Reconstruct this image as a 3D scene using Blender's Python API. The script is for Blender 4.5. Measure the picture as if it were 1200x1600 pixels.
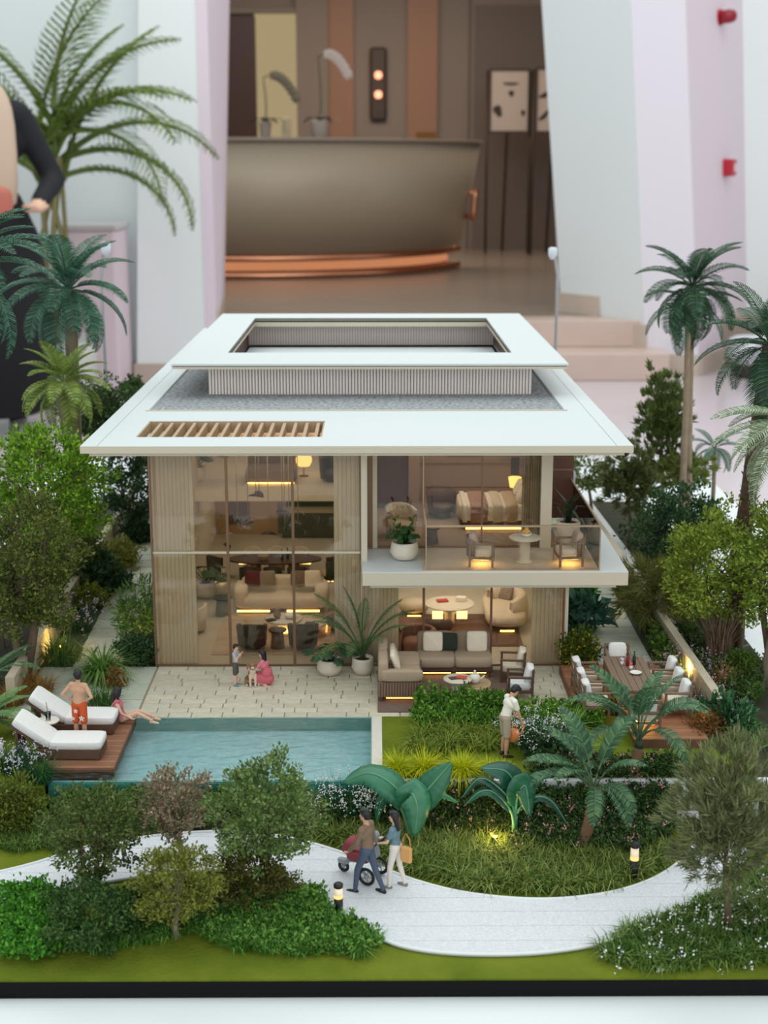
import bpy, bmesh, math, random
import numpy as np
from mathutils import Vector, Matrix, Euler
for o in list(bpy.data.objects): bpy.data.objects.remove(o)
SC = bpy.context.scene
COL = SC.collection
S = 0.04          # 1:25 scale model
Z0 = 0.632        # height of the model's terrace above the lobby floor
PI = math.pi
rnd = random.Random(7)
# ---------------------------------------------------------------- camera
PITCH = math.atan(540/2219.); YAW = math.radians(0.376)
cd = bpy.data.cameras.new('camera'); cam = bpy.data.objects.new('camera', cd); COL.objects.link(cam)
cam.location = (0, 0, Z0+12.9*S); cam.rotation_euler = (PI/2-PITCH, 0, -YAW)
cd.sensor_fit = 'VERTICAL'; cd.sensor_height = 24; cd.lens = 24*2219/1600.
cd.clip_start = 0.02; cd.clip_end = 100
cd.dof.use_dof = True; cd.dof.focus_distance = 1.28; cd.dof.aperture_fstop = cd.lens/1000/0.0045
SC.camera = cam
# ---------------------------------------------------------------- world, light, exposure
w = bpy.data.worlds.new('world'); SC.world = w; w.use_nodes = True
w.node_tree.nodes['Background'].inputs[0].default_value = (0.93, 0.985, 1.0, 1)
w.node_tree.nodes['Background'].inputs[1].default_value = 0.72
def area(name, loc, sx, sy, power, col, rot=(0, 0, 0)):
    l = bpy.data.lights.new(name, 'AREA'); l.shape = 'RECTANGLE'; l.size = sx; l.size_y = sy; l.energy = power; l.color = col
    o = bpy.data.objects.new(name, l); o.location = loc; o.rotation_euler = rot; COL.objects.link(o); return o
area('skylight', (0.3, 4.2, 4.2), 6.0, 8.0, 180, (0.95, 1.0, 0.985))
area('added_front_fill', (0.5, -2.6, 2.1), 5.0, 3.0, 54, (0.97, 1.0, 1.0), (PI/2, 0, 0))  # unseen area lamp behind the camera, added to lift fascia, ribbed panels and desk
area('reception_downlight', (-0.2, 12.6, 3.3), 3.0, 2.0, 80, (1.0, 0.83, 0.66))
SC.view_settings.view_transform = 'Standard'; SC.view_settings.look = 'None'
SC.view_settings.gamma = 1; SC.view_settings.use_curve_mapping = False
SC.view_settings.exposure = 0.0
# ---------------------------------------------------------------- materials
MATS = {}
NS = 1         # texture scale: 25 for everything on the 1:25 model
def lin(c):
    return tuple(((x/255)/12.92 if x/255 <= .04045 else ((x/255+.055)/1.055)**2.4) for x in c)
def mat(name, rgb, rough=.6, metal=0, noise=0, scale=30, bump=0, bscale=None, spec=.5, emit=0, ecol=None, coords='Object', stretch=(1, 1, 1), col2=None):
    """Principled material; colours given as 0-255 sRGB. noise mixes towards col2 / darker tone"""
    if name in MATS: return MATS[name]
    m = bpy.data.materials.new(name); m.use_nodes = True; nt = m.node_tree; b = nt.nodes['Principled BSDF']
    c = lin(rgb)+(1,)
    b.inputs['Base Color'].default_value = c; b.inputs['Roughness'].default_value = rough; b.inputs['Metallic'].default_value = metal
    b.inputs['Specular IOR Level'].default_value = spec
    if emit: b.inputs['Emission Color'].default_value = lin(ecol or rgb)+(1,); b.inputs['Emission Strength'].default_value = emit
    if noise or bump:
        tc = nt.nodes.new('ShaderNodeTexCoord'); mp = nt.nodes.new('ShaderNodeMapping'); nt.links.new(tc.outputs[coords], mp.inputs[0])
        mp.inputs['Scale'].default_value = stretch
        tx = nt.nodes.new('ShaderNodeTexNoise'); tx.inputs['Scale'].default_value = scale*NS; tx.inputs['Detail'].default_value = 4
        nt.links.new(mp.outputs[0], tx.inputs[0])
        if noise:
            r = nt.nodes.new('ShaderNodeValToRGB'); e = r.color_ramp.elements
            c2 = lin(col2)+(1,) if col2 else tuple(x*(1-noise) for x in c[:3])+(1,)
            e[0].position = .35; e[0].color = c2; e[1].position = .65; e[1].color = c
            nt.links.new(tx.outputs[0], r.inputs[0]); nt.links.new(r.outputs[0], b.inputs['Base Color'])
        if bump:
            bt = tx
            if bscale:
                bt = nt.nodes.new('ShaderNodeTexNoise'); bt.inputs['Scale'].default_value = bscale*NS; nt.links.new(mp.outputs[0], bt.inputs[0])
            bp = nt.nodes.new('ShaderNodeBump'); bp.inputs['Strength'].default_value = bump; bp.inputs['Distance'].default_value = .002 if NS == 1 else .0012
            nt.links.new(bt.outputs[0], bp.inputs['Height']); nt.links.new(bp.outputs[0], b.inputs['Normal'])
    MATS[name] = m; return m
def glass(name, tint, refl=1.45, rough=0.0, gl=(1, 1, 1)):
    if name in MATS: return MATS[name]
    m = bpy.data.materials.new(name); m.use_nodes = True; nt = m.node_tree; nt.nodes.remove(nt.nodes['Principled BSDF'])
    t = nt.nodes.new('ShaderNodeBsdfTransparent'); t.inputs[0].default_value = tint+(1,)
    g = nt.nodes.new('ShaderNodeBsdfGlossy'); g.inputs['Roughness'].default_value = rough; g.inputs[0].default_value = gl+(1,)
    f = nt.nodes.new('ShaderNodeFresnel'); f.inputs[0].default_value = refl
    mx = nt.nodes.new('ShaderNodeMixShader'); nt.links.new(f.outputs[0], mx.inputs[0]); nt.links.new(t.outputs[0], mx.inputs[1]); nt.links.new(g.outputs[0], mx.inputs[2])
    nt.links.new(mx.outputs[0], nt.nodes['Material Output'].inputs[0]); MATS[name] = m; return m
def leafmat(name, cols, trans=.25, rough=.55):
    """each leaf (mesh island) takes its own tone from the ramp"""
    if name in MATS: return MATS[name]
    m = bpy.data.materials.new(name); m.use_nodes = True; nt = m.node_tree; b = nt.nodes['Principled BSDF']
    g = nt.nodes.new('ShaderNodeNewGeometry'); r = nt.nodes.new('ShaderNodeValToRGB'); e = r.color_ramp.elements
    cs = [tuple(min(.9, 1.55*x) for x in lin(c))+(1,) for c in cols]
    e[0].position = 0; e[0].color = cs[0]; e[1].position = 1; e[1].color = cs[-1]
    for i in range(1, len(cs)-1):
        q = e.new(i/(len(cs)-1)); q.color = cs[i]
    nt.links.new(g.outputs['Random Per Island'], r.inputs[0]); nt.links.new(r.outputs[0], b.inputs['Base Color'])
    b.inputs['Roughness'].default_value = rough; b.inputs['Specular IOR Level'].default_value = .3
    tr = nt.nodes.new('ShaderNodeBsdfTranslucent'); nt.links.new(r.outputs[0], tr.inputs[0])
    mx = nt.nodes.new('ShaderNodeMixShader'); mx.inputs[0].default_value = trans
    nt.links.new(b.outputs[0], mx.inputs[1]); nt.links.new(tr.outputs[0], mx.inputs[2]); nt.links.new(mx.outputs[0], nt.nodes['Material Output'].inputs[0])
    MATS[name] = m; return m
def emis(name, rgb, strength):
    if name in MATS: return MATS[name]
    m = bpy.data.materials.new(name); m.use_nodes = True; nt = m.node_tree; nt.nodes.remove(nt.nodes['Principled BSDF'])
    e = nt.nodes.new('ShaderNodeEmission'); e.inputs[0].default_value = lin(rgb)+(1,); e.inputs[1].default_value = strength
    nt.links.new(e.outputs[0], nt.nodes['Material Output'].inputs[0]); MATS[name] = m; return m
# ---------------------------------------------------------------- geometry collector
def rotz(a): return np.array([[math.cos(a), -math.sin(a), 0], [math.sin(a), math.cos(a), 0], [0, 0, 1.]])
def frame(d):
    d = np.array(d, float); d /= np.linalg.norm(d)+1e-12
    h = np.array([0, 0, 1.]) if abs(d[2]) < .95 else np.array([1., 0, 0])
    u = np.cross(h, d); u /= np.linalg.norm(u); return u, np.cross(d, u), d
class G:
    def __init__(s): s.v = []; s.f = []; s.m = []; s.s = []; s.n = 0
    def add(s, vs, fs, mi=0, sm=False):
        vs = np.asarray(vs, float); s.v.append(vs); n = s.n
        s.f += [tuple(i+n for i in f) for f in fs]; s.m += [mi]*len(fs); s.s += [sm]*len(fs); s.n += len(vs); return s
    def box(s, x0, x1, y0, y1, z0, z1, b=0, mi=0, M=None, t=None):
        if b <= 0:
            v = np.array([(x, y, z) for z in (z0, z1) for y in (y0, y1) for x in (x0, x1)], float)
            f = [(0, 2, 3, 1), (4, 5, 7, 6), (0, 1, 5, 4), (2, 6, 7, 3), (0, 4, 6, 2), (1, 3, 7, 5)]
        else:
            b = min(b, (x1-x0)*.49, (y1-y0)*.49, (z1-z0)*.49); v = []; idx = {}
            L = ((x0, x1), (y0, y1), (z0, z1))
            for i in (0, 1):
                for j in (0, 1):
                    for k in (0, 1):
                        c = (L[0][i], L[1][j], L[2][k]); sg = (1-2*i, 1-2*j, 1-2*k)
                        for ax in range(3):
                            p = [c[q]+(0 if q == ax else sg[q]*b) for q in range(3)]
                            idx[(i, j, k, ax)] = len(v); v.append(p)
            f = []
            for ax in range(3):
                o = [q for q in range(3) if q != ax]
                for e in (0, 1):
                    q = []
                    for a_, b_ in ((0, 0), (1, 0), (1, 1), (0, 1)):
                        c = [0, 0, 0]; c[ax] = e; c[o[0]] = a_; c[o[1]] = b_; q.append(idx[(c[0], c[1], c[2], ax)])
                    f.append(tuple(q))
            for ax in range(3):
                o = [q for q in range(3) if q != ax]
                for a_ in (0, 1):
                    for b_ in (0, 1):
                        c0 = [0, 0, 0]; c0[o[0]] = a_; c0[o[1]] = b_; c1 = list(c0); c1[ax] = 1
                        f.append((idx[(*c0, o[0])], idx[(*c1, o[0])], idx[(*c1, o[1])], idx[(*c0, o[1])]))
            for i in (0, 1):
                for j in (0, 1):
                    for k in (0, 1): f.append(tuple(idx[(i, j, k, ax)] for ax in range(3)))
            v = np.array(v)
        if M is not None: v = v@np.asarray(M).T
        if t is not None: v = v+np.array(t)
        return s.add(v, f, mi)
    def lathe(s, prof, c=(0, 0, 0), n=20, mi=0, sm=True, ax=None, wob=0):
        v = []; f = []
        for r, z in prof:
            for i in range(n):
                a = 2*PI*i/n; v.append((r*math.cos(a), r*math.sin(a), z))
        for j in range(len(prof)-1):
            for i in range(n): f.append((j*n+i, j*n+(i+1) % n, (j+1)*n+(i+1) % n, (j+1)*n+i))
        f.append(tuple(reversed(range(n)))); f.append(tuple(range((len(prof)-1)*n, len(prof)*n)))
        v = np.array(v)
        if ax is not None:
            u, w_, d = frame(ax); v = v[:, :1]*u+v[:, 1:2]*w_+v[:, 2:]*d
        return s.add(v+np.array(c), f, mi, sm)
    def tube(s, pts, r, n=6, mi=0, sm=True, cap=True):
        pts = np.array(pts, float); k = len(pts); r = np.broadcast_to(np.array(r, float), (k,))
        v = []; f = []
        for i in range(k):
            d = pts[min(i+1, k-1)]-pts[max(i-1, 0)]; u, w_, _ = frame(d)
            for j in range(n):
                a = 2*PI*j/n; v.append(pts[i]+r[i]*(math.cos(a)*u+math.sin(a)*w_))
        for i in range(k-1):
            for j in range(n): f.append((i*n+j, i*n+(j+1) % n, (i+1)*n+(j+1) % n, (i+1)*n+j))
        if cap: f.append(tuple(reversed(range(n)))); f.append(tuple(range((k-1)*n, k*n)))
        return s.add(v, f, mi, sm)
    def prism(s, poly, z0, z1, mi=0, M=None, t=None):
        n = len(poly); v = [(x, y, z0) for x, y in poly]+[(x, y, z1) for x, y in poly]
        f = [tuple(reversed(range(n))), tuple(range(n, 2*n))]+[(i, (i+1) % n, n+(i+1) % n, n+i) for i in range(n)]
        v = np.array(v, float)
        if M is not None: v = v@np.asarray(M).T
        if t is not None: v = v+np.array(t)
        return s.add(v, f, mi)
    def pillow(s, c, size, M=None, e=4., nu=14, nv=10, mi=0, pinch=0):
        """superellipsoid cushion; size full extents"""
        v = []; f = []
        sp = lambda a, q: math.copysign(abs(a)**q, a)
        q = 2./e
        for j in range(nv+1):
            th = -PI/2+PI*j/nv
            for i in range(nu):
                a = 2*PI*i/nu
                x = sp(math.cos(th), q)*sp(math.cos(a), q); y = sp(math.cos(th), q)*sp(math.sin(a), q); z = sp(math.sin(th), q)
                v.append((x*size[0]/2, y*size[1]/2, z*size[2]/2))
        for j in range(nv):
            for i in range(nu): f.append((j*nu+i, j*nu+(i+1) % nu, (j+1)*nu+(i+1) % nu, (j+1)*nu+i))
        v = np.array(v)
        if pinch:   # scatter cushion: plump centre, thin edges and pulled corners
            r = np.maximum(abs(v[:, 0])/(size[0]/2), abs(v[:, 1])/(size[1]/2)); v[:, 2] *= (1-pinch*r**2)
        if M is not None: v = v@np.asarray(M).T
        return s.add(v+np.array(c), f, mi, True)
    def obj(s, name, mats, parent=None, loc=(0, 0, 0), rot=(0, 0, 0), link=True):
        me = bpy.data.meshes.new(name); V = np.concatenate(s.v) if s.v else np.zeros((0, 3))
        me.from_pydata(V.tolist(), [], s.f)
        if not isinstance(mats, (list, tuple)): mats = [mats]
        for m in mats: me.materials.append(m)
        me.polygons.foreach_set('material_index', s.m); me.polygons.foreach_set('use_smooth', s.s); me.update()
        return mobj(name, me, parent, loc, rot)
def mobj(name, me, parent=None, loc=(0, 0, 0), rot=(0, 0, 0)):
    o = bpy.data.objects.new(name, me); o.location = loc; o.rotation_euler = rot; COL.objects.link(o)
    if parent is not None: o.parent = parent
    else: ROOTS.append(o)
    return o
ROOTS = []        # top-level objects of the scale model (in model metres until the final scaling)
def tag(o, label, cat, group=None):
    o['label'] = label; o['category'] = cat
    if group: o['group'] = group
    return o
def thing(name, label, cat, loc=(0, 0, 0), rz=0, group=None):
    o = bpy.data.objects.new(name, None); o.empty_display_size = .05; COL.objects.link(o); o.location = loc; o.rotation_euler = (0, 0, rz); ROOTS.append(o)
    return tag(o, label, cat, group)
def struct(o): o['kind'] = 'structure'; return o
def stuff(o): o['kind'] = 'stuff'; return o
def dup(src, loc, rz=None, label=None, parent=None):
    c = src.copy(); COL.objects.link(c)
    if parent is None: ROOTS.append(c)
    c.parent = parent
    c.location = loc
    if rz is not None: c.rotation_euler = (c.rotation_euler[0], c.rotation_euler[1], rz)
    if label: c['label'] = label
    for ch in list(src.children): dup(ch, ch.location.copy(), None, None, c)
    return c
def mlight(name, loc, power, col=(1, .72, .38), r=.05, kind='POINT'):
    l = bpy.data.lights.new(name, kind); l.energy = power*S*S; l.color = col; l.shadow_soft_size = r*S
    o = bpy.data.objects.new(name, l); o.location = (loc[0]*S, loc[1]*S, loc[2]*S+Z0); COL.objects.link(o); return o
def marea(name, loc, sx, sy, power, col=(1, .80, .55), rot=(0, 0, 0)):
    return area(name, (loc[0]*S, loc[1]*S, loc[2]*S+Z0), sx*S, sy*S, power*S*S, col, rot)
# pixel of the photograph (1200x1600) -> point in model metres, used only to measure positions on known planes
_a, _p = YAW, PITCH
FW = np.array([math.sin(_a)*math.cos(_p), math.cos(_a)*math.cos(_p), -math.sin(_p)]); RT = np.array([math.cos(_a), -math.sin(_a), 0]); UP = np.cross(RT, FW)
def gz(px, py, z=0.):
    r = FW+RT*(px-600)/2219+UP*(800-py)/2219; return np.array([0, 0, 12.9])+r*(z-12.9)/r[2]
def gy(px, py, y):
    r = FW+RT*(px-600)/2219+UP*(800-py)/2219; return np.array([0, 0, 12.9])+r*y/r[1]
# ================================================================ LOBBY (real metres)
def lob(g, name, m, parent=None, loc=(0, 0, 0), rot=(0, 0, 0)):
    o = g.obj(name, m, parent, loc, rot)
    if parent is None: ROOTS.remove(o)
    return o
def lthing(*a, **k):
    o = thing(*a, **k); ROOTS.remove(o); return o
def rz_(px, py, z):   # photo pixel on the horizontal plane z (real metres)
    r = FW+RT*(px-600)/2219+UP*(800-py)/2219; return np.array([0, 0, 1.148])+r*(z-1.148)/r[2]
def ry_(px, py, y):
    r = FW+RT*(px-600)/2219+UP*(800-py)/2219; return np.array([0, 0, 1.148])+r*y/r[1]
m_wall = mat('white_plaster', (236, 241, 241), .7)
m_wall2 = mat('greenish_white_plaster', (224, 232, 232), .7)
m_pink = mat('pink_lit_plaster', (228, 213, 223), .65)  # pink light on the reveals put into the plaster colour
m_pink2 = mat('lavender_lit_plaster', (229, 224, 232), .65)  # weaker pink light cast, likewise put into the pillar's colour
m_skirt = mat('beige_marble', (200, 184, 170), .35, noise=.12, scale=3)
m_lfloor = mat('polished_stone_floor', (212, 200, 205), .16, noise=.06, scale=2)
m_rfloor = mat('polished_reception_floor', (156, 142, 128), .22, noise=.06, scale=2)
m_step = mat('pinkish_step_stone', (210, 186, 174), .3, noise=.08, scale=4)
m_taupe = mat('taupe_wall_panel', (136, 122, 112), .6)
m_taupe2 = mat('dark_taupe_panel', (112, 98, 90), .6)
m_copper = mat('brushed_copper', (224, 158, 124), .26, metal=1)
m_desk = mat('champagne_desk_metal', (176, 160, 140), .42, metal=.15)
m_dark = mat('dark_bronze', (70, 58, 50), .45, metal=.3)
struct(lob(G().box(-6, 6, -3, 8.3, -.2, 0), 'floor', m_lfloor))
# raised reception floor and two steps
struct(lob(G().box(-4, 4, 8.28, 18.2, 0, .299), 'floor_reception', m_rfloor))
st = struct(lob(G().box(.2, 1.62, 7.76, 8.28, 0.001, .15, b=.004), 'step', m_step))
struct(lob(G().box(.2, 1.62, 8.06, 8.3, .151, .30, b=.004), 'step', m_step))
# left wall and pillar
def quad(name, pts, m, th=.12, back=(0, 1, 0)):
    """upright wall slab from four face corners (bottom a, bottom b, top b, top a), thickness behind it"""
    p = np.array(pts, float); n = np.cross(p[1]-p[0], p[3]-p[0]); n /= np.linalg.norm(n)
    if n@np.array(back) < 0: n = -n
    v = np.concatenate([p, p+n*th]); f = [(0, 1, 2, 3), (7, 6, 5, 4), (0, 4, 5, 1), (1, 5, 6, 2), (2, 6, 7, 3), (3, 7, 4, 0)]
    return struct(lob(G().add(v, f), name, m))
def edge(px0, py0, z, px1, top=2.6):
    """wall corner: foot at pixel (px0,py0) on height z; leans so it passes px1 at the photo's top edge"""
    b = rz_(px0, py0, z); t = ry_(px1, 0, b[1]); d = (t-b)/(t[2]-b[2]); return b, b+d*(top-b[2])
lb0, lt0 = edge(214, 600, 0, 216); lb1, lt1 = edge(338, 604, 0, 320); lb1 = np.array([lb1[0], lb0[1], 0]); lt1[1] = lb0[1]
ib, it = edge(347, 484, .2995, 358)
quad('wall_left_pillar', [lb0, lb1, lt1, lt0], m_wall, .1)
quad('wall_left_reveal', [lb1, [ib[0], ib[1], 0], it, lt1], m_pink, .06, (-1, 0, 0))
quad('wall_left', [[-6, lb0[1]+.1, 0], [lb0[0]+.2, lb0[1]+.1, 0], [lb0[0]+.2, lb0[1]+.1, 2.6], [-6, lb0[1]+.1, 2.6]], m_wall2, .1)
struct(lob(G().box(lb0[0]-.012, lb1[0]-.002, lb0[1]-.014, lb0[1]+.02, 0, .112), 'baseboard_left', m_skirt))
struct(lob(G().box(-6, lb0[0]-.014, lb0[1]+.085, lb0[1]+.099, 0, .112), 'baseboard_left', m_skirt))
d = np.array([ib[0]-lb1[0], ib[1]-lb1[1]]); d /= np.linalg.norm(d); nn = np.array([d[1], -d[0]])
pp = [lb1[:2]+nn*.0, ib[:2]-d*.01, ib[:2]-d*.01+nn*.02, lb1[:2]+nn*.02]
struct(lob(G().prism([tuple(q) for q in pp], 0.0, .40), 'baseboard_left_reveal', m_skirt))
# right pillars
r0b, r0t = edge(877, 487, .2995, 846); r1b, r1t = edge(1010, 584, 0, 986); r2b, r2t = edge(1092, 588, 0, 1071); r3b, r3t = edge(1168, 560, 0, 1160)
r0f = np.array([r0b[0], r0b[1], 0])
quad('wall_right_face', [r0b, r1b, r1t, r0t], m_wall2, .08, (1, 1, 0))
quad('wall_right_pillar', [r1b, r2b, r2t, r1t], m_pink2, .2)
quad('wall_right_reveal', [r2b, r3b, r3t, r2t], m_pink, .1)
quad('wall_right', [r3b, [6, r3b[1]-.2, 0], [6, r3b[1]-.2, 2.6], r3t], m_wall, .1)
for i, (a_, b_, z0, z1, k) in enumerate(((r0b, r1b, .30, .415, .0), (r1b, r2b, 0, .12, .015), (r2b, r3b, 0, .12, .012), (r3b, np.array([5.9, r3b[1]-.2, 0]), 0, .12, .012))):
    d = (b_-a_)[:2]; d = d/np.linalg.norm(d); nn = np.array([d[1], -d[0]])
    p = [a_[:2], b_[:2], b_[:2]+nn*(.015), a_[:2]+nn*(.015)]
    if i == 0:
        m_ = a_[:2]+(b_-a_)[:2]*.47; p = [a_[:2]-d*.02+nn*.012, m_+nn*.012, m_+nn*.05, a_[:2]-d*.02+nn*.03]
        struct(lob(G().prism([tuple(q) for q in p], z0, z1), 'baseboard_right', m_skirt))
        p = [m_, b_[:2], b_[:2]+nn*.05, m_+nn*.05]; struct(lob(G().prism([tuple(q) for q in p], .15, .28), 'baseboard_right_lower', m_skirt)); continue
    struct(lob(G().prism([tuple(q) for q in p], z0, z1), 'baseboard_right', m_skirt))
# reception back wall, ceiling
YB = 15.2
struct(lob(G().box(-4, 4, YB, YB+.15, .3, 3.6), 'wall_back', m_taupe))
struct(lob(G().box(-4, 4, 10.2, YB, 3.6, 3.7), 'ceiling', mat('ceiling_paint', (220, 214, 206), .8)))
struct(lob(G().box(3.9, 4.0, 10.6, YB, .3, 3.6), 'wall_right_reception', m_taupe2))
struct(lob(G().box(-4.0, -3.9, 10.6, YB, .3, 3.6), 'wall_left_reception', m_taupe))
def bpx(px, py, y=YB): return ry_(px, py, y)
def panel(name, px0, px1, py0, py1, m, y=YB, th=.03, lbl=None, ztop=None, zbot=None):
    a_, b_ = bpx(px0, py1, y), bpx(px1, py0, y)
    return lob(G().box(a_[0], b_[0], y-th, y-.001, a_[2] if zbot is None else zbot, b_[2] if ztop is None else ztop), name, m)
struct(panel('trim_lit_opening', 402, 466, 20, 250, emis('lit_passage', (206, 184, 140), .62), th=.02, zbot=.3))
struct(panel('door_1', 345, 399, 26, 250, mat('dark_walnut_door', (66, 36, 26), .4), th=.06, zbot=.3))
struct(panel('trim_1', 358, 470, 14, 22, m_taupe, th=.08))
struct(panel('trim_2', 466, 512, 0, 250, m_taupe, th=.10, zbot=.3, ztop=3.6))
struct(panel('trim_3', 512, 552, 0, 250, mat('orange_lit_panel', (152, 112, 88), .5), th=.05, zbot=.3, ztop=3.6))  # orange light on this strip put into the panel colour
struct(panel('trim_4', 636, 684, 0, 230, mat('orange_lit_panel', (152, 112, 88), .5), th=.07, zbot=.3, ztop=3.6))  # glow of the lit pilaster put into its colour
struct(panel('trim_5', 650, 680, 207, 219, mat('brass_foot', (120, 84, 36), .35, metal=.8), th=.09))
struct(panel('trim_6', 728, 735, 0, 380, m_taupe2, th=.03, zbot=.3, ztop=3.6))
struct(panel('trim_7', 737, 900, 8, 380, m_taupe2, th=.015, zbot=.3))
# reception desk: drum front leaning inwards, copper plinth rails and handle
dk = lthing('reception_desk', 'curved champagne-coloured reception desk with a copper lit plinth, at the back of the lobby', 'desk', (0, 0, .3))
def arc_shell(g, r0, r1, z0, z1, a0, a1, cx, cy, th=.05, n=40, mi=0):
    v = []; f = []
    for i in range(n+1):
        a_ = a0+(a1-a0)*i/n; c, s_ = math.cos(a_), math.sin(a_)
        for r, z in ((r0, z0), (r1, z1), (r1-th, z1), (r0-th, z0)): v.append((cx+r*c, cy+r*s_, z))
    for i in range(n):
        for k in range(4): f.append((i*4+k, i*4+4+k, i*4+4+(k+1) % 4, i*4+(k+1) % 4))
    f += [(3, 2, 1, 0), tuple(n*4+k for k in range(4))]
    return g.add(v, f, mi, True)
CX, CY, RB, RTOP = -1.05, 12.95, 1.86, 2.02
A0, A1 = math.radians(200), math.radians(345)
lob(arc_shell(G(), RB, RTOP, .19, 1.03, A0, A1, CX, CY), 'front_panel', m_desk, dk)
lob(arc_shell(G(), RTOP+.02, RTOP+.02, 1.03, 1.06, A0, A1, CX, CY, th=.35), 'counter_top', mat('taupe_counter', (150, 134, 120), .3), dk)
lob(arc_shell(G(), RB-.12, RB-.12, 0, .19, A0, A1, CX, CY), 'plinth', mat('copper_recess', (150, 100, 78), .4, metal=1), dk)
for z in (0.005, .135): lob(arc_shell(G(), RB+.0, RB+.0, z, z+.04, A0, A1, CX, CY, th=.1), 'copper_rail', m_copper, dk)
stl = lob(arc_shell(G(), RB-.115, RB-.115, .055, .125, A0, A1, CX, CY, th=.004), 'light_strip', emis('copper_led', (255, 168, 118), .55), dk)
hx = ry_(735, 320, 12.35); g = G()
for dz in (-.1, .1): g.tube([(hx[0]-.06, hx[1]+.06, hx[2]-.3+dz), (hx[0]+.03, hx[1]-.02, hx[2]-.3+dz)], .022, 8)
g.tube([(hx[0]+.03+t*.01, hx[1]-.02, hx[2]-.3+.13*t) for t in (-1, -.5, 0, .5, 1)], .026, 8)
lob(g, 'handle', m_copper, dk)
# sconce with two globes
sc = lthing('wall_sconce', 'dark upright wall sconce with two glowing copper globes behind the desk', 'lamp', tuple(bpx(591, 132)-np.array([0, .04, 0])))
lob(G().box(-.085, .085, -.03, .035, -.36, .36, b=.02), 'backplate', m_dark, sc)
for z in (.085, -.105):
    g = G().lathe([(.001, -.04), (.03, -.03), (.04, 0), (.03, .03), (.001, .04)], (0, -.07, z), 12); lob(g, 'globe', emis('sconce_globe', (255, 170, 130), 2.2), sc)
# easels with pictures
def easel(px0, px1, py0, py1, y, lbl, blobs):
    a_, b_ = ry_(px0, py1, y), ry_(px1, py0, y); e = lthing('easel_picture', lbl, 'picture', ((a_[0]+b_[0])/2, y, .3))
    w2 = (b_[0]-a_[0])/2; z0, z1 = a_[2]-.3, b_[2]-.3
    lob(G().box(-w2, w2, 0, .02, z0, z1, b=.004), 'canvas', mat('picture_paper', (188, 172, 162), .7), e)
    g = G()
    for q in ((-w2-.02, -w2, z0-.02, z1+.02), (w2, w2+.02, z0-.02, z1+.02), (-w2, w2, z0-.02, z0), (-w2, w2, z1, z1+.02)): g.box(q[0], q[1], -.015, .03, q[2], q[3])
    lob(g, 'picture_frame', m_dark, e)
    for sx in (-w2-.03, w2+.03): lob(G().tube([(sx, .05, z1), (sx, .0, 0)], .014, 6), 'leg', m_dark, e)
    lob(G().tube([(0, .06, z1), (0, .5, 0)], .014, 6), 'leg', m_dark, e)
    for (u, v_, ru, rv, rot) in blobs:
        g = G()
        pts = [(ru*math.cos(t)*(1+.3*math.sin(3*t)), rv*math.sin(t)*(1+.25*math.cos(2*t))) for t in np.linspace(0, 2*PI, 14)[:-1]]
        c_, s_ = math.cos(rot), math.sin(rot)
        P = [((x*c_-z*s_)*w2*2+u*w2, -.004, (x*s_+z*c_)*w2*2+z0+(z1-z0)*v_) for x, z in pts]
        g.add(P+[(x, .0, z) for x, _, z in P], [tuple(range(13))]+[(i, (i+1) % 13, 13+(i+1) % 13, 13+i) for i in range(13)])
        lob(g, 'ink_mark', mat('ink_black', (58, 52, 46), .8), e)
easel(766, 826, 110, 205, 14.4, 'white picture with black ink marks on a thin dark easel, right of the reception desk', [(.05, .78, .2, .045, .0), (.1, .62, .07, .1, .2), (-.6, .33, .1, .2, .45), (.75, .3, .05, .1, 0)])
easel(838, 900, 108, 205, 14.2, 'second easel picture with silver shapes, half hidden by the white pillar', [(-.5, .6, .2, .08, .5), (-.6, .25, .16, .07, .8)])
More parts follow.
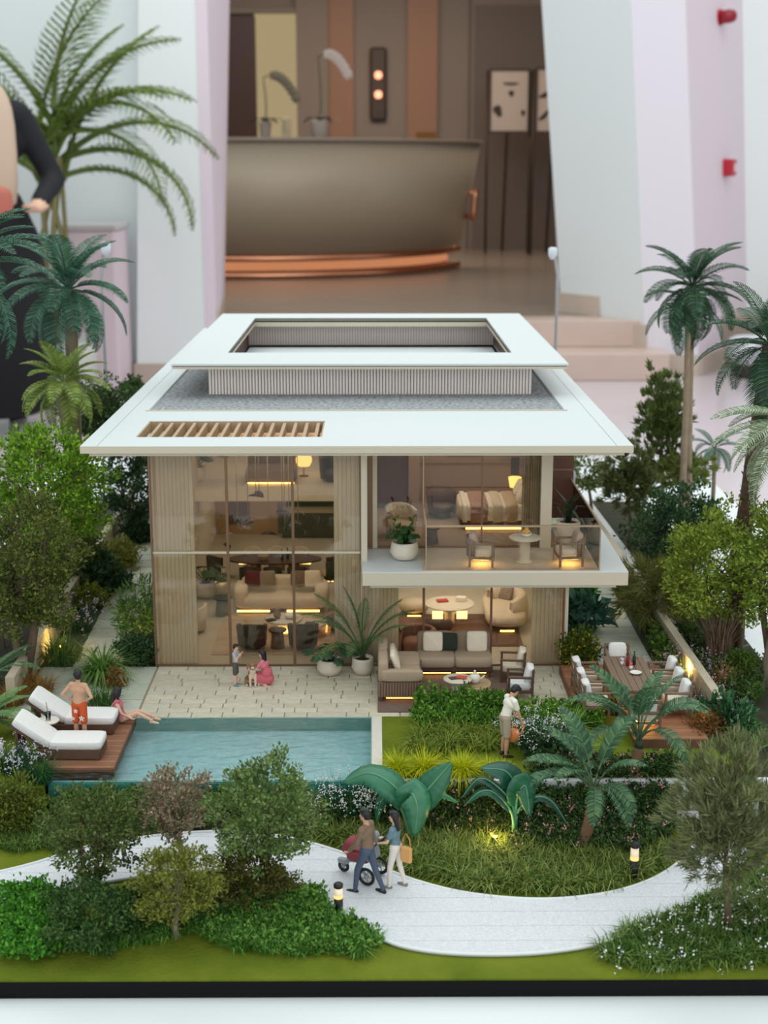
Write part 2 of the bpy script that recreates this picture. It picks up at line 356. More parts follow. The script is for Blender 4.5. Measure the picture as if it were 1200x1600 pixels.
# orchids on the desk
def orchid(px, base_py, y, lbl, h_px, arch, flip, pw=.065, flowers=True, cf=(205, 190, 182)):
    p = ry_(px, base_py, y); p[2] = 1.361; o = lthing('potted_orchid', lbl, 'plant', tuple(p))
    k = pw
    lob(G().lathe([(k*.7, 0), (k*.8, .01), (k, .12), (k*1.02, .14), (k*.9, .14), (k*.88, .12)], n=18), 'pot', mat('pot_white_glaze', (186, 174, 166), .4), o)
    g = G()
    for i in range(7):
        a_ = i*2.4; L = .16+.03*(i % 3); P = []
        for t in np.linspace(0, 1, 5):
            w_ = .028*math.sin(PI*(.15+.85*t)); r = L*t; z = .14+.11*t-.10*t*t*(1+.3*(i % 2)); u = np.array([-math.sin(a_), math.cos(a_), 0])
            c = np.array([r*math.cos(a_), r*math.sin(a_), z]); P += [c+u*w_, c-u*w_]
        g.add(P, [(2*j, 2*j+1, 2*j+3, 2*j+2) for j in range(4)])
    lob(g, 'leaves', mat('orchid_leaf', (38, 58, 38), .45), o)
    H = h_px; pts = [(.01*math.sin(4*t), 0, .12+H*t) for t in np.linspace(0, 1, 8)]+[(flip*arch*t, -.02*t, .12+H+.09*math.sin(PI*.6*t)-.32*t**2*arch/.25*.8) for t in np.linspace(.15, 1, 8)]
    lob(G().tube(pts, .006, 5), 'stem', mat('orchid_stem', (96, 92, 66), .5), o)
    g = G()
    for i in range(8 if flowers else 7):
        t = .3+.09*i; c = np.array([flip*arch*t, -.03, .11+H+.09*math.sin(PI*.6*t)-.32*t**2*arch/.25*.8])
        for q in range(5):
            a_ = q*2*PI/5+i; e1 = np.array([math.cos(a_), .25, math.sin(a_)]); e2 = np.array([-math.sin(a_), 0, math.cos(a_)]); R = .045
            g.add([c, c+e1*R*.6+e2*R*.45, c+e1*R, c+e1*R*.6-e2*R*.45], [(0, 1, 2, 3)])
    lob(g, 'blossoms', mat('orchid_petal_%d' % cf[0], cf, .6), o)
orchid(415, 226, 11.9, 'small dark orchid in a white pot on the left of the reception desk', .36, .27, 1, .05, cf=(120, 112, 92))
orchid(500, 226, 11.6, 'taller white orchid in a white pot near the middle of the reception desk', .5, .24, 1, .075)
p = ry_(448, 226, 11.95); o = tag(lob(G().box(-.035, .035, -.01, .01, 0, .17, b=.003, M=Matrix.Rotation(-.2, 3, 'X')), 'desk_sign_holder', mat('clear_acrylic', (176, 160, 122), .2), None, (p[0], p[1], 1.363)), 'small upright acrylic sign holder on the desk between the two orchids', 'sign holder')
p = ry_(470, 226, 11.7)
# red alarm devices on the right pillar
def on_right(px, py):     # point on the pink reveal of the right pillar
    n = np.cross(r3b-r2b, r2t-r2b); r = FW+RT*(px-600)/2219+UP*(800-py)/2219; o = np.array([0, 0, 1.148]); return o+r*((r2b-o)@n)/(r@n)
ang = math.atan2((r3b-r2b)[1], (r3b-r2b)[0])
m_red = mat('alarm_red', (186, 30, 48), .4)
p = on_right(1121, 28); o = lthing('alarm_beacon', 'red fire alarm beacon high on the pink right-hand pillar', 'alarm', (p[0]+.02*math.sin(ang), p[1]-.02, p[2]), ang)
lob(G().lathe([(.045, 0), (.045, .03), (.03, .035)], (0, .03, 0), 16, ax=(-.3, -1, 0)), 'base', m_red, o)
lob(G().lathe([(.035, 0), (.038, .05), (.03, .08), (.01, .09)], (-.012, 0, 0), 16, ax=(.45, -1, .12)), 'lens', mat('alarm_lens', (150, 20, 40), .2), o)
p = on_right(1131, 262); o = lthing('alarm_call_point', 'small square red alarm call point with a white middle on the right-hand pillar', 'alarm', (p[0]+.03*math.sin(ang), p[1]-.03, p[2]), ang)
lob(G().box(-.048, .048, -.03, .035, -.048, .048, b=.01), 'housing', m_red, o)
lob(G().box(-.018, .022, -.036, -.03, -.022, .024, b=.002), 'glass_plate', mat('call_plate', (232, 190, 196), .3), o)
# pink cabinet behind the person, black suitcase-like seat on the far right
a_, b_ = ry_(90, 650, 7.0), ry_(160, 355, 7.0)
cb = lthing('pink_cabinet', 'pale pink cabinet standing behind the person at the left wall', 'cabinet', ((a_[0]+b_[0])/2, 7.5, 0))
cw = (b_[0]-a_[0])/2
lob(G().box(-cw, cw, -.2, .2, .03, b_[2]-.03, b=.01), 'body', mat('cabinet_pink', (224, 204, 212), .5), cb)
lob(G().box(-cw-.01, cw+.01, -.21, .21, b_[2]-.03, b_[2], b=.006), 'top', mat('cabinet_top', (196, 190, 190), .4), cb)
lob(G().box(-cw+.02, cw-.02, -.17, .17, 0, .03), 'plinth', m_dark, cb)
p = rz_(1148, 580, 0); ch = lthing('lobby_pouf', 'low white pouf with a dark base standing against the right-hand lobby wall', 'pouf', (p[0]+.06, p[1]-.22, 0))
G0 = G().pillow((0, 0, .15), (.3, .3, .16), e=4); lob(G0, 'cushion', mat('armchair_white', (214, 214, 220), .6), ch); lob(G().lathe([(.11, 0), (.13, .02), (.13, .1)], n=20), 'base', mat('armchair_base', (62, 48, 46), .5), ch)
# ================================================================ DISPLAY TABLE
m_tabw = mat('white_lacquer', (224, 230, 231), .42)
tb = thing('display_table', 'white display table carrying the villa model', 'table', (0, 42, -1.14))
G().box(-15.5, 15.5, -27.5, 27, -1.0, 0, b=.03).obj('tabletop', m_tabw, tb)
G().box(-14, 14, -25, 25, -(Z0/S-1.14)+.0, -1.0).obj('pedestal', m_tabw, tb)
NS = 25
# ================================================================ MODEL BASE, LAWN, PATH, POOL, TERRACE (model metres)
GZ = -.8          # front garden level
m_black = mat('black_base_lacquer', (8, 9, 13), .6, spec=.15)
m_lawn = mat('flock_lawn', (112, 124, 38), .95, noise=1, scale=.9, col2=(92, 108, 30), bump=.9, bscale=14, spec=.1)
m_soil = mat('dark_bed_soil', (52, 52, 30), .95, noise=.4, scale=3, bump=.8, bscale=8)
m_path = mat('speckled_path', (221, 225, 228), .8, noise=1, scale=26, col2=(204, 208, 214))
m_curb = mat('path_curb_white', (226, 229, 230), .6)
m_rim = mat('stone_rim', (206, 200, 184), .7, noise=.12, scale=5)
m_paver = [mat('paver_%d' % i, c, .8, noise=.13, scale=6, bump=.5, bscale=9) for i, c in enumerate(((208, 200, 178), (202, 194, 172), (213, 205, 185), (205, 198, 180)))]
m_slab = [mat('path_slab_%d' % i, c, .8, noise=.08, scale=4, bump=.3, bscale=10) for i, c in enumerate(((190, 196, 180), (198, 202, 188), (184, 190, 174)))]
m_joint = mat('joint_mortar', (150, 140, 116), .9)
m_gwall = mat('garden_wall_stone', (196, 184, 160), .75, noise=.1, scale=2, bump=.3, bscale=8)
m_coping = mat('pool_coping', (216, 212, 200), .7, noise=.06, scale=6, bump=.3, bscale=9)
base = thing('model_base', 'thin black lacquered base slab carrying the garden of the villa model', 'base', (0, 42, -1.14))
G().box(-13.2, 10.6, -20, 13.3, 0, .30).box(-9.2, 8.4, 13.3, 20.3, 0, .30).obj('base_slab', m_black, base)
# lawn at the front level, rising to the terrace level behind the curb line
g = G(); g.box(-13.1, 10.5, 22.03, 28.2, -.84, GZ); struct(g.obj('lawn', m_lawn))
g = G(); g.box(-13.1, -9.2, 28.2, 55.2, -.84, -.1); struct(g.obj('planting_bed', m_soil))
g = G(); g.box(8.3, 10.5, 28.2, 55.2, -.84, -.12); struct(g.obj('planting_bed', m_soil))
g = G(); g.box(.16, 8.3, 28.45, 32.14, -.84, 0); struct(g.obj('lawn', m_lawn))
g = G(); g.box(-9.2, -7.12, 28.2, 32.1, -.84, -.03); struct(g.obj('lawn', m_lawn))
g = G(); g.box(-9.2, 8.3, 35.6, 62.2, -.84, -.06).box(-9.2, 8.3, 32.14, 35.6, -.84, -.06); struct(g.obj('planting_bed', m_soil))
# sloping beds between curb and path
def slope(name, x0, x1, y0, y1, z0, z1, m):
    v = []; nx, ny = 24, 10
    for j in range(ny+1):
        for i in range(nx+1):
            x = x0+(x1-x0)*i/nx; y = y0+(y1-y0)*j/ny; t = j/ny
            v.append((x, y, z0+(z1-z0)*t*t*(3-2*t)+.03*math.sin(x*2.1)*math.sin(y*2.7)))
    f = [(j*(nx+1)+i, j*(nx+1)+i+1, (j+1)*(nx+1)+i+1, (j+1)*(nx+1)+i) for j in range(ny) for i in range(nx)]
    return struct(G().add(v, f, 0, True).obj(name, m))
slope('planting_bed', -7.0, 6.25, 27.45, 28.36, GZ-.03, -.38, m_soil)
g = G(); g.box(.16, 10.4, 28.33, 28.45, -.9, .06, b=.01); struct(g.obj('garden_curb', m_curb))
# winding path: both edges measured off the photo
up = [(-60, 1372), (0, 1362), (60, 1347), (130, 1325), (200, 1312), (270, 1303), (345, 1299), (400, 1302), (470, 1313), (560, 1341), (650, 1376), (740, 1397), (850, 1405), (950, 1395), (1020, 1373), (1065, 1343), (1082, 1318), (1088, 1290), (1090, 1268)]
lo = [(-60, 1424), (0, 1416), (60, 1404), (130, 1385), (200, 1372), (270, 1362), (345, 1360), (400, 1364), (470, 1384), (535, 1428), (590, 1464), (650, 1483), (740, 1491), (850, 1488), (950, 1471), (1040, 1437), (1120, 1392), (1165, 1340), (1176, 1268)]
PZ = GZ+.05
def catmull(P, n=8):
    P = np.array(P, float); out = []
    Q = np.vstack([2*P[0]-P[1], P, 2*P[-1]-P[-2]])
    for i in range(1, len(Q)-2):
        for t in np.linspace(0, 1, n, endpoint=False):
            a_, b_, c_, d_ = Q[i-1:i+3]; out.append(.5*((2*b_)+(-a_+c_)*t+(2*a_-5*b_+4*c_-d_)*t*t+(-a_+3*b_-3*c_+d_)*t**3))
    out.append(P[-1]); return np.array(out)
U = catmull([gz(*q, PZ)[:2] for q in up]); L_ = catmull([gz(*q, PZ)[:2] for q in lo])
def clip(poly, y, above):
    out = []
    for i in range(len(poly)):
        p, q = poly[i], poly[(i+1) % len(poly)]; ip, iq = (p[1] > y) == above, (q[1] > y) == above
        if ip: out.append(p)
        if ip != iq:
            t = (y-p[1])/(q[1]-p[1]); out.append((p[0]+t*(q[0]-p[0]), y))
    return out
path = thing('garden_path', '', '', (0, 0, 0)); del path['label']; del path['category']; path['kind'] = 'structure'
# the path as transverse strips of paving (joints run across the picture), each strip piece a slab of its own
n = len(U); ribs = []
allp = [tuple(q) for q in U]+[tuple(q) for q in L_[::-1]]
ys = np.arange(min(q[1] for q in allp)-.05, max(q[1] for q in allp)+.5, .52)
for k in range(len(ys)-1):
    # walk along the ribbon, collecting connected runs inside this band
    run = []
    def flush(run):
        if len(run) < 2: return
        g = G(); v = []; f = []
        for (a_, b_) in run:
            v += [(a_[0], a_[1], PZ), (b_[0], b_[1], PZ), (a_[0], a_[1], PZ-.06), (b_[0], b_[1], PZ-.06)]
        for i in range(len(run)-1):
            o = 4*i; f += [(o, o+4, o+5, o+1), (o, o+2, o+6, o+4), (o+1, o+5, o+7, o+3)]
        f += [(0, 1, 3, 2), (4*len(run)-4, 4*len(run)-2, 4*len(run)-1, 4*len(run)-3)]
        g.add(v, f).obj('path_slab', m_path, path)
    for i in range(n):
        a_, b_ = U[i], L_[i]; y0, y1 = ys[k]+.005, ys[k+1]-.005
        lo_y, hi_y = min(a_[1], b_[1]), max(a_[1], b_[1])
        if hi_y < y0 or lo_y > y1: flush(run); run = []; continue
        def at(y):
            if abs(b_[1]-a_[1]) < 1e-6: return a_
            t = min(1, max(0, (y-a_[1])/(b_[1]-a_[1]))); return a_+(b_-a_)*t
        p, q = (at(y1), at(y0)) if a_[1] > b_[1] else (at(y0), at(y1))
        run.append((p, q))
    flush(run)
G().add([(q[0], q[1], PZ-.02) for q in np.vstack([U, L_])], [(i, i+1, n+i+1, n+i) for i in range(n-1)]).obj('joint_bed', mat('path_joint', (176, 180, 184), .9), path)
for E_ in (U, L_):
    G().tube([(q[0], q[1], PZ-.0) for q in E_], .035, 6).obj('curb', m_curb, path)
# ---------------------------------------------------------------- pool
pool = thing('pool', '', '', (0, 0, 0)); del pool['label']; del pool['category']; pool['kind'] = 'structure'
m_ptile = mat('pool_tile', (196, 220, 222), .3, noise=.12, scale=6)
m_ptile2 = mat('pool_edge_tile', (140, 184, 178), .3, noise=.2, scale=3)
PX0, PX1, PY0, PY1 = -7.1, -.1, 28.66, 32.12
G().box(PX0, PX1, PY0, PY1, -.5, -.36).obj('pool_floor', m_ptile, pool)
g = G(); g.box(PX0-.02, PX0, PY0, PY1, -.7, -.02).box(PX1, PX1+.02, PY0, PY1, -.7, -.02).box(PX0, PX1, PY1, PY1+.02, -.7, -.02); g.obj('pool_wall', mat('pool_wall_tile', (146, 180, 172), .3), pool)  # wall tile toned darker to stand in for the house's dark reflection
m_water = glass('pool_water', (.75, .88, .885), 1.38, .03)
nt = m_water.node_tree
tc = nt.nodes.new('ShaderNodeTexCoord'); mp = nt.nodes.new('ShaderNodeMapping'); mp.inputs['Scale'].default_value = (60, 95, 1); tx = nt.nodes.new('ShaderNodeTexNoise'); tx.inputs['Scale'].default_value = 1.2; tx.inputs['Detail'].default_value = 3
bp = nt.nodes.new('ShaderNodeBump'); bp.inputs['Strength'].default_value = .55; bp.inputs['Distance'].default_value = .004
nt.links.new(tc.outputs['Object'], mp.inputs[0]); nt.links.new(mp.outputs[0], tx.inputs[0]); nt.links.new(tx.outputs[0], bp.inputs['Height'])
for nd in nt.nodes:
    if nd.type in ('BSDF_GLOSSY', 'FRESNEL'): nt.links.new(bp.outputs[0], nd.inputs['Normal'])
g = G(); nx, ny = 140, 70; v = []
rw = np.random.RandomState(3); ph = rw.rand(14)*6.28; kx = rw.randn(14)*5; ky = rw.randn(14)*9+3
for j in range(ny+1):
    for i in range(nx+1):
        x = PX0-.03+(PX1-PX0+.03)*i/nx; y = PY0-.05+(PY1-PY0+.05)*j/ny
        v.append((x, y, -.03+.0035*float(np.sin(kx*x+ky*y+ph).sum())*.9))
wt = G().add(v, [(j*(nx+1)+i, j*(nx+1)+i+1, (j+1)*(nx+1)+i+1, (j+1)*(nx+1)+i) for j in range(ny) for i in range(nx)], 0, True).obj('water', m_water, pool)
# infinity edge: wall of square tiles with a film of water over it
G().box(PX0, PX1, PY0-.1, PY0, -1.0, -.07).obj('edge_wall', mat('edge_grout', (120, 150, 146), .6), pool)
tm = None
for r in range(3):
    for i in range(42):
        if tm is None:
            o = G().box(-.078, .078, -.015, .0, -.078, .078, b=.006).obj('edge_tile', m_ptile2, pool, (PX0+.085+i*.1667, PY0-.1, -.17-r*.165)); tm = o.data
        else: o = mobj('edge_tile', tm, pool, (PX0+.085+i*.1667, PY0-.1, -.17-r*.165))
G().box(PX0-.02, PX1, PY0-.15, PY0-.122, -.62, -.035).obj('overflow_film', glass('overflow_water', (.72, .93, .92), 1.33, .02), pool)
G().box(PX0-.2, PX0-.02, 28.4, 29.1, -.9, -.03, b=.01).obj('edge_cheek', m_gwall, pool)
# coping strip on the right of the pool and back coping
ter = thing('terrace', '', '', (0, 0, 0)); del ter['label']; del ter['category']; ter['kind'] = 'structure'
G().box(PX1+.02, .16, 28.45, 32.14, -.5, .0, b=.006).obj('pool_coping', m_coping, ter)
G().box(-8.85, 5.05, 32.14, 35.72, -.2, -.022).obj('joint_bed', m_joint, ter)
# pavers: rows of brick-bond stones with slightly different tones and heights
pm = {}
def paver(x0, x1, y0, y1, z, mlist, par, name='paver', th=.05):
    k = (round(x1-x0, 2), round(y1-y0, 2), rnd.randrange(len(mlist)))
    if k not in pm:
        a_, b_ = k[0]/2-.012, k[1]/2-.010
        o = G().box(-a_, a_, -b_, b_, -th, 0, b=.008).obj(name, mlist[k[2]], par, ((x0+x1)/2, (y0+y1)/2, z)); pm[k] = o.data
    else: o = mobj(name, pm[k], par, ((x0+x1)/2, (y0+y1)/2, z))
    return o
y = 32.14; row = 0
while y < 35.68:
    x = -5.75-(0, .32, .6, .15)[row % 4]; xs = [x]
    while x < 5.0:
        x += rnd.choice((.55, .75, .95)); xs.append(x)
    for a_, b_ in zip(xs[:-1], xs[1:]):
        a2, b2 = max(a_, -5.75), min(b_, 4.99)
        if b2-a2 > .12: paver(a2, b2, y, min(y+.298, 35.7), rnd.uniform(-.004, .004), m_paver, ter)
    y += .298; row += 1
# big square slabs left of the pool (above the pool deck)
for (x0, x1, y0, y1) in ((-8.8, -7.3, 34.45, 35.7), (-7.28, -5.78, 34.45, 35.7), (-8.8, -7.6, 33.3, 34.43), (-7.58, -5.78, 33.3, 34.43), (-8.8, -7.2, 32.16, 33.28), (-7.18, -5.78, 32.16, 33.28)):
    paver(x0, x1, y0, y1, 0, m_slab, ter, 'stone_slab')
# ---------------------------------------------------------------- side paths of long slabs
for nm, (xn0, xn1, xf0, xf1), y0, y1 in (('left', (-8.05, -6.75, -8.75, -7.5), 35.75, 60), ('right', (5.95, 7.45, 6.2, 7.5), 35.75, 60)):
    sp = thing('side_path', '', '', (0, 0, 0)); del sp['label']; del sp['category']; sp['kind'] = 'structure'
    G().box(xn0-.8, xn1+.3, y0, y1, -.1, -.045).obj('joint_bed', mat('gap_soil', (70, 84, 60), .9), sp)
    y = y0+.02; k = 0
    while y < y1-.7:
        t = (y-y0)/(y1-y0); a_, b_ = xn0+(xf0-xn0)*t, xn1+(xf1-xn1)*t
        if k % 3 == 1:
            c = a_+(b_-a_)*(.3 if k % 2 else .68); paver(round(a_, 2), round(c-.02, 2), y, y+.76, 0, m_slab, sp, 'stone_slab'); paver(round(c+.02, 2), round(b_, 2), y, y+.76, 0, m_slab, sp, 'stone_slab')
        else: paver(round(a_, 2), round(b_, 2), y, y+.76, 0, m_slab, sp, 'stone_slab')
        y += .80; k += 1
# ---------------------------------------------------------------- garden walls
for nm, p0, p1 in (('left', gz(22, 1058, .72), gz(186, 803, .72)), ('right', gz(1120, 1092, .72), gz(905, 780, .72))):
    g = G(); d = p1-p0; d = d/np.linalg.norm(d); p1 = p1+d*4; nn = np.array([-d[1], d[0], 0])*(.22 if nm == 'left' else -.22)
    g.prism([tuple(p0[:2]), tuple(p1[:2]), tuple((p1+nn)[:2]), tuple((p0+nn)[:2])], -.3, .72)
    struct(g.obj('garden_wall', m_gwall))
g = G(); g.prism([(8.0, 38), (9.0, 38.5), (8.6, 55), (7.55, 55)], -.3, -.04); struct(g.obj('gravel_strip', mat('pale_gravel', (214, 216, 214), .9, noise=.15, scale=9)))
# ---------------------------------------------------------------- timber decks
m_board = [mat('deck_board_%d' % i, c, .6, noise=.25, scale=5, stretch=(1, 12, 1)) for i, c in enumerate(((150, 104, 74), (140, 96, 68), (158, 112, 80), (146, 100, 72)))]
m_boardY = [mat('deck_board_dark_%d' % i, c, .6, noise=.25, scale=5, stretch=(1, 12, 1)) for i, c in enumerate(((158, 106, 72), (148, 98, 66), (166, 114, 80)))]
m_frame = mat('deck_frame', (112, 76, 54), .6, noise=.2, scale=5)
dk1 = tag(thing('pool_deck', '', '', (0, 0, 0)), 'low timber deck carrying two white sunbeds at the left end of the pool', 'deck')
X0, X1, Y0, Y1 = -8.3, -5.76, 29.05, 32.0
def deckx(y): return X0+ (1.1*(1-(y-Y0)/(Y1-Y0)) if y < Y1 else 0)
y = Y0; k = 0
while y < Y1-.05:
    G().box(deckx(y), X1, y+.008, y+.138, .0, .05, b=.006).obj('deck_board', m_board[k % 4], dk1); y += .146; k += 1
G().box(-7.2, X1-.02, Y0-.04, Y0, -.14, .03).obj('deck_fascia', m_frame, dk1)
G().box(X1-.02, X1+.015, Y0-.04, Y1, -.14, .045).obj('deck_fascia', m_frame, dk1)
G().box(-7.15, X1-.05, Y0+.02, Y1, -.2, -.002).obj('deck_frame', m_frame, dk1)
dk2 = tag(thing('dining_deck', '', '', (0, 0, 0)), 'raised warm brown timber deck under the outdoor dining table on the right', 'deck')
X0, X1, Y0, Y1, ZD = 4.85, 7.6, 30.2, 35.15, .22
y = Y0; k = 0
while y < Y1-.1:
    fx = max(X0, X0+ (0 if y > 32.6 else 1.05)); G().box(fx, X1, y+.006, y+.19, ZD-.05, ZD, b=.006).obj('deck_board', m_boardY[k % 3], dk2); y += .198; k += 1
G().box(5.9, X1, Y0-.03, Y0, -.02, ZD-.01).obj('deck_fascia', m_frame, dk2)
G().box(X0-.03, X0, 32.6, Y1, -.02, ZD-.01).obj('deck_fascia', m_frame, dk2)
G().box(X0+.03, X1-.03, 32.65, Y1, -.02, ZD-.052).box(5.95, X1-.03, Y0+.03, 32.7, -.02, ZD-.052).obj('deck_frame', m_frame, dk2)
# ================================================================ THE VILLA
V = thing('villa', 'white two-storey villa model with wide flat roof and bronze-tinted glass front', 'house', (-.4, 47, 0))
OX, OY = -.4, 47
def vb(name, m, *boxes, b=0):
    g = G()
    for q in boxes: g.box(q[0]-OX, q[1]-OX, q[2]-OY, q[3]-OY, q[4], q[5], b=b)
    return g.obj(name, m, V)
m_roof = mat('roof_white', (208, 215, 216), .55)
m_soffit = mat('fascia_cream', (206, 196, 176), .6)
m_beige = mat('travertine_wall', (224, 213, 192), .65, noise=.08, scale=3, stretch=(6, 6, 1))
m_beige2 = mat('interior_plaster', (194, 181, 160), .7)
m_floorst = mat('interior_stone_floor', (190, 179, 158), .35, noise=.07, scale=2)
m_bronze = mat('bronze_metal', (128, 100, 76), .4, metal=.6)
m_slat = mat('slat_pale_wood', (246, 235, 229), .6)
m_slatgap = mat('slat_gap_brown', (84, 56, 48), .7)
m_louv = mat('louver_oak', (186, 158, 126), .6, noise=.15, scale=6)
m_cab = mat('cabinet_grey_green', (70, 70, 58), .5)
m_woodd = mat('dark_walnut', (78, 52, 38), .5, noise=.2, scale=4, stretch=(8, 8, 1))
m_woodr = mat('red_brown_panelling', (98, 60, 46), .5, noise=.15, scale=4)
m_gravel = mat('roof_gravel', (176, 182, 186), .9, noise=1, scale=9, col2=(112, 118, 122), bump=1, bscale=9)
def holes(name, m, X, Y, z0, z1, hs):
    xs = sorted(set([X[0], X[1]]+[h[0] for h in hs]+[h[1] for h in hs])); ys = sorted(set([Y[0], Y[1]]+[h[2] for h in hs]+[h[3] for h in hs])); bx = []
    for a_, b_ in zip(xs[:-1], xs[1:]):
        for c, d in zip(ys[:-1], ys[1:]):
            mx, my = (a_+b_)/2, (c+d)/2
            if not any(h[0] < mx < h[1] and h[2] < my < h[3] for h in hs): bx.append((a_, b_, c, d, z0, z1))
    return vb(name, m, *bx)
RX0, RX1, RY0, RY1 = -7.3, 6.42, 34.57, 61.0
LV = (-6.12, -1.35, 35.8, 38.15); GR = (-6.42, 5.4, 39.8, 59.0)
holes('main_roof', m_roof, (RX0+.42, RX1-.42), (RY0+.03, RY1-.4), 6.0, 6.17, (LV, GR))
vb('roof_edge_band', m_roof, (RX0, RX0+.405, RY0, RY1, 6.0, 6.17), (RX1-.405, RX1, RY0, RY1, 6.0, 6.17), (RX0+.405, RX1-.405, RY0, RY0+.03, 6.0, 6.17), (RX0+.405, RX1-.405, RY1-.38, RY1, 6.0, 6.17))
vb('roof_fascia', m_soffit, (RX0, RX1, RY0-.012, RY0, 5.99, 6.165))
holes('roof_soffit', m_soffit, (RX0+.2, RX1-.2), (RY0+.12, RY1-.2), 5.9, 6.0, (LV, (-4.9, 4.6, 44.9, 55.7)))
holes('gravel_bed', m_gravel, (GR[0], GR[1]), (GR[2], GR[3]), 6.01, 6.1, ((-5.0, 4.7, 43.4, 56.5),))
vb('gravel_edge_trim', m_soffit, (GR[0]-.06, GR[1]+.06, GR[2]-.06, GR[2], 6.12, 6.2))
# louvred opening: tilted fins
fm = None
vb('louver_frame', m_louv, (LV[0], LV[1], LV[3]-.04, LV[3], 5.72, 6.16), (LV[0], LV[0]+.04, LV[2], LV[3], 5.9, 6.16), (LV[1]-.04, LV[1], LV[2], LV[3], 5.9, 6.16), (LV[0], LV[1], LV[2], LV[2]+.04, 5.9, 6.16))
for i in range(15):
    x = LV[0]+.32+i*(LV[1]-LV[0]-.5)/14.
    if fm is None:
        o = G().box(-.045, .045, -1.12, 1.12, -.34, 0, b=.005).obj('louver', m_louv, V, (x-OX, (LV[2]+LV[3])/2-OY, 6.13)); fm = o.data
    else: mobj('louver', fm, V, (x-OX, (LV[2]+LV[3])/2-OY, 6.13))
# clerestory box with slats, well inside
CX0, CX1, CY0, CY1 = -5.09, 4.81, 43.3, 56.6
vb('clerestory_wall', m_slatgap, (CX0+.04, CX1-.04, CY0+.03, CY0+.1, 6.05, 7.0), (CX0+.04, CX0+.1, CY0, CY1, 6.05, 7.0), (CX1-.1, CX1-.04, CY0, CY1, 6.05, 7.0), (CX0+.1, CX1-.1, CY1-.1, CY1, 5.9, 7.0))
g = G()
for i in range(104):
    x = CX0+.04+i*(CX1-CX0-.08)/103; g.box(x-.034, x+.034, CY0-.04, CY0+.03, 6.1, 7.0)
for i in range(168):
    y = CY0+.05+i*(CY1-CY0-.1)/167
    for sx in (CX0, CX1-.04): g.box(sx, sx+.04, y-.024, y+.024, 6.1, 7.0)
g.v = [q-np.array([OX, OY, 0]) for q in g.v]; stuff(g.obj('facade_slats', m_slat, V))
vb('well_floor', m_roof, (-5.0, 4.7, 43.5, 56.5, 5.9, 6.0))
g = G()
for i in range(92):
    x = CX0+.14+i*(CX1-CX0-.28)/91; g.box(x-.041, x+.041, CY1-.16, CY1-.1, 6.0, 7.0)
g.v = [q-np.array([OX, OY, 0]) for q in g.v]; stuff(g.obj('well_slats', mat('well_slat_mauve', (244, 228, 222), .6), V))
TX0, TX1, TY0, TY1 = -6.1, 5.82, 42.4, 57.4; OP = (-4.66, 4.36, 45.06, 55.64)
holes('top_roof', m_roof, (TX0, TX1), (TY0, TY1), 7.09, 7.15, (OP,))
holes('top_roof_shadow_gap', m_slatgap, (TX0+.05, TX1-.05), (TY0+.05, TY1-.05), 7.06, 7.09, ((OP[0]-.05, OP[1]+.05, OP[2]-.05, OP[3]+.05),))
holes('top_roof_lower_layer', m_soffit, (TX0+.02, TX1-.02), (TY0+.02, TY1-.02), 6.99, 7.06, (OP,))
vb('top_roof_opening_lining', m_soffit, (OP[0], OP[1], OP[3], OP[3]+.04, 6.82, 7.14), (OP[0]-.04, OP[0], OP[2], OP[3], 6.9, 7.14), (OP[1], OP[1]+.04, OP[2], OP[3], 6.9, 7.12))
# walls, slabs, floors
FY = 35.75
vb('ground_floor', m_floorst, (-5.75, 5.0, FY-.02, 59.5, -.05, .015))
vb('outer_wall_left', m_beige, (-5.82, -5.72, FY+.05, 59.5, 0, 5.9))
vb('outer_wall_right', m_beige, (4.97, 5.1, FY+.03, 59.5, 0, 2.56), (4.97, 5.1, 41.0, 59.5, 2.9, 5.9))
vb('back_wall', m_beige2, (-5.72, 4.97, 50.2, 50.3, 0, 5.9))
vb('mezzanine_slab', m_beige, (-5.72, -.4, 44.0, 50.2, 2.55, 2.93))
vb('partition_wall', m_beige2, (-.42, -.32, FY+.4, 50.2, 0, 5.9))
vb('balcony_slab', m_roof, (-.32, 6.42, RY0, 39.5, 2.56, 2.92), (-.32, 5.0, 39.5, 50.2, 2.56, 2.92), b=.0)
vb('balcony_fascia', m_soffit, (-.32, 6.42, RY0-.012, RY0, 2.57, 2.9))
vb('balcony_soffit', m_soffit, (-.12, 6.15, RY0+.15, 39.3, 2.46, 2.56))
vb('balcony_floor_finish', mat('balcony_travertine', (214, 198, 176), .5, noise=.1, scale=2), (1.2, 5.72, RY0+.03, 36.86, 2.92, 2.935))
# bedroom floor & ceiling come with slab/roof; back wall of bedroom
m_bedw = mat('bedroom_taupe_wall', (150, 124, 98), .7)
vb('bedroom_back_wall', m_bedw, (-.3, 5.0, 42.3, 42.4, 2.92, 5.9))
vb('bedroom_floor_finish', mat('bedroom_carpet', (150, 128, 106), .8), (-.3, 5.0, 36.95, 42.3, 2.92, 2.94))
vb('bedroom_wall_ledge', m_bedw, (1.3, 4.9, 42.22, 42.3, 4.15, 4.2))
vb('bedroom_door_niche', m_woodd, (-.3, 1.0, 41.4, 42.3, 2.94, 5.6))
vb('bedroom_door_trim', m_bedw, (1.0, 1.32, 41.2, 42.3, 2.94, 5.85))
vb('white_frame_post', m_soffit, (-.36, -.2, 35.6, 36.9, 2.56, 5.92), b=.01)
vb('door_jamb', m_soffit, (-.06, .06, 36.85, 36.97, 2.93, 5.92)); vb('dark_jamb', m_bronze, (-.2, -.06, 36.88, 36.96, 2.93, 5.92))
vb('upper_column', m_soffit, (4.42, 4.72, 36.8, 37.1, 2.93, 5.92), b=.01)
pa = gy(868, 712, 40.2); pb = gy(897, 712, 40.2)
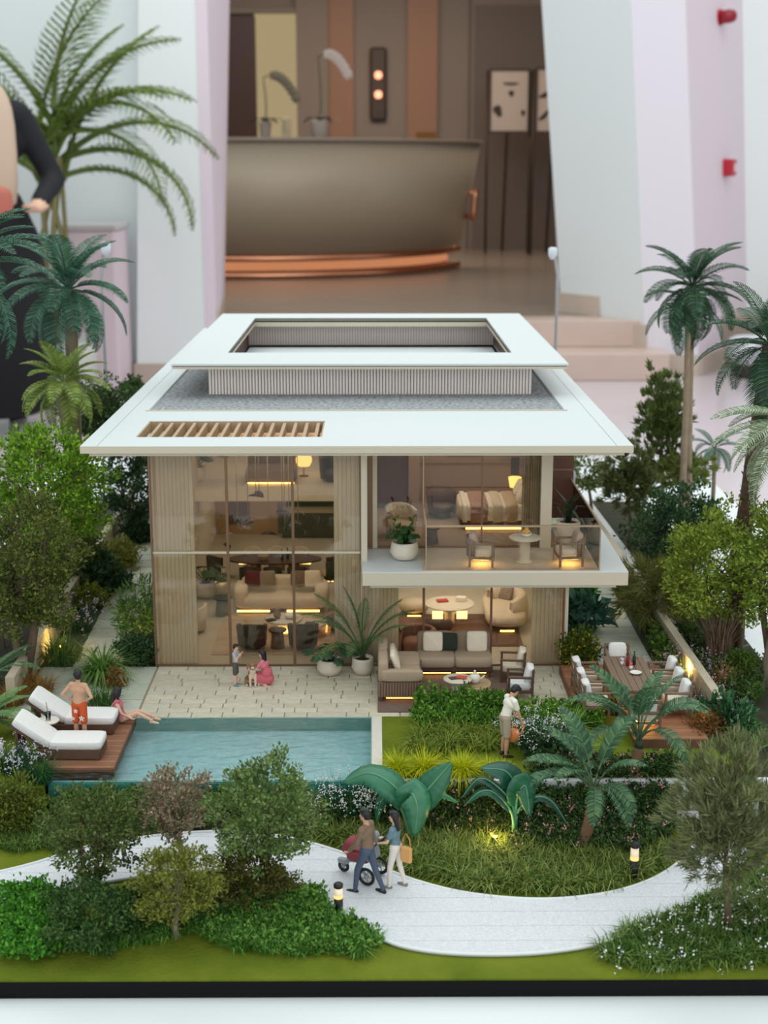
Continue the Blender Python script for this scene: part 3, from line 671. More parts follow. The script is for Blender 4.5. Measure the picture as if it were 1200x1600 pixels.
vb('wood_side_wall', m_woodr, (pa[0]-.4, pb[0], 40.2, 41.0, 2.93, 5.9)); vb('white_side_pier', m_roof, (pb[0]-.05, pb[0]+.12, 40.6, 45, 2.92, 4.2))
vb('wood_wall_band', m_bronze, (pa[0]-.4, pb[0]+.01, 40.17, 40.2, 4.35, 4.4))
# ribbed travertine panels behind the facade glass
def ribs(x0, x1, z0, z1, y, pitch=.105):
    g = G(); n = int(round((x1-x0)/pitch)); p = (x1-x0)/n
    g.box(x0-OX, x1-OX, y+.05-OY, y+.16-OY, z0, z1)
    for i in range(n):
        g.box(x0+i*p+.004-OX, x0+(i+1)*p-.004-OX, y+.03-OY, y+.052-OY, z0, z1, b=.008)
    return stuff(g.obj('ribbed_panel', m_beige, V))
ribs(-5.66, -4.72, .015, 5.9, FY+.1); ribs(-1.07, -.4, .015, 5.9, FY+.1); ribs(-.38, .62, .015, 2.5, FY+.1); ribs(4.16, 4.93, .015, 2.5, FY+.1)
# glazing
m_gl = glass('bronze_tinted_glass', (.89, .86, .805), 1.5, 0)
m_glc = glass('clear_rail_glass', (.95, .93, .90), 1.28, 0)
xs = [-5.78, -3.83, -2.13, -.38]; zs = [.02, 3.12, 5.9]
for i in range(3):
    for j in range(2): vb('glass_pane', m_gl, (xs[i]+.015, xs[i+1]-.015, FY-.012, FY+.006, zs[j]+.01, zs[j+1]-.01))
for x in xs[1:3]: vb('mullion', m_bronze, (x-.035, x+.035, FY-.05, FY+.03, .0, 5.9))
vb('mullion', m_bronze, (xs[0]-.05, xs[0], FY-.05, FY+.06, 0, 5.9)); vb('mullion', m_bronze, (xs[3]-.0, xs[3]+.05, FY-.05, FY+.06, 2.9, 5.9))
vb('transom', m_soffit, (xs[0], xs[3], FY-.045, FY+.02, 3.10, 3.15)); vb('sill_rail', m_bronze, (xs[0], 4.98, FY-.04, FY+.03, 0, .035))
xs2 = [-.36, 1.28, 3.06, 4.97]
for i in range(3): vb('glass_pane', m_gl, (xs2[i]+.015, xs2[i+1]-.015, FY-.012, FY+.006, .04, 2.46))
for x in xs2[1:3]: vb('mullion', mat('brown_mullion', (112, 74, 54), .5), (x-.03, x+.03, FY-.05, FY+.03, 0, 2.46))
vb('mullion', m_bronze, (4.95, 5.0, FY-.05, FY+.06, 0, 2.46))
BY = 36.9; xb = [.06, 1.3, 2.86, 4.42]
for i in range(3): vb('glass_pane', m_gl, (xb[i]+.015, xb[i+1]-.015, BY-.012, BY+.006, 2.96, 5.9))
for x in xb[1:3]: vb('mullion', m_bronze, (x-.025, x+.025, BY-.04, BY+.03, 2.93, 5.9))
vb('mullion', m_bronze, (4.06, 4.11, BY-.0, BY+.05, 2.93, 5.9)); vb('sill_rail', m_bronze, (-.2, 4.42, BY-.04, BY+.04, 2.93, 2.98))
# curtain in the bedroom
g = G(); n = 60; v = []
for i in range(n+1):
    x = 3.95+.62*i/n; y = BY+.22+.06*math.sin(i*1.05)
    v += [(x-OX, y-OY, 2.95), (x-OX, y-OY, 5.88), (x-OX, y+.02-OY, 2.95), (x-OX, y+.02-OY, 5.88)]
f = []
for i in range(n): f += [(4*i, 4*i+4, 4*i+5, 4*i+1), (4*i+2, 4*i+3, 4*i+7, 4*i+6)]
g.add(v, f, 0, True).obj('curtain', mat('curtain_linen', (186, 172, 148), .8), V)
# balcony railing
m_rail = mat('rail_bronze_champagne', (176, 150, 124), .35, metal=.5)
RZ0, RZ1, RYF = 2.935, 4.1, 34.66
vb('railing_glass', m_glc, (1.3, 5.68, RYF-.008, RYF+.008, RZ0+.02, RZ1-.02)); vb('railing_glass', m_glc, (5.68, 5.696, RYF+.01, 40.6, RZ0+.02, RZ1-.02)); vb('railing_glass', m_glc, (1.282, 1.298, RYF+.01, BY-.06, RZ0+.02, RZ1-.02))
vb('railing_top', m_rail, (1.27, 5.71, RYF-.022, RYF+.022, RZ1-.03, RZ1+.015)); vb('railing_top', m_rail, (5.67, 5.71, RYF, 40.6, RZ1-.03, RZ1+.015)); vb('railing_top', m_rail, (1.27, 1.31, RYF, BY-.05, RZ1-.03, RZ1+.015))
vb('railing_foot', m_rail, (1.27, 5.71, RYF-.02, RYF+.02, RZ0, RZ0+.025)); vb('railing_post', m_rail, (1.275, 1.305, RYF-.015, RYF+.015, RZ0, RZ1)); vb('railing_post', m_rail, (5.675, 5.705, RYF-.015, RYF+.015, RZ0, RZ1))
vb('railing_post', m_rail, (1.275, 1.305, BY-.1, BY-.06, RZ0, 5.9))
# kitchen and shelving at the back of the rooms
vb('kitchen_wall', m_cab, (-3.2, -.42, 50.0, 50.2, .02, 2.5)); vb('kitchen_counter', m_cab, (-3.3, -.6, 49.0, 49.7, .02, .95), b=.02)
vb('kitchen_worktop', mat('counter_pale', (176, 160, 130), .4), (-3.34, -.56, 48.96, 49.74, .95, 1.0))
g = G()
for i in range(4): g.box(-3.1-OX+i*.68, -2.5-OX+i*.68, 49.75-OY, 50.0-OY, 1.2, 2.4, b=.01)
g.obj('kitchen_upper_cabinets', mat('cabinet_taupe', (120, 110, 92), .5), V)
vb('arch_panel', mat('tan_panel', (172, 140, 100), .6), (-5.7, -3.5, 49.6, 49.7, .02, 2.5)); vb('arch_mirror', mat('arch_dark', (96, 78, 60), .4), (-5.3, -4.5, 49.56, 49.6, .4, 2.2))
vb('bar_shelf', m_woodd, (.7, 3.2, 49.8, 50.2, .1, 2.4)); vb('bar_shelf_board', mat('shelf_lit', (210, 170, 100), .5), (.75, 3.15, 49.7, 49.8, 1.1, 1.14), (.75, 3.15, 49.7, 49.8, 1.75, 1.79))
vb('shelf_light', emis('shelf_led', (255, 205, 110), 2.5), (.8, 3.1, 49.69, 49.72, 1.72, 1.745), (.8, 3.1, 49.69, 49.72, 2.36, 2.385))
# interior light sources
WARM = (1, .91, .79)
marea('ceiling_light', (-3.0, 39.8, 5.85), 4, 5, 155, WARM); marea('ceiling_light', (-3.0, 47.2, 2.5), 4.5, 4, 40, WARM); marea('ceiling_light', (-3.0, 47, 5.85), 4.5, 4, 45, WARM)
marea('ceiling_light', (2.2, 39.5, 2.44), 4, 5, 119, WARM); marea('ceiling_light', (2.2, 46.5, 2.5), 4, 5, 94, WARM); marea('ceiling_light', (2.4, 39.8, 5.85), 3, 3.5, 68, WARM)
# ================================================================ FURNITURE
m_led = emis('warm_led', (255, 206, 116), 5.0)
m_ledo = emis('amber_led', (255, 182, 100), 2.5)
m_cream = mat('cream_fabric', (226, 214, 192), .85, noise=.06, scale=20)
m_white_f = mat('white_boucle', (232, 232, 230), .9, noise=.06, scale=25, bump=.4, bscale=30)
m_sand = mat('sand_fabric', (170, 150, 126), .9, noise=.08, scale=20)
m_taupef = mat('taupe_fabric', (140, 120, 100), .9, noise=.08, scale=20)
m_green_f = mat('dark_green_velvet', (34, 44, 28), .85)
m_wine = mat('wine_fabric', (92, 36, 40), .85)
m_greyf = mat('warm_grey_fabric', (140, 124, 108), .9)
m_pinkf = mat('dusty_rose_fabric', (156, 118, 102), .85)
m_dkf = mat('charcoal_upholstery', (58, 52, 44), .8)
m_brown = mat('furniture_walnut', (92, 68, 52), .55, noise=.15, scale=5, stretch=(1, 8, 1))
m_oak = mat('weathered_teak', (128, 104, 84), .6, noise=.15, scale=5, stretch=(8, 1, 1))
m_stone = mat('pale_stone', (216, 206, 188), .5, noise=.05, scale=6)
m_woodround = mat('round_oak', (192, 164, 126), .55, noise=.1, scale=6)
m_dkmetal = mat('smoked_metal', (60, 54, 46), .35, metal=.5)
m_ceram = mat('white_ceramic', (232, 226, 214), .4)
RX = lambda a: np.array([[1, 0, 0], [0, math.cos(a), -math.sin(a)], [0, math.sin(a), math.cos(a)]])
RZ = rotz
def cushion(name, m, c, s, tilt, rz, label, cat='cushion', group=None, parent=None, sub=None):
    """scatter cushion leaning; its own thing"""
    o = G().pillow((0, 0, 0), (s, s, s*.38), e=7, nu=16, nv=8, pinch=.45).obj(name, m, None, c, (PI/2-tilt, 0, rz))
    tag(o, label, cat, group); return o
# --- outdoor rug, corner sofa
tag(G().box(-1.68, 1.68, -1.46, 1.46, 0, .03, b=.008).obj('outdoor_rug', mat('rug_mauve_brown', (120, 98, 86), .95, noise=.15, scale=8, bump=.5), None, (1.74, 33.84, .006)), 'brown outdoor rug on the terrace under the lounge sofas', 'rug')
RZ_ = .036
so = thing('outdoor_sofa', 'sand-coloured outdoor sofa with a slatted wood end, left side of the terrace lounge, seen end-on', 'sofa', (.62, 34.05, RZ_))
g = G().box(-.56, .56, -1.05, 1.05, .12, .52, b=.03); g.obj('base', m_brown, so)
g = G()
for i in range(16): g.box(-.55+i*.069, -.49+i*.069, -1.075, -1.05, .13, .52, b=.008)
stuff(g.obj('end_slats', m_oak, so))
for k in range(2): G().pillow((.1, -.5+k*1.02, .5), (.86, 1.0, .26), e=7).obj('seat_cushion', m_sand, so)
for k in range(2): G().pillow((-.42, -.5+k*1.0, .74), (.26, 1.04, .6), e=6).obj('backrest', m_sand, so)
G().pillow((.04, -.99, .68), (1.06, .24, .30), e=5).obj('armrest', m_sand, so)
for (a_, b_) in ((-.48, -.98), (.48, -.98), (-.48, .98), (.48, .98)): G().box(a_-.03, a_+.03, b_-.03, b_+.03, 0, .12).obj('leg', m_brown, so)
G().box(-.35, .35, -.98, -.93, .06, .09).obj('light_strip', m_ledo, so)
for k, (yy, t) in enumerate(((.25, .35), (.05, .35))): cushion('scatter_cushion', mat('striped_cushion', (214, 200, 180), .85, noise=1, scale=1.1, stretch=(7, .3, .3), col2=(150, 132, 112)) if k == 0 else m_cream, (.62-.12, 34.05-.25+k*-.42+.2, .92), .5, .35, PI/2, ('grey-striped cushion leaning on the left outdoor sofa, farther from the camera', 'plain cream cushion leaning on the left outdoor sofa, nearer the camera')[k])
so2 = thing('outdoor_sofa', 'wide taupe two-seat outdoor sofa facing the camera, lit underneath, on the terrace', 'sofa', (2.06, 35.1, RZ_))
G().box(-.98, .98, -.42, .46, .14, .3, b=.03).obj('base', m_brown, so2)
for k in (-1, 1): G().pillow((k*.48, -.08, .42), (.98, .82, .28), e=8).obj('seat_cushion', m_sand, so2)
for k in (-1, 1): G().pillow((k*.48, .36, .68), (.98, .26, .66), e=7).obj('backrest', m_taupef, so2)
for (a_, b_) in ((-.9, -.36), (.9, -.36), (-.9, .4), (.9, .4), (0, -.36)): G().box(a_-.03, a_+.03, b_-.03, b_+.03, 0, .14).obj('leg', m_brown, so2)
for sx in (-.48, .44): G().box(sx-.4, sx+.38, -.3, -.26, .085, .13).obj('light_strip', m_led, so2)
for (x, m, l, s) in ((-.55, m_cream, 'cream cushion at the left end of the taupe outdoor sofa', .52), (-.14, m_green_f, 'dark green cushion on the taupe outdoor sofa', .46), (.6, m_cream, 'cream cushion at the right end of the taupe outdoor sofa', .54)):
    cushion('scatter_cushion', m, (2.06+x, 35.25, .84), s, .25, 0 if x > .5 else -.06, l)
def round_table(name, label, loc, r, h, mtop, mbase, rbase=.4, foot=None, n=28, th=.05):
    t = thing(name, label, 'table', loc)
    G().lathe([(r*.93, h-th), (r, h-th*.6), (r, h-th*.3), (r*.97, h)], n=n).obj('tabletop', mtop, t)
    rb = r*rbase; G().lathe([(foot or rb, 0), (foot or rb, .03), (rb, .06), (rb, h-th)], n=n).obj('pedestal', mbase, t); return t
wt_ = thing('round_coffee_table', 'low round light-wood coffee table carrying the white teapot', 'table', (2.45, 33.62, .036))
G().lathe([(.32, .02), (.42, .06), (.46, .2), (.46, .27), (.42, .28), (.41, .25), (.001, .25)], n=28).obj('drum', m_woodround, wt_)
G().lathe([(.28, 0), (.3, .03)], n=24).obj('foot', m_brown, wt_)
round_table('pedestal_side_table', 'taller round white pedestal table with red magazines on the terrace', (2.06, 33.46, .036), .36, .45, m_stone, m_stone, .46)
tp = thing('teapot', 'white teapot on the low round wooden coffee table', 'teapot', (2.5, 33.66, .29))
G().lathe([(.08, 0), (.13, .05), (.15, .12), (.12, .2), (.05, .24)], n=18).obj('body', m_ceram, tp)
G().lathe([(.055, .24), (.05, .27), (.02, .29), (.03, .32), (.005, .34)], n=14).obj('lid', m_ceram, tp)
G().tube([(.13, 0, .08), (.2, 0, .14), (.25, 0, .2)], [.03, .024, .014], 8).obj('spout', m_ceram, tp)
G().tube([(-.13, 0, .18), (-.22, 0, .17), (-.23, 0, .1), (-.14, 0, .06)], .015, 6).obj('handle', m_ceram, tp)
for k, (dx, rz, mm, l, h_) in enumerate(((-.08, .3, mat('magazine_dark', (70, 44, 40), .5), 'dark-covered magazine on the white pedestal table', 0), (.1, -.2, mat('magazine_red', (206, 62, 40), .5), 'bright red magazine on the white pedestal table', .022))):
    tag(G().box(-.13, .13, -.09, .09, 0, .02, b=.004).obj('magazine', mm, None, (2.06+dx, 33.44, .488+h_), (0, 0, rz)), l, 'magazine')
def wood_armchair(label, loc, rz, mf, mc, mp, led=True, name='outdoor_armchair', curved=False, w=.62):
    """front faces -y before rotation"""
    c = thing(name, label, 'chair', loc, rz)
    h = w/2; fl = G
    for sx in (-1, 1):
        for sy, top in ((-.3, .6), (.28, .62)): G().box(sx*h-.03, sx*h+.03, sy-.03, sy+.03, 0, top, b=.008).obj('leg', mf, c)
        G().box(sx*h-.035, sx*h+.035, -.34, .32, .58, .63, b=.012).obj('armrest', mf, c)
    g = G(); g.box(-h, h, -.33, -.28, .2, .27, b=.01).box(-h, h, .25, .3, .2, .27, b=.01).box(-h-.02, -h+.04, -.3, .3, .2, .27).box(h-.04, h+.02, -.3, .3, .2, .27); g.obj('seat_frame', mf, c)
    if curved:
        v = []; f = []; n = 16
        for i in range(n+1):
            a_ = math.radians(5+170*i/n); x, y = (h+.03)*math.cos(a_), .12+.26*math.sin(a_)
            x2, y2 = (h-.01)*math.cos(a_), .12+.22*math.sin(a_); zt = .66+.1*math.sin(a_)
            v += [(x, y, .24), (x, y+.05*math.sin(a_), zt), (x2, y2+.05*math.sin(a_), zt), (x2, y2, .24)]
        for i in range(n):
            for k in range(4): f.append((4*i+k, 4*i+4+k, 4*i+4+(k+1) % 4, 4*i+(k+1) % 4))
        f += [(3, 2, 1, 0), (4*n, 4*n+1, 4*n+2, 4*n+3)]
        G().add(v, f, 0, True).obj('woven_back', mf, c)
    else:
        g = G(); g.box(-h, h, .28, .33, .72, .8, b=.012); g.box(-h, h, .27, .32, .45, .52, b=.01)
        g.obj('back_rail', mf, c)
        for sx in (-1, 1): G().box(sx*h-.025, sx*h+.025, .26, .32, .6, .8).obj('back_post', mf, c)
    G().pillow((0, -.03, .35), (w-.1, .58, .2), e=7).obj('seat_cushion', mc, c)
    G().pillow((0, .2, .62), (w-.14, .2, .46), M=RX(-.2), e=5).obj('back_cushion', mp, c)
    if led: G().box(-h+.1, h-.1, -.2, .2, .16, .19).obj('light_strip', m_led, c)
    return c
wood_armchair('dark-framed armchair with cream cushions on the terrace rug, the one nearer the house', (3.56, 34.62, .036), -PI/2-.1, m_brown, m_cream, m_cream, False)
wood_armchair('dark-framed armchair with white cushions on the terrace rug, the one behind the gardener', (3.62, 33.35, .036), -PI/2-.05, m_brown, m_white_f, m_white_f, False)
# --- balcony set
m_weave = mat('woven_taupe', (142, 122, 104), .7, noise=.2, scale=14)
ZB = 2.938
wood_armchair('woven armchair with lit underside at the left of the balcony table', (2.74, 35.28, ZB), PI/2-.12, m_weave, m_cream, mat('cushion_mauve_grey', (186, 166, 154), .85), True, 'balcony_armchair', True, .66)
wood_armchair('woven armchair with lit underside at the right end of the balcony', (5.0, 35.3, ZB), -PI/2+.1, m_weave, m_cream, mat('cushion_mauve_grey', (186, 166, 154), .85), True, 'balcony_armchair', True, .66)
round_table('balcony_table', 'round white pedestal table between the two balcony armchairs', (3.87, 35.42, ZB), .42, .68, m_stone, m_stone, .33, foot=.2)
fb = thing('fruit_bowl', 'small white bowl of yellow fruit on the balcony table', 'bowl', (3.9, 35.42, ZB+.682))
G().lathe([(.06, 0), (.12, .05), (.14, .1), (.12, .1), (.1, .06), (.001, .05)], n=18).obj('bowl', m_ceram, fb)
for k, (x, y, z) in enumerate(((-.05, 0, .13), (.05, .02, .13), (0, -.05, .13), (.01, .02, .19))):
    tag(G().lathe([(.004, -.06), (.045, -.035), (.06, 0), (.045, .035), (.004, .06)], n=10).obj('yellow_fruit', mat('fruit_yellow', (226, 176, 50), .5), None, (3.9+x, 35.42+y, ZB+.68+z)), 'round yellow fruit in the balcony bowl, the %s one' % ('left', 'right', 'front', 'topmost')[k], 'fruit', 'yellow fruit in the balcony bowl')
# --- pool deck sunbeds
m_bed = mat('sunbed_wood', (98, 72, 56), .6, noise=.15, scale=5, stretch=(8, 1, 1))
def sunbed(label, loc, rz):
    """head end towards -x, foot towards +x"""
    c = thing('sunbed', label, 'sunbed', loc, rz)
    g = G().box(-.4, 1.0, -.36, .36, .16, .26, b=.015); g.obj('frame', m_bed, c)
    G().box(-.4, .98, -.365, -.335, .04, .2).obj('side_rail', m_bed, c); G().box(-.4, .98, .335, .365, .04, .2).obj('side_rail', m_bed, c); G().box(.95, 1.0, -.34, .34, .04, .2).obj('end_rail', m_bed, c)
    for (a_, b_) in ((-.34, -.3), (.92, -.3), (-.34, .3), (.92, .3)): G().box(a_-.035, a_+.035, b_-.035, b_+.035, 0, .17).obj('leg', m_bed, c)
    A = .62; M = np.array([[math.cos(A), 0, math.sin(A)], [0, 1, 0], [-math.sin(A), 0, math.cos(A)]])
    G().pillow((.42, 0, .34), (1.2, .74, .19), e=9, nu=20).obj('mattress', m_white_f, c)
    G().pillow((-.52, 0, .62), (1.0, .74, .19), M=M, e=9, nu=20).obj('back_mattress', m_white_f, c)
    G().box(-.5, .5, -.34, .34, -.16, -.1, M=M, t=(-.52, 0, .62)).obj('backrest_frame', m_bed, c)
    G().box(-.9, -.84, -.3, .3, 0, .7).obj('back_prop', m_bed, c)
    return c
sunbed('white-cushioned sunbed at the front corner of the pool deck', (-7.1, 29.82, .05), -.02)
sunbed('white-cushioned sunbed farther back on the pool deck, beside the bather', (-7.08, 31.28, .05), -.02)
sdt = round_table('sunbed_side_table', 'small round white side table between the two sunbeds', (-7.52, 30.62, .05), .26, .5, m_ceram, m_brown, .5)
dr = thing('drink_glass', 'tall glass of pale pink drink with a straw on the sunbed side table', 'glass', (-7.5, 30.58, .552))
G().lathe([(.055, 0), (.07, .2), (.066, .2), (.05, .015), (.001, .012)], n=14).obj('tumbler', glass('drink_tumbler', (.93, .95, .95)), dr)
G().lathe([(.001, .016), (.048, .016), (.06, .15), (.001, .15)], n=14).obj('drink', mat('pink_drink', (214, 170, 168), .3), dr)
G().tube([(.02, 0, .02), (-.03, 0, .44)], .012, 6).obj('straw', mat('straw_grey', (150, 150, 156), .5), dr)
# --- outdoor dining
dt = thing('outdoor_dining_table', 'long grey-brown wooden dining table on the right-hand timber deck', 'table', (6.2, 32.5, .222))
for i in range(6): G().box(-.5+i*.168, -.5+i*.168+.16, -1.2, 1.2, .7, .75, b=.006).obj('table_board', m_oak, dt)
for sx in (-.42, .42):
    for sy in (-1.08, 1.08): G().box(sx-.04, sx+.04, sy-.04, sy+.04, 0, .7, b=.008).obj('leg', m_oak, dt)
G().box(-.44, .44, -1.1, 1.1, .62, .7).obj('apron', m_oak, dt)
G().box(-.2, .2, -.9, .9, .56, .6).obj('light_strip', m_ledo, dt)
for k, yy in enumerate((31.75, 32.55, 33.35)):
    w_ = ('nearest camera', 'in the middle', 'nearest house')[k]
    wood_armchair('teak dining chair with white cushion on the left of the outdoor table, %s' % w_, (5.22, yy, .222), PI/2, m_oak, m_cream, m_white_f, False, 'dining_chair', w=.56)
    wood_armchair('teak dining chair with white cushion on the right of the outdoor table, %s' % w_, (7.16, yy, .222), -PI/2, m_oak, m_cream, m_white_f, False, 'dining_chair', w=.56)
wood_armchair('teak dining chair with white cushion at the house end of the outdoor table', (6.2, 34.25, .222), 0, m_oak, m_cream, m_white_f, False, 'dining_chair', w=.6)
wood_armchair('teak dining chair, back to the camera, at the near end of the outdoor table', (6.25, 30.82, .222), PI, m_oak, m_cream, m_white_f, True, 'dining_chair', w=.6)
def bottle(label, loc, m, h=.3):
    b = thing('bottle', label, 'bottle', loc)
    G().lathe([(.04, 0), (.045, .02), (.045, h*.55), (.018, h*.72), (.016, h*.93)], n=14).obj('body', m, b); G().lathe([(.02, h*.93), (.02, h)], n=10).obj('cap', m_dkmetal, b)
bottle('dark red bottle on the outdoor dining table', (6.2, 32.98, .974), mat('wine_bottle', (120, 16, 26), .25), .34)
bottle('almost black bottle behind the red one on the outdoor dining table', (6.38, 33.08, .974), mat('black_bottle', (36, 30, 32), .25), .34)
for (x, y, m, l) in ((6.08, 33.05, mat('flower_white', (226, 214, 226), .7), 'small white flower head on the outdoor dining table'), (6.24, 32.72, mat('flower_coral', (226, 92, 92), .7), 'coral pink flower bunch on the outdoor dining table')):
    f_ = thing('flower_bunch', l, 'flowers', (x, y, .974)); G().lathe([(.03, 0), (.05, .08), (.03, .08)], n=12).obj('vase', m_ceram, f_)
    g = G()
    for i in range(14):
        a_, b_ = rnd.random()*6.28, rnd.random(); c = np.array([.05*math.cos(a_)*b_, .05*math.sin(a_)*b_, .12+.05*rnd.random()]); g.lathe([(.003, -.02), (.022, 0), (.003, .02)], c, 6)
    stuff(g.obj('petals', m, f_))
tag(G().lathe([(.05, 0), (.13, .03), (.15, .045), (.12, .045), (.001, .03)], n=20).obj('serving_dish', m_ceram, None, (6.3, 32.42, .974)), 'white serving dish in the middle of the outdoor dining table', 'dish')
# ---------------------------------------------------------------- living room (behind the left glass front)
FZ = .017
tag(G().box(-1.7, 1.7, -1.75, 1.75, 0, .025, b=.006).obj('living_rug', mat('rug_line_beige', (188, 166, 140), .95, noise=1, scale=1.2, stretch=(.3, 4, 1), col2=(168, 146, 122)), None, (-2.75, 38.3, FZ)), 'beige rug with darker lines under the living room seating', 'rug')
m_cs = mat('living_cream_boucle', (208, 192, 168), .9, noise=.06, scale=18)
ls = thing('living_sofa', 'long cream living room sofa with rounded ends and light beneath, behind the left glass front', 'sofa', (-2.78, 40.55, FZ+.03))
G().pillow((0, -.05, .34), (2.6, 1.0, .36), e=6, nu=24).obj('seat', m_cs, ls); G().pillow((0, .42, .62), (2.5, .34, .66), e=5, nu=24).obj('backrest', m_cs, ls)
for sx in (-1, 1): G().pillow((sx*1.2, .02, .48), (.44, 1.1, .66), e=4, nu=20).obj('armrest', m_cs, ls)
G().box(-1.2, 1.2, -.35, .4, .03, .16).obj('plinth', m_brown, ls)
for sx in (-.75, .72): G().box(sx-.55, sx+.42, -.46, -.42, .06, .11).obj('light_strip', m_led, ls)
for (x, m, l, s, r) in ((-.86, m_wine, 'wine red cushion at the left of the living room sofa', .48, -.15), (-.42, m_greyf, 'warm grey cushion right of the red one on the living room sofa', .48, .2), (.5, mat('cushion_brown_grey', (122, 102, 84), .85), 'brown-grey cushion on the right half of the living room sofa', .48, -.05), (.92, m_cream, 'pale cushion at the right end of the living room sofa', .5, .1)):
    cushion('sofa_cushion', m, (-2.78+x, 40.62, .98), s, .2, r, l)
def tub(label, loc, rz, m, h=.72, w=.62, led=False, name='tub_chair', seatm=None):
    c = thing(name, label, 'chair', loc, rz); v = []; f = []; n = 20
    for i in range(n+1):
        a_ = math.radians(-25+230*i/n); co, si = math.cos(a_), math.sin(a_); zt = h-.14*(1-max(0, si))
        for r, z in ((w*.48, .1), (w*.54, zt), (w*.42, zt), (w*.40, .1)): v.append((r*co, r*si, z))
    for i in range(n):
        for k in range(4): f.append((4*i+k, 4*i+4+k, 4*i+4+(k+1) % 4, 4*i+(k+1) % 4))
    f += [(3, 2, 1, 0), (4*n, 4*n+1, 4*n+2, 4*n+3)]
    G().add(v, f, 0, True).obj('shell', m, c)
    G().lathe([(.05, .2), (w*.42, .22), (w*.43, .36), (w*.36, .4), (.01, .41)], n=20).obj('seat', seatm or m, c); G().lathe([(w*.3, 0), (w*.34, .2)], n=16).obj('base', m_dkmetal, c)
    if led: G().box(-.2, .2, -.2, .1, .04, .06).obj('light_strip', m_led, c)
    return c
tub('dark tub chair seen from behind, left one just inside the glass behind the child', (-3.38, 37.1, FZ+.027), PI, m_dkf, .78, .8, True)
tub('dark tub chair seen from behind, right one just inside the glass behind the potted monstera', (-1.98, 37.12, FZ+.027), PI, m_dkf, .78, .8, True)
def stool(label, loc, h=.5, r=.22, mt=None, mb=None):
    t = thing('drum_side_table', label, 'table', loc)
    G().lathe([(r*.9, h-.05), (r, h-.03), (r, h), (r*.9, h+.01)], n=22).obj('tabletop', mt or m_dkmetal, t); G().lathe([(r*.8, 0), (r*.62, h-.05)], n=14).obj('pedestal', mb or m_dkmetal, t)
stool('dark drum side table between the two dark tub chairs', (-2.68, 37.1, FZ+.027), .52, .25, m_dkmetal, mat('smoked_glass_base', (110, 100, 84), .3))
stool('dark-topped drum side table left of the living room sofa', (-4.5, 40.1, FZ), .55, .28, m_dkmetal, mat('grey_stone_base', (130, 124, 104), .5))
ct = thing('living_coffee_table', 'pale oval coffee table in the middle of the living room rug', 'table', (-2.6, 38.55, FZ+.027))
G().lathe([(.5, .32), (.52, .34), (.52, .37), (.5, .385)], n=30).obj('tabletop', m_stone, ct); G().lathe([(.16, 0), (.12, .2), (.2, .32)], n=16).obj('pedestal', m_ceram, ct)
G().lathe([(.3, .02), (.3, .05)], n=20).obj('light_strip', m_led, ct)
ct2 = thing('living_coffee_table', 'lower beige coffee table overlapping the oval one on its right', 'table', (-1.86, 38.3, FZ+.027)); G().lathe([(.44, .26), (.46, .28), (.46, .31), (.44, .32)], n=26).obj('tabletop', m_cs, ct2); G().lathe([(.26, 0), (.26, .26)], n=18).obj('pedestal', m_brown, ct2)
vz = thing('vase', 'amber glass vase on the oval living room coffee table', 'vase', (-2.78, 38.5, FZ+.415)); G().lathe([(.06, 0), (.11, .08), (.1, .18), (.05, .24), (.06, .27), (.05, .27)], n=16).obj('body', mat('amber_vase', (150, 106, 62), .25), vz)
tag(G().lathe([(.06, 0), (.16, .05), (.18, .12), (.15, .12), (.01, .04)], n=18).obj('bowl', m_ceram, None, (-2.4, 38.5, FZ+.415)), 'white bowl on the oval living room coffee table', 'bowl')
tag(G().box(-.14, .14, -.1, .1, 0, .03, b=.004).obj('book', mat('book_black', (44, 38, 34), .6), None, (-2.95, 38.3, FZ+.413), (0, 0, .4)), 'black book lying at the left of the oval coffee table', 'book')
tag(G().box(-.13, .13, -.1, .1, 0, .03, b=.004).obj('book', mat('book_maroon', (84, 58, 54), .6), None, (-1.84, 38.2, FZ+.349), (0, 0, -.2)), 'dark red book lying on the lower beige coffee table', 'book')
oc = thing('side_armchair', 'dusty rose armchair half hidden at the right of the living room', 'chair', (-1.0, 38.6, FZ+.027), -PI/2)
G().pillow((0, 0, .34), (.8, .74, .3), e=6).obj('seat', m_pinkf, oc); G().pillow((0, .32, .6), (.8, .22, .6), e=6).obj('backrest', m_pinkf, oc)
for sx in (-1, 1): G().pillow((sx*.38, 0, .45), (.16, .74, .4), e=6).obj('armrest', m_pinkf, oc)
G().box(-.3, .3, -.25, .25, 0, .2).obj('base', m_brown, oc); G().box(-.34, .34, -.40, -.36, .04, .1).obj('light_strip', m_ledo, oc)
lc = tub('cream tub chair at the left glass edge of the living room', (-5.2, 38.6, FZ), -PI/2, m_cs, .8, .8, True)
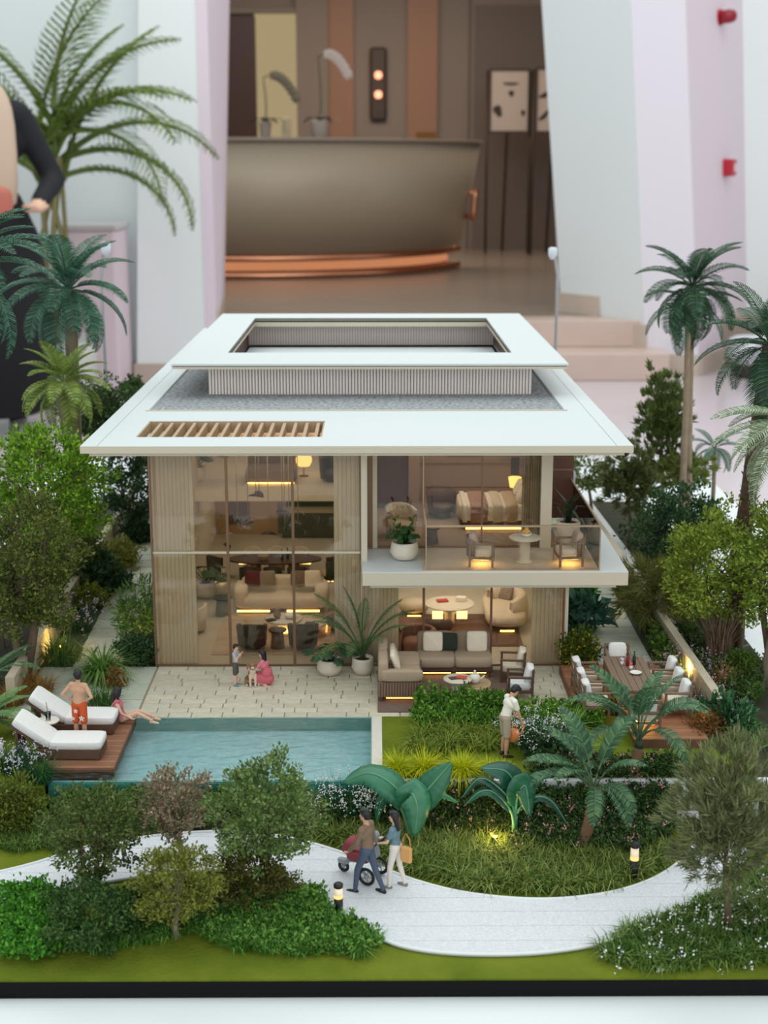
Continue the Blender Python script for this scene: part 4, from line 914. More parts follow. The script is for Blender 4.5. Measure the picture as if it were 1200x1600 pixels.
# dining area
td = thing('indoor_dining_table', 'dark oval dining table lit from below behind the living room sofa', 'table', (-3.2, 43.6, FZ))
g = G(); P = [(1.5*math.cos(t), .62*math.sin(t)) for t in np.linspace(0, 2*PI, 41)[:-1]]; g.prism(P, .71, .76); g.obj('tabletop', m_woodd, td)
for sx in (-.6, .6): G().lathe([(.3, 0), (.2, .1), (.16, .71)], n=18, c=(sx, 0, 0)).obj('pedestal', m_bronze, td)
for sx in (-1, -.1, .75): G().box(sx-.1, sx+.42, -.34, -.3, .66, .69).obj('light_strip', m_led, td)
for k, x in enumerate((-.75, 0, .75)):
    tub('dark upholstered dining chair, %s of three seen from behind above the cream sofa' % ('leftmost', 'middle', 'rightmost')[k], (-3.2+x, 42.72, FZ), PI, m_dkf, .82, .56, True, 'indoor_dining_chair', m_cs)
    tub('cream-topped dining chair on the far side of the indoor table, %s of three' % ('leftmost', 'middle', 'rightmost')[k], (-3.2+x*1.05, 44.5, FZ), 0, m_cs, .86, .56, False, 'indoor_dining_chair')
tub('cream and dark tub chair at the left end of the indoor dining table', (-5.02, 43.6, FZ), PI/2, m_dkf, .84, .66, True, 'indoor_dining_chair', m_cs)
tub('cream and dark tub chair at the right end of the indoor dining table', (-1.42, 43.6, FZ), -PI/2, m_dkf, .84, .66, True, 'indoor_dining_chair', m_cs)
bottle('dark wine bottle standing on the indoor dining table', (-2.95, 43.5, FZ+.762), mat('wine_dark', (48, 20, 22), .3), .34)
bottle('second dark bottle beside the first on the indoor dining table', (-2.78, 43.56, FZ+.762), mat('wine_dark', (48, 20, 22), .3), .36)
cake = thing('cake_stand', 'wooden stand on the left half of the indoor dining table', 'stand', (-3.55, 43.5, FZ+.762)); G().lathe([(.1, 0), (.03, .03), (.03, .12)], n=14).obj('foot', m_louv, cake); G().lathe([(.2, .12), (.2, .14)], n=18).obj('plate', m_louv, cake)
# pendant chandelier: thin wires with dark leaf-shaped pendants
pc = thing('pendant_chandelier', 'cluster of thin wires with dark leaf-shaped pendants hanging in the double-height living room', 'lamp', (-2.95, 41.6, 5.87))
G().box(-1.2, 1.2, -.35, .35, -.06, 0, b=.01).obj('canopy', m_soffit, pc)
lm = None
for k, (px, py) in enumerate(((400, 776), (452, 815), (441, 800), (388, 818), (355, 853), (420, 835), (445, 828), (466, 822), (371, 815), (405, 772))):
    q = gy(px, py, 41.4+.06*(k % 5)); x, y, z = q[0]+2.95, q[1]-41.6, q[2]-5.87
    G().tube([(x, y, -.05), (x, y, z)], .012, 4).obj('wire', mat('wire_steel', (186, 172, 146), .35, metal=.3), pc)
    if lm is None:
        g = G(); v = []; n = 9
        for i in range(n):
            t = i/(n-1); w_ = .09*math.sin(PI*t)**.7+.002; c = .08*math.sin(PI*t)
            v += [(.46*(t-.5), w_, c*.4), (.46*(t-.5), 0, c+.02), (.46*(t-.5), -w_, c*.4), (.46*(t-.5), 0, c*.4-.015)]
        f = []
        for i in range(n-1):
            for k2 in range(4): f.append((4*i+k2, 4*i+4+k2, 4*i+4+(k2+1) % 4, 4*i+(k2+1) % 4))
        o = g.add(v, f, 0, True).obj('leaf_pendant', m_dkmetal, pc, (x, y, z), (.2*(k-3), .1, k*1.3)); lm = o.data
    else: mobj('leaf_pendant', lm, pc, (x, y, z), (.15*(k-4), .1, k*1.3))
# mezzanine
MZ = 2.932
mb_ = thing('mezzanine_bed', 'low upholstered daybed with glowing base on the mezzanine, left of the hanging wires', 'bed', (-3.35, 45.3, MZ)); G().pillow((0, 0, .3), (1.7, 1.4, .36), e=6).obj('mattress', m_greyf, mb_); G().box(-.8, .8, -.6, .6, .08, .16).obj('base', m_brown, mb_); G().pillow((0, .7, .6), (1.7, .2, .8), e=6).obj('headboard', m_greyf, mb_)
for (a_, b_) in ((-.7, -.5), (.7, -.5), (-.7, .5), (.7, .5)): G().box(a_-.04, a_+.04, b_-.04, b_+.04, 0, .1).obj('leg', m_brown, mb_)
G().box(-.75, .75, -.64, -.61, .04, .08).obj('light_strip', m_led, mb_)
tub('olive tub chair lit beneath at the right of the mezzanine', (-1.3, 45.3, MZ), .3, m_cab, .95, 1.0, True, 'mezzanine_chair')
ml = thing('mezzanine_lamp', 'round glowing lamp on the mezzanine beside the olive chair', 'lamp', (-2.35, 46.0, MZ)); G().lathe([(.2, .35), (.27, .5), (.27, .62), (.2, .75)], n=18).obj('shade', emis('lamp_shade_glow', (255, 214, 130), 1.6), ml); G().lathe([(.16, 0), (.16, .02), (.02, .05), (.02, .35)], n=14).obj('stand', m_bronze, ml)
# ---------------------------------------------------------------- right ground-floor lounge
tag(G().box(-1.75, 1.75, -1.4, 1.5, 0, .02, b=.005).obj('lounge_rug', mat('rug_plum_brown', (112, 84, 70), .95, noise=.2, scale=6), None, (2.35, 38.6, FZ)), 'plum-brown rug in the ground-floor lounge behind the taupe sofa', 'rug')
rt = round_table('lounge_round_table', 'round pale table with books in the ground-floor lounge', (2.15, 39.2, FZ+.022), .72, .62, m_stone, m_stone, .2, n=32)
G().box(-.5, -.2, -.2, -.16, .2, .42).obj('light_strip', m_led, rt); G().box(.2, .5, -.2, -.16, .2, .42).obj('light_strip', m_led, rt)
tag(G().box(-.16, .16, -.12, .12, 0, .04, b=.006).obj('book', mat('book_red', (178, 44, 40), .6), None, (1.95, 39.35, FZ+.645), (0, 0, .2)), 'red book on the round lounge table', 'book')
tag(G().box(-.14, .14, -.1, .1, 0, .12, b=.01).obj('storage_box', m_ceram, None, (2.5, 39.4, FZ+.645), (0, 0, -.2)), 'white box on the round lounge table', 'box')
cs = thing('curved_sofa', 'big curved cream sofa on the right of the ground-floor lounge', 'sofa', (3.75, 39.5, FZ+.022))
def arcsofa(g, r0, r1, z0, z1, a0, a1, n=18):
    v = []; f = []
    for i in range(n+1):
        a_ = math.radians(a0+(a1-a0)*i/n); e = 1-.15*abs(2*i/n-1)**6
        for r, z in ((r0, z0), (r1, z0), (r1+.03, (z0+z1)/2), (r1-.04, z1*e), (r0+.04, z1*e), (r0-.02, (z0+z1)/2)): v.append((r*math.cos(a_), r*math.sin(a_)*1.35, z))
    m_ = 6
    for i in range(n):
        for k in range(m_): f.append((m_*i+k, m_*i+m_+k, m_*i+m_+(k+1) % m_, m_*i+(k+1) % m_))
    f += [tuple(reversed(range(m_))), tuple(m_*n+k for k in range(m_))]
    return g.add(v, f, 0, True)
g = G(); g.pillow((0, 0, .32), (1.2, 2.6, .38), e=4, nu=22); g.obj('seat', m_cs, cs)
g = arcsofa(G(), .42, .68, .15, .85, -75, 130); g.obj('backrest', m_cs, cs)
G().lathe([(.4, 0), (.42, .14)], n=20).obj('base', m_brown, cs); G().box(-.2, .2, -1.18, -1.14, .03, .07).obj('light_strip', m_led, cs)
cushion('lounge_cushion', mat('cushion_rust', (150, 84, 62), .85), (3.95, 40.45, .8), .46, .4, -.5, 'rust-coloured cushion on the curved cream sofa')
cushion('lounge_cushion', m_greyf, (3.85, 40.0, .72), .44, .5, -.7, 'grey-brown cushion in front of the rust one on the curved sofa')
cushion('lounge_cushion', m_cs, (3.5, 40.6, .8), .46, .3, .1, 'cream cushion left of the rust one on the curved sofa')
pf = thing('ribbed_pouf', 'ribbed brown barrel chair just inside the glass behind the left outdoor cushions', 'chair', (1.12, 36.75, FZ))
for i in range(26):
    a_ = math.radians(-30+240*i/25); c_, s_ = .5*math.cos(a_), .42*math.sin(a_)
    G().tube([(c_, s_, .06), (c_*1.06, s_*1.06, .3), (c_, s_, .62), (c_*.85, s_*.85, .68)], .058, 6).obj('channel', m_pinkf, pf)
G().lathe([(.36, .05), (.4, .1), (.4, .34), (.3, .4), (.01, .41)], n=20).obj('seat', m_pinkf, pf)
lb = thing('lounge_chair', 'dark brown curved-back chair in front of the round lounge table', 'chair', (1.75, 37.9, FZ+.022), PI)
G().add(*(lambda g: (np.concatenate(g.v), g.f))(arcsofa(G(), .32, .4, .3, .66, 10, 170)), 0, True).obj('backrest', m_woodd, lb); G().lathe([(.3, .3), (.34, .34), (.34, .42), (.01, .45)], n=18).obj('seat', m_dkf, lb); G().lathe([(.2, 0), (.22, .02), (.05, .05), (.05, .3)], n=14).obj('base', m_dkmetal, lb)
for k, x in enumerate(np.linspace(.85, 3.0, 11)):
    bt = dup(BT, (x, 49.74, 1.792)) if k else thing('bar_bottle', 'dark bottle in a row on the lit shelf at the back of the lounge', 'bottle', (x, 49.74, 1.792), 0, 'bottles on the lit lounge shelf')
    bt['label'] = 'dark bottle on the lit lounge shelf, %s from the left' % ('first', 'second', 'third', 'fourth', 'fifth', 'sixth', 'seventh', 'eighth', 'ninth', 'tenth', 'eleventh')[k]
    if not k: BT = bt; G().lathe([(.05, 0), (.055, .02), (.055, .2), (.02, .28), (.02, .36)], n=8).obj('body', mat('bar_bottle_green', (52, 48, 26), .4), bt)
l2 = thing('round_footstool', 'round cream footstool lit beneath in the lounge, left of the round table', 'stool', (1.15, 40.3, FZ)); G().lathe([(.4, .1), (.46, .2), (.44, .36), (.01, .38)], n=22).obj('cushion', m_cs, l2); G().lathe([(.35, 0), (.35, .1)], n=18).obj('base', m_brown, l2); G().box(-.2, .2, -.48, -.45, .03, .06).obj('light_strip', m_led, l2)
# ---------------------------------------------------------------- bedroom
BZ = 2.942
bd = thing('bed', 'bed with beige and brown striped covers and glowing base in the upstairs bedroom', 'bed', (3.4, 39.6, BZ))
G().box(-.95, 1.1, -.9, .9, .1, .3, b=.03).obj('base', m_woodd, bd); G().pillow((.05, 0, .48), (2.2, 1.86, .5), e=8, nu=20).obj('mattress', m_cream, bd)
for (x0, x1, m) in ((-.74, -.2, m_pinkf), (-.1, .2, m_cs), (.25, .62, mat('cover_sand', (190, 164, 130), .9)), (-.95, -.8, m_ceram)):
    G().pillow(((x0+x1)/2, -.02, .49), (x1-x0, 1.94, .54), e=9, nu=20).obj('cover_stripe', m, bd)
for (a_, b_) in ((-.85, -.8), (1.0, -.8), (-.85, .8), (1.0, .8)): G().box(a_-.05, a_+.05, b_-.05, b_+.05, 0, .12).obj('leg', m_woodd, bd)
G().box(-.85, .9, -.93, -.9, .04, .1).obj('light_strip', m_led, bd); G().pillow((1.15, 0, .7), (.18, 1.9, 1.0), e=6).obj('headboard', m_taupef, bd)
for k in (-1, 1): tag(G().pillow((0, 0, 0), (.3, .7, .5), M=np.array([[.9, 0, .43], [0, 1, 0], [-.43, 0, .9]]), e=4).obj('bed_pillow', m_cream, None, (4.2, 39.6+k*.42, BZ+.92)), 'cream pillow at the head of the bed, %s side' % ('near' if k < 0 else 'far'), 'pillow')
nl = thing('bedside_lamp', 'lamp with glowing yellow shade at the head of the bed', 'lamp', (4.2, 41.6, BZ)); G().lathe([(.15, .6), (.2, .9)], n=16).obj('lamp_shade', emis('bedside_glow', (255, 206, 110), 2.0), nl); G().lathe([(.12, 0), (.12, .03), (.03, .06), (.03, .6)], n=12).obj('base', m_dkmetal, nl); G().box(-.12, .12, -.02, .1, .95, 1.5).obj('wall_shade', m_dkmetal, nl)
pt = thing('framed_painting', 'dark landscape painting in a black frame on the bedroom wall', 'picture', (2.74, 42.27, 4.42)); G().box(-.5, .5, -.02, .02, 0, .7).obj('canvas', mat('painting_landscape', (120, 124, 116), .7, noise=1, scale=.9, stretch=(.5, 1, 2.5), col2=(52, 46, 40)), pt)
for q in ((-.54, -.5, -.04, .74), (.5, .54, -.04, .74), (-.5, .5, -.04, 0), (-.5, .5, .7, .74)): G().box(q[0], q[1], -.035, .02, q[2], q[3]).obj('picture_frame', mat('frame_black', (40, 30, 24), .5), pt)
tub('dark brown bedroom armchair left of the bed', (1.95, 40.3, BZ), .3, m_woodd, .85, .85, False, 'bedroom_chair')
stool('dark conical side table just inside the bedroom glass', (1.55, 37.35, BZ), .44, .22, m_dkmetal, mat('cone_base', (84, 68, 58), .5))
tub('cream rounded chair behind the balcony plant, left of the bedroom', (.72, 38.2, BZ), .4, m_cs, .85, .85, False, 'bedroom_chair')
tag(G().box(-.5, .5, -.04, .04, 0, 1.0, b=.01).obj('television', mat('tv_black', (14, 13, 13), .3), None, (-.24, 38.6, 4.0), (0, 0, PI/2)), 'black flat screen on the left bedroom wall', 'television')
# ---------------------------------------------------------------- garden lights
m_blk = mat('bollard_black', (30, 30, 32), .5)
def bollard(label, px, py, pt_):
    q = gz(px, py, GZ+.02); h = gy(px, pt_, q[1])[2]-q[2]; b = thing('bollard_light', label, 'lamp', tuple(q))
    G().lathe([(.085, 0), (.085, h*.5)], n=18).obj('post', m_blk, b); G().lathe([(.085, h*.86), (.09, h*.88), (.09, h*.97), (.07, h)], n=18).obj('cap', m_blk, b)
    G().lathe([(.082, h*.5), (.082, h*.86)], n=18).obj('diffuser', mat('bollard_diffuser', (236, 224, 200), .4, emit=.35, ecol=(255, 224, 180)), b); G().lathe([(.083, h*.5), (.084, h*.6)], n=18).obj('glow_ring', emis('bollard_glow', (255, 190, 110), 1.8), b)
bollard('black bollard light with frosted lens beside the walking couple', 529, 1425, 1380)
bollard('black bollard light with frosted lens at the right of the round flower bed', 990, 1370, 1316)
def spot(label, loc, power=9, aim=None):
    s = thing('garden_uplight', label, 'lamp', loc)
    G().lathe([(.05, 0), (.055, .06), (.07, .16), (.06, .16)], n=12).obj('housing', m_blk, s); G().lathe([(.001, .158), (.058, .158), (.058, .165), (.001, .167)], n=12).obj('lens', emis('uplight_lens', (255, 196, 60), 14), s)
    mlight('uplight', (loc[0], loc[1]-.05, loc[2]+.3), power, (1, .66, .2), .05)
spot('yellow uplight glowing in the grass in front of the right-hand banana plant', tuple(gz(773, 1318, GZ+.12)), 26)
spot('yellow uplight washing the left garden wall', (-8.6, 36.9, 0), 24)
spot('yellow uplight among the plants halfway along the left garden wall', (-8.75, 43.3, 0), 24)
spot('small uplight in the bushes at the left corner of the house', (-6.35, 37.0, .1), 10)
spot('yellow uplight at the right garden wall beside the dining deck', (7.85, 34.2, .2), 26)
spot('yellow uplight farther back along the right garden wall', (7.75, 40.2, .2), 22)
spot('small round uplight at the right corner of the dining deck', (7.75, 31.2, .1), 10)
# slender display lamps standing on the table behind the model
def display_lamp(label, px, pytop, pybase, y, bend):
    a_, b_ = gy(px, pybase, y), gy(px, pytop, y); d = thing('display_spotlight', label, 'lamp', (a_[0], y, -1.14)); H = b_[2]+1.14
    G().tube([(0, 0, 0), (0, 0, H*.8), (bend*.02, 0, H*.9), (bend*.5, 0, H*.97), (bend, 0, H)], .07, 8).obj('stem', mat('lamp_steel', (170, 172, 174), .4, metal=.4), d); G().lathe([(.5, 0), (.5, .1)], n=18).obj('foot', m_roof, d)
    G().lathe([(.1, 0), (.2, .2), (.2, .5), (.1, .55)], (bend, 0, H-.3), n=14).obj('head', mat('lamp_head_white', (216, 224, 230), .4), d)
display_lamp('slender display lamp standing behind the villa on the right', 868, 395, 540, 66, -.25)
display_lamp('slender display lamp standing behind the left palms', 165, 388, 590, 58, .25)
# ================================================================ PLANTS
RS = np.random.RandomState(11)
def fast(name, V, F, m, parent=None, loc=(0, 0, 0), kind=None, smooth=False):
    """V (N,k,3) vertices of N equal leaves, F faces of one leaf (lists of 3 or 4 indices)"""
    N, k, _ = V.shape; me = bpy.data.meshes.new(name); me.vertices.add(N*k); me.vertices.foreach_set('co', V.reshape(-1).astype(np.float32))
    lt = np.array([len(f) for f in F]); fl = np.concatenate([np.array(f) for f in F]); L = len(fl)
    idx = (fl[None, :]+np.arange(N)[:, None]*k).reshape(-1); me.loops.add(N*L); me.loops.foreach_set('vertex_index', idx.astype(np.int32))
    st = np.concatenate([[0], np.cumsum(lt)[:-1]]); me.polygons.add(N*len(F))
    me.polygons.foreach_set('loop_start', (st[None, :]+np.arange(N)[:, None]*L).reshape(-1).astype(np.int32))
    me.polygons.foreach_set('use_smooth', np.full(N*len(F), smooth)); me.materials.append(m); me.update(calc_edges=True)
    o = mobj(name, me, parent, loc)
    if kind: o['kind'] = kind
    return o
def unit(a): return a/(np.linalg.norm(a, axis=-1, keepdims=True)+1e-9)
def leafV(P, D, L, W, fold=.25):
    """diamond leaves at points P along directions D, length L, width W"""
    n = len(P); D = unit(D); R = unit(RS.randn(n, 3)); Sd = unit(np.cross(D, R)); Nn = np.cross(Sd, D)
    L = np.broadcast_to(L, n)[:, None]; W = np.broadcast_to(W, n)[:, None]
    return np.stack([P, P+D*L*.5+Sd*W*.5+Nn*W*fold, P+D*L, P+D*L*.5-Sd*W*.5+Nn*W*fold], 1)
LF = [(0, 1, 2), (0, 2, 3)]
def bladeV(P, az, lean, L, W, curve=.6):
    """grass blades: rooted at P, bending over along azimuth az"""
    n = len(P); H = np.stack([np.cos(az), np.sin(az), np.zeros(n)], 1); Sd = np.stack([-np.sin(az), np.cos(az), np.zeros(n)], 1)
    L = np.broadcast_to(L, n)[:, None]; W = np.broadcast_to(W, n)[:, None]; lean = np.broadcast_to(lean, n)[:, None]; Z = np.array([[0, 0, 1.]])
    def at(t): a_ = lean*(1+curve*t)*t; return P+L*(H*np.sin(a_)*t+Z*np.cos(a_)*t)
    p0, p1, p2 = P, at(.5), at(1.)
    return np.stack([p0-Sd*W*.5, p0+Sd*W*.5, p1+Sd*W*.42, p1-Sd*W*.42, p2], 1)
BF = [(0, 1, 2, 3), (3, 2, 4)]
def mpp(y, z=0): return (.9717*y+(12.9-z)*.2365)/2219
m_bark = mat('bark_grey_brown', (112, 92, 74), .9, noise=.35, scale=5, stretch=(1, 1, .3))
m_bark2 = mat('bark_pale', (146, 132, 112), .9, noise=.3, scale=5, stretch=(1, 1, .3))
def crown_pts(rx, ry, rz, ncl, per, cr, shell=.45):
    d = unit(RS.randn(ncl, 3)); k = RS.rand(5, 3)*6; lump = 1+.16*np.sin(d@np.array([3.1, 1.3, 2.2])*2+k[0, 0])+.12*np.sin(d@np.array([-2., 3.7, 1.1])*2.3+k[1, 0])
    r = (shell+(1-shell)*RS.rand(ncl)**.6)*lump; C_ = d*r[:, None]*np.array([rx, ry, rz])
    P = np.repeat(C_, per, 0)+unit(RS.randn(ncl*per, 3))*(RS.rand(ncl*per, 1)**.5)*cr*np.array([1, 1, .75])
    out = np.repeat(unit(C_/np.array([rx, ry, rz])), per, 0); return C_, P, out
def tree(name, label, base, cc, rx, rz, cols, ncl=90, per=45, leaf=.11, cr=.28, trunk=.09, bark=None, group=None, depth=None, shell=.45, tr=.25, fork=0, blossoms=None, asp=.55, cat='tree', nb=16):
    """base: point of the trunk foot; cc: crown centre (model metres); rx, rz crown half sizes"""
    base = np.array(base, float); cc = np.array(cc, float)-base; t = thing(name, label, cat, tuple(base), 0, group)
    C_, P, out = crown_pts(rx, depth or rx, rz, ncl, per, cr, shell); D = out*.8+RS.randn(len(P), 3)*.8+np.array([0, 0, .35])
    sz = leaf*(.7+.6*RS.rand(len(P)))
    fast('foliage', leafV(P+cc, D, sz, sz*asp), LF, leafmat(name+'_leaf_'+'_'.join(str(c[0]*7+c[1]*3+c[2]) for c in cols), cols, tr), t, kind='stuff')
    g = G(); mid = cc*np.array([.75, .75, 1])-np.array([0, 0, rz*.55])
    if trunk:
        stems = [np.zeros(3)] if not fork else [np.zeros(3)]*fork
        tops = []
        for i, s0 in enumerate(stems):
            m_ = mid+(np.array([rx*.35*math.cos(i*2.4+.4), rx*.2*math.sin(i*2.4), rz*.1]) if fork else 0)
            q = [s0, s0+(m_-s0)*.4+RS.randn(3)*.04, m_]; g.tube(q, [trunk*1.15, trunk, trunk*.7], 8); tops.append(m_)
        for i in range(nb):
            c = C_[RS.randint(ncl)]*.85+cc; s0 = tops[i % len(tops)]; h = s0+(c-s0)*.5+np.array([0, 0, -.05*rz])+RS.randn(3)*.06*rx
            g.tube([s0*(1-.02), h, c], [trunk*.5, trunk*.3, trunk*.12], 5)
        g.obj('trunk', bark or m_bark, t)
    if blossoms:
        cb, nb_, s_ = blossoms; i = RS.randint(0, len(P), nb_); fast('blossom', leafV(P[i]*1.04+cc, out[i]+RS.randn(nb_, 3)*.5, s_, s_*.8), LF, leafmat(name+'_blossom_%d' % cb[0][0], cb, .2), t, kind='stuff')
    return t
def ptree(name, label, base_px, z, crown_px, rpx, cols, y=None, **k):
    b = gz(base_px[0], base_px[1], z) if y is None else np.array([*gy(base_px[0], base_px[1], y)[:2], z]); y = b[1]
    c = gy(crown_px[0], crown_px[1], y); s = mpp(y, c[2]); return tree(name, label, b, c, rpx[0]*s, rpx[1]*s, cols, **k)
def shrub(name, label, px, z, rpx, cols, y=None, **k):
    """round bush sitting on the ground; px = centre of the bush in the photo"""
    k.setdefault('trunk', .03); k.setdefault('cat', 'shrub'); k.setdefault('shell', .35); k.setdefault('nb', 7)
    return ptree(name, label, (px[0], px[1]+rpx[1]*.8), z, px, rpx, cols, y, **k)
def tuft(name, label, px, z, hpx, cols, n=120, width=.022, lean=1.0, spread=.05, flowers=None, y=None, group=None, cat='grass', curve=.6, fl=.05):
    """clump of grass blades; px = its foot"""
    b = gz(px[0], px[1], z) if y is None else np.array([*gy(px[0], px[1], y)[:2], z]); L = hpx*mpp(b[1], z)*1.15
    t = thing(name, label, cat, tuple(b), 0, group); a_ = RS.rand(n)*6.283; r = spread*RS.rand(n)**.5; P = np.stack([r*np.cos(a_), r*np.sin(a_), np.zeros(n)-.03], 1)
    az = a_+RS.randn(n)*.5; V = bladeV(P, az, lean*(.15+.85*RS.rand(n)), L*(.65+.5*RS.rand(n)), width*(.7+.6*RS.rand(n)), curve)
    fast('blades', V, BF, leafmat(name+'_'+str(cols[0][0]*5+cols[0][1]+cols[-1][2]), cols, .3), t, kind='stuff')
    if flowers:
        i = RS.randint(0, n, flowers[1]); Q = V[i, 4]; k = 4; Q = np.repeat(Q, k, 0)+RS.randn(len(Q)*k, 3)*fl*np.array([.5, .5, 1])
        fast('flower_heads', leafV(Q, RS.randn(len(Q), 3)+np.array([0, 0, .6]), fl, fl*.7), LF, leafmat('flower_%d_%d' % (flowers[0][0][0], flowers[0][0][2]), flowers[0], .2), t, kind='stuff')
    return t
def inpoly(P, poly):
    x, y = P[:, 0], P[:, 1]; c = np.zeros(len(P), bool); n = len(poly); j = n-1
    for i in range(n):
        xi, yi = poly[i]; xj, yj = poly[j]; k = ((yi > y) != (yj > y)) & (x < (xj-xi)*(y-yi)/(yj-yi+1e-12)+xi); c ^= k; j = i
    return c
def region(poly_px, n, z):
    zs = z if callable(z) else (lambda px, py: z)
    W = np.array([gz(a_, b_, zs(a_, b_)) for a_, b_ in poly_px]); lo_, hi_ = W.min(0), W.max(0); P = np.zeros((0, 2))
    while len(P) < n:
        q = lo_[:2]+RS.rand(n*2, 2)*(hi_-lo_)[:2]; P = np.vstack([P, q[inpoly(q, W[:, :2])]])
    return P[:n]
def groundz(P):
    """height of the ground under points: front garden, rising bed, terrace level"""
    y = P[:, 1]; t = np.clip((y-27.45)/(28.36-27.45), 0, 1); return np.where(y > 28.45, 0.0, GZ+(.8-.38)*t*t*(3-2*t))
def grassbed(name, label, poly_px, z, n, L, W, cols, lean=1.0, per=14, flowers=None, spread=.07, curve=.6, kind='stuff', zf=None, fl=.05):
    P2 = region(poly_px, n, z); zz = groundz(P2) if zf is None else np.full(n, zf); m_ = n*per; c0 = P2.mean(0)
    Pb = np.repeat(np.column_stack([P2, zz]), per, 0); a_ = RS.rand(m_)*6.283; r = spread*RS.rand(m_)**.5; Pb = Pb+np.stack([r*np.cos(a_), r*np.sin(a_), np.full(m_, -.02)], 1)
    Ls = np.repeat(L*(.6+.6*RS.rand(n)), per)*(.7+.5*RS.rand(m_)); V = bladeV(Pb, a_+RS.randn(m_)*.4, lean*(.2+.8*RS.rand(m_)), Ls, W*(.7+.6*RS.rand(m_)), curve)
    o = fast(name, V-np.array([*c0, 0]), BF, leafmat(name+'_%d' % (cols[0][0]*5+cols[-1][1]), cols, .3), None, (c0[0], c0[1], 0), kind='stuff'); o['label'] = label; o['category'] = 'ground cover'
    if flowers:
        i = RS.randint(0, m_, flowers[1]); Q = np.repeat(V[i, 4], 4, 0)+RS.randn(flowers[1]*4, 3)*fl*.6; Q[:, 2] += .03
        f_ = fast(flowers[2], leafV(Q-np.array([*c0, 0]), RS.randn(len(Q), 3)+np.array([0, 0, .8]), fl, fl*.8), LF, leafmat('bedflower_%d_%d' % (flowers[0][0][0], flowers[0][0][2]), flowers[0], .2), o, kind='stuff')
    return o
def leafbed(name, label, poly_px, z, n, H, leaf, cols, flowers=None, zf=None, per=30, cr=.16, fl=.05):
    """dense mass of small-leaved ground cover: mounds of leaves"""
    P2 = region(poly_px, n, z); zz = groundz(P2) if zf is None else np.full(n, zf); c0 = P2.mean(0); m_ = n*per
    h = H*(.45+.55*RS.rand(n)); Cc = np.column_stack([P2, zz+h*.75]); P = np.repeat(Cc, per, 0)+unit(RS.randn(m_, 3))*(RS.rand(m_, 1)**.45)*np.column_stack([np.full(m_, cr), np.full(m_, cr), np.repeat(h*.5, per)])
    D = RS.randn(m_, 3)+np.array([0, 0, .7]); sz = leaf*(.6+.8*RS.rand(m_))
    o = fast(name, leafV(P-np.array([*c0, 0]), D, sz, sz*.6), LF, leafmat(name+'_%d' % (cols[0][0]*5+cols[-1][1]), cols, .25), None, (c0[0], c0[1], 0), kind='stuff'); o['label'] = label; o['category'] = 'ground cover'
    if flowers:
        k = flowers[1]; i = RS.randint(0, n, k); Q = np.repeat(Cc[i]+np.column_stack([RS.randn(k, 2)*cr*.6, h[i]*.45]), 5, 0)+RS.randn(k*5, 3)*fl*.5
        fast(flowers[2], leafV(Q-np.array([*c0, 0]), RS.randn(k*5, 3)+np.array([0, 0, .6]), fl, fl*.8), LF, leafmat('bedflower_%d_%d' % (flowers[0][0][0], flowers[0][0][2]), flowers[0], .2), o, kind='stuff')
    return o
# ---------------------------------------------------------------- palms
FRONDS = {}
def frond_mesh(L, elev, droop, width, nl, cols, key, lw=.05, vee=.35, st=.16):
    """pinnate leaf along +x: arched rachis with two rows of leaflets (material 0) and rachis (material 1)"""
    k = (key, st, round(L, 2), round(elev, 2), round(droop, 2))
    if k in FRONDS: return FRONDS[k]
    g = G(); n = 14; pts = [np.zeros(3)]; a_ = elev
    for i in range(n): a_ = elev-droop*(((i+1)/n)**1.3); pts.append(pts[-1]+np.array([math.cos(a_), 0, math.sin(a_)])*L/n)
    pts = np.array(pts); g.tube(pts, np.linspace(.03, .008, n+1)*max(.6, L/2), 5, mi=1)
    for i in range(nl):
        t = st+(1-st)*i/(nl-1); f = t*n; j = min(int(f), n-1); p = pts[j]+(pts[j+1]-pts[j])*(f-j); T = pts[j+1]-pts[j]; T = T/np.linalg.norm(T); N = np.array([-T[2], 0, T[0]])
        ll = width*(math.sin(PI*(.12+.84*(t-st)/(1-st))**.8))**.7*(.94+.12*((i*7) % 5)/5)
        for s_ in (-1, 1):
            Y = np.array([0, s_, 0]); d = unit(Y*.85+T*.55+N*vee); d2 = unit(Y*.8+T*.55+N*(vee-.75)); q1 = p+d*ll*.55; q2 = q1+d2*ll*.45; w_ = T*lw*.5
            g.add([p-w_*.6, p+w_*.6, q1+w_, q1-w_, q2], [(0, 1, 2, 3), (3, 2, 4)])
    me = bpy.data.meshes.new('frond'); me.from_pydata(np.concatenate(g.v).tolist(), [], g.f); me.materials.append(leafmat('frond_leaf_'+key, cols, .2, .45)); me.materials.append(mat('frond_stalk_'+key, tuple(int(c*.9) for c in cols[-1]), .6))
    me.polygons.foreach_set('material_index', g.m); me.polygons.foreach_set('use_smooth', g.s); me.update(); FRONDS[k] = me; return me
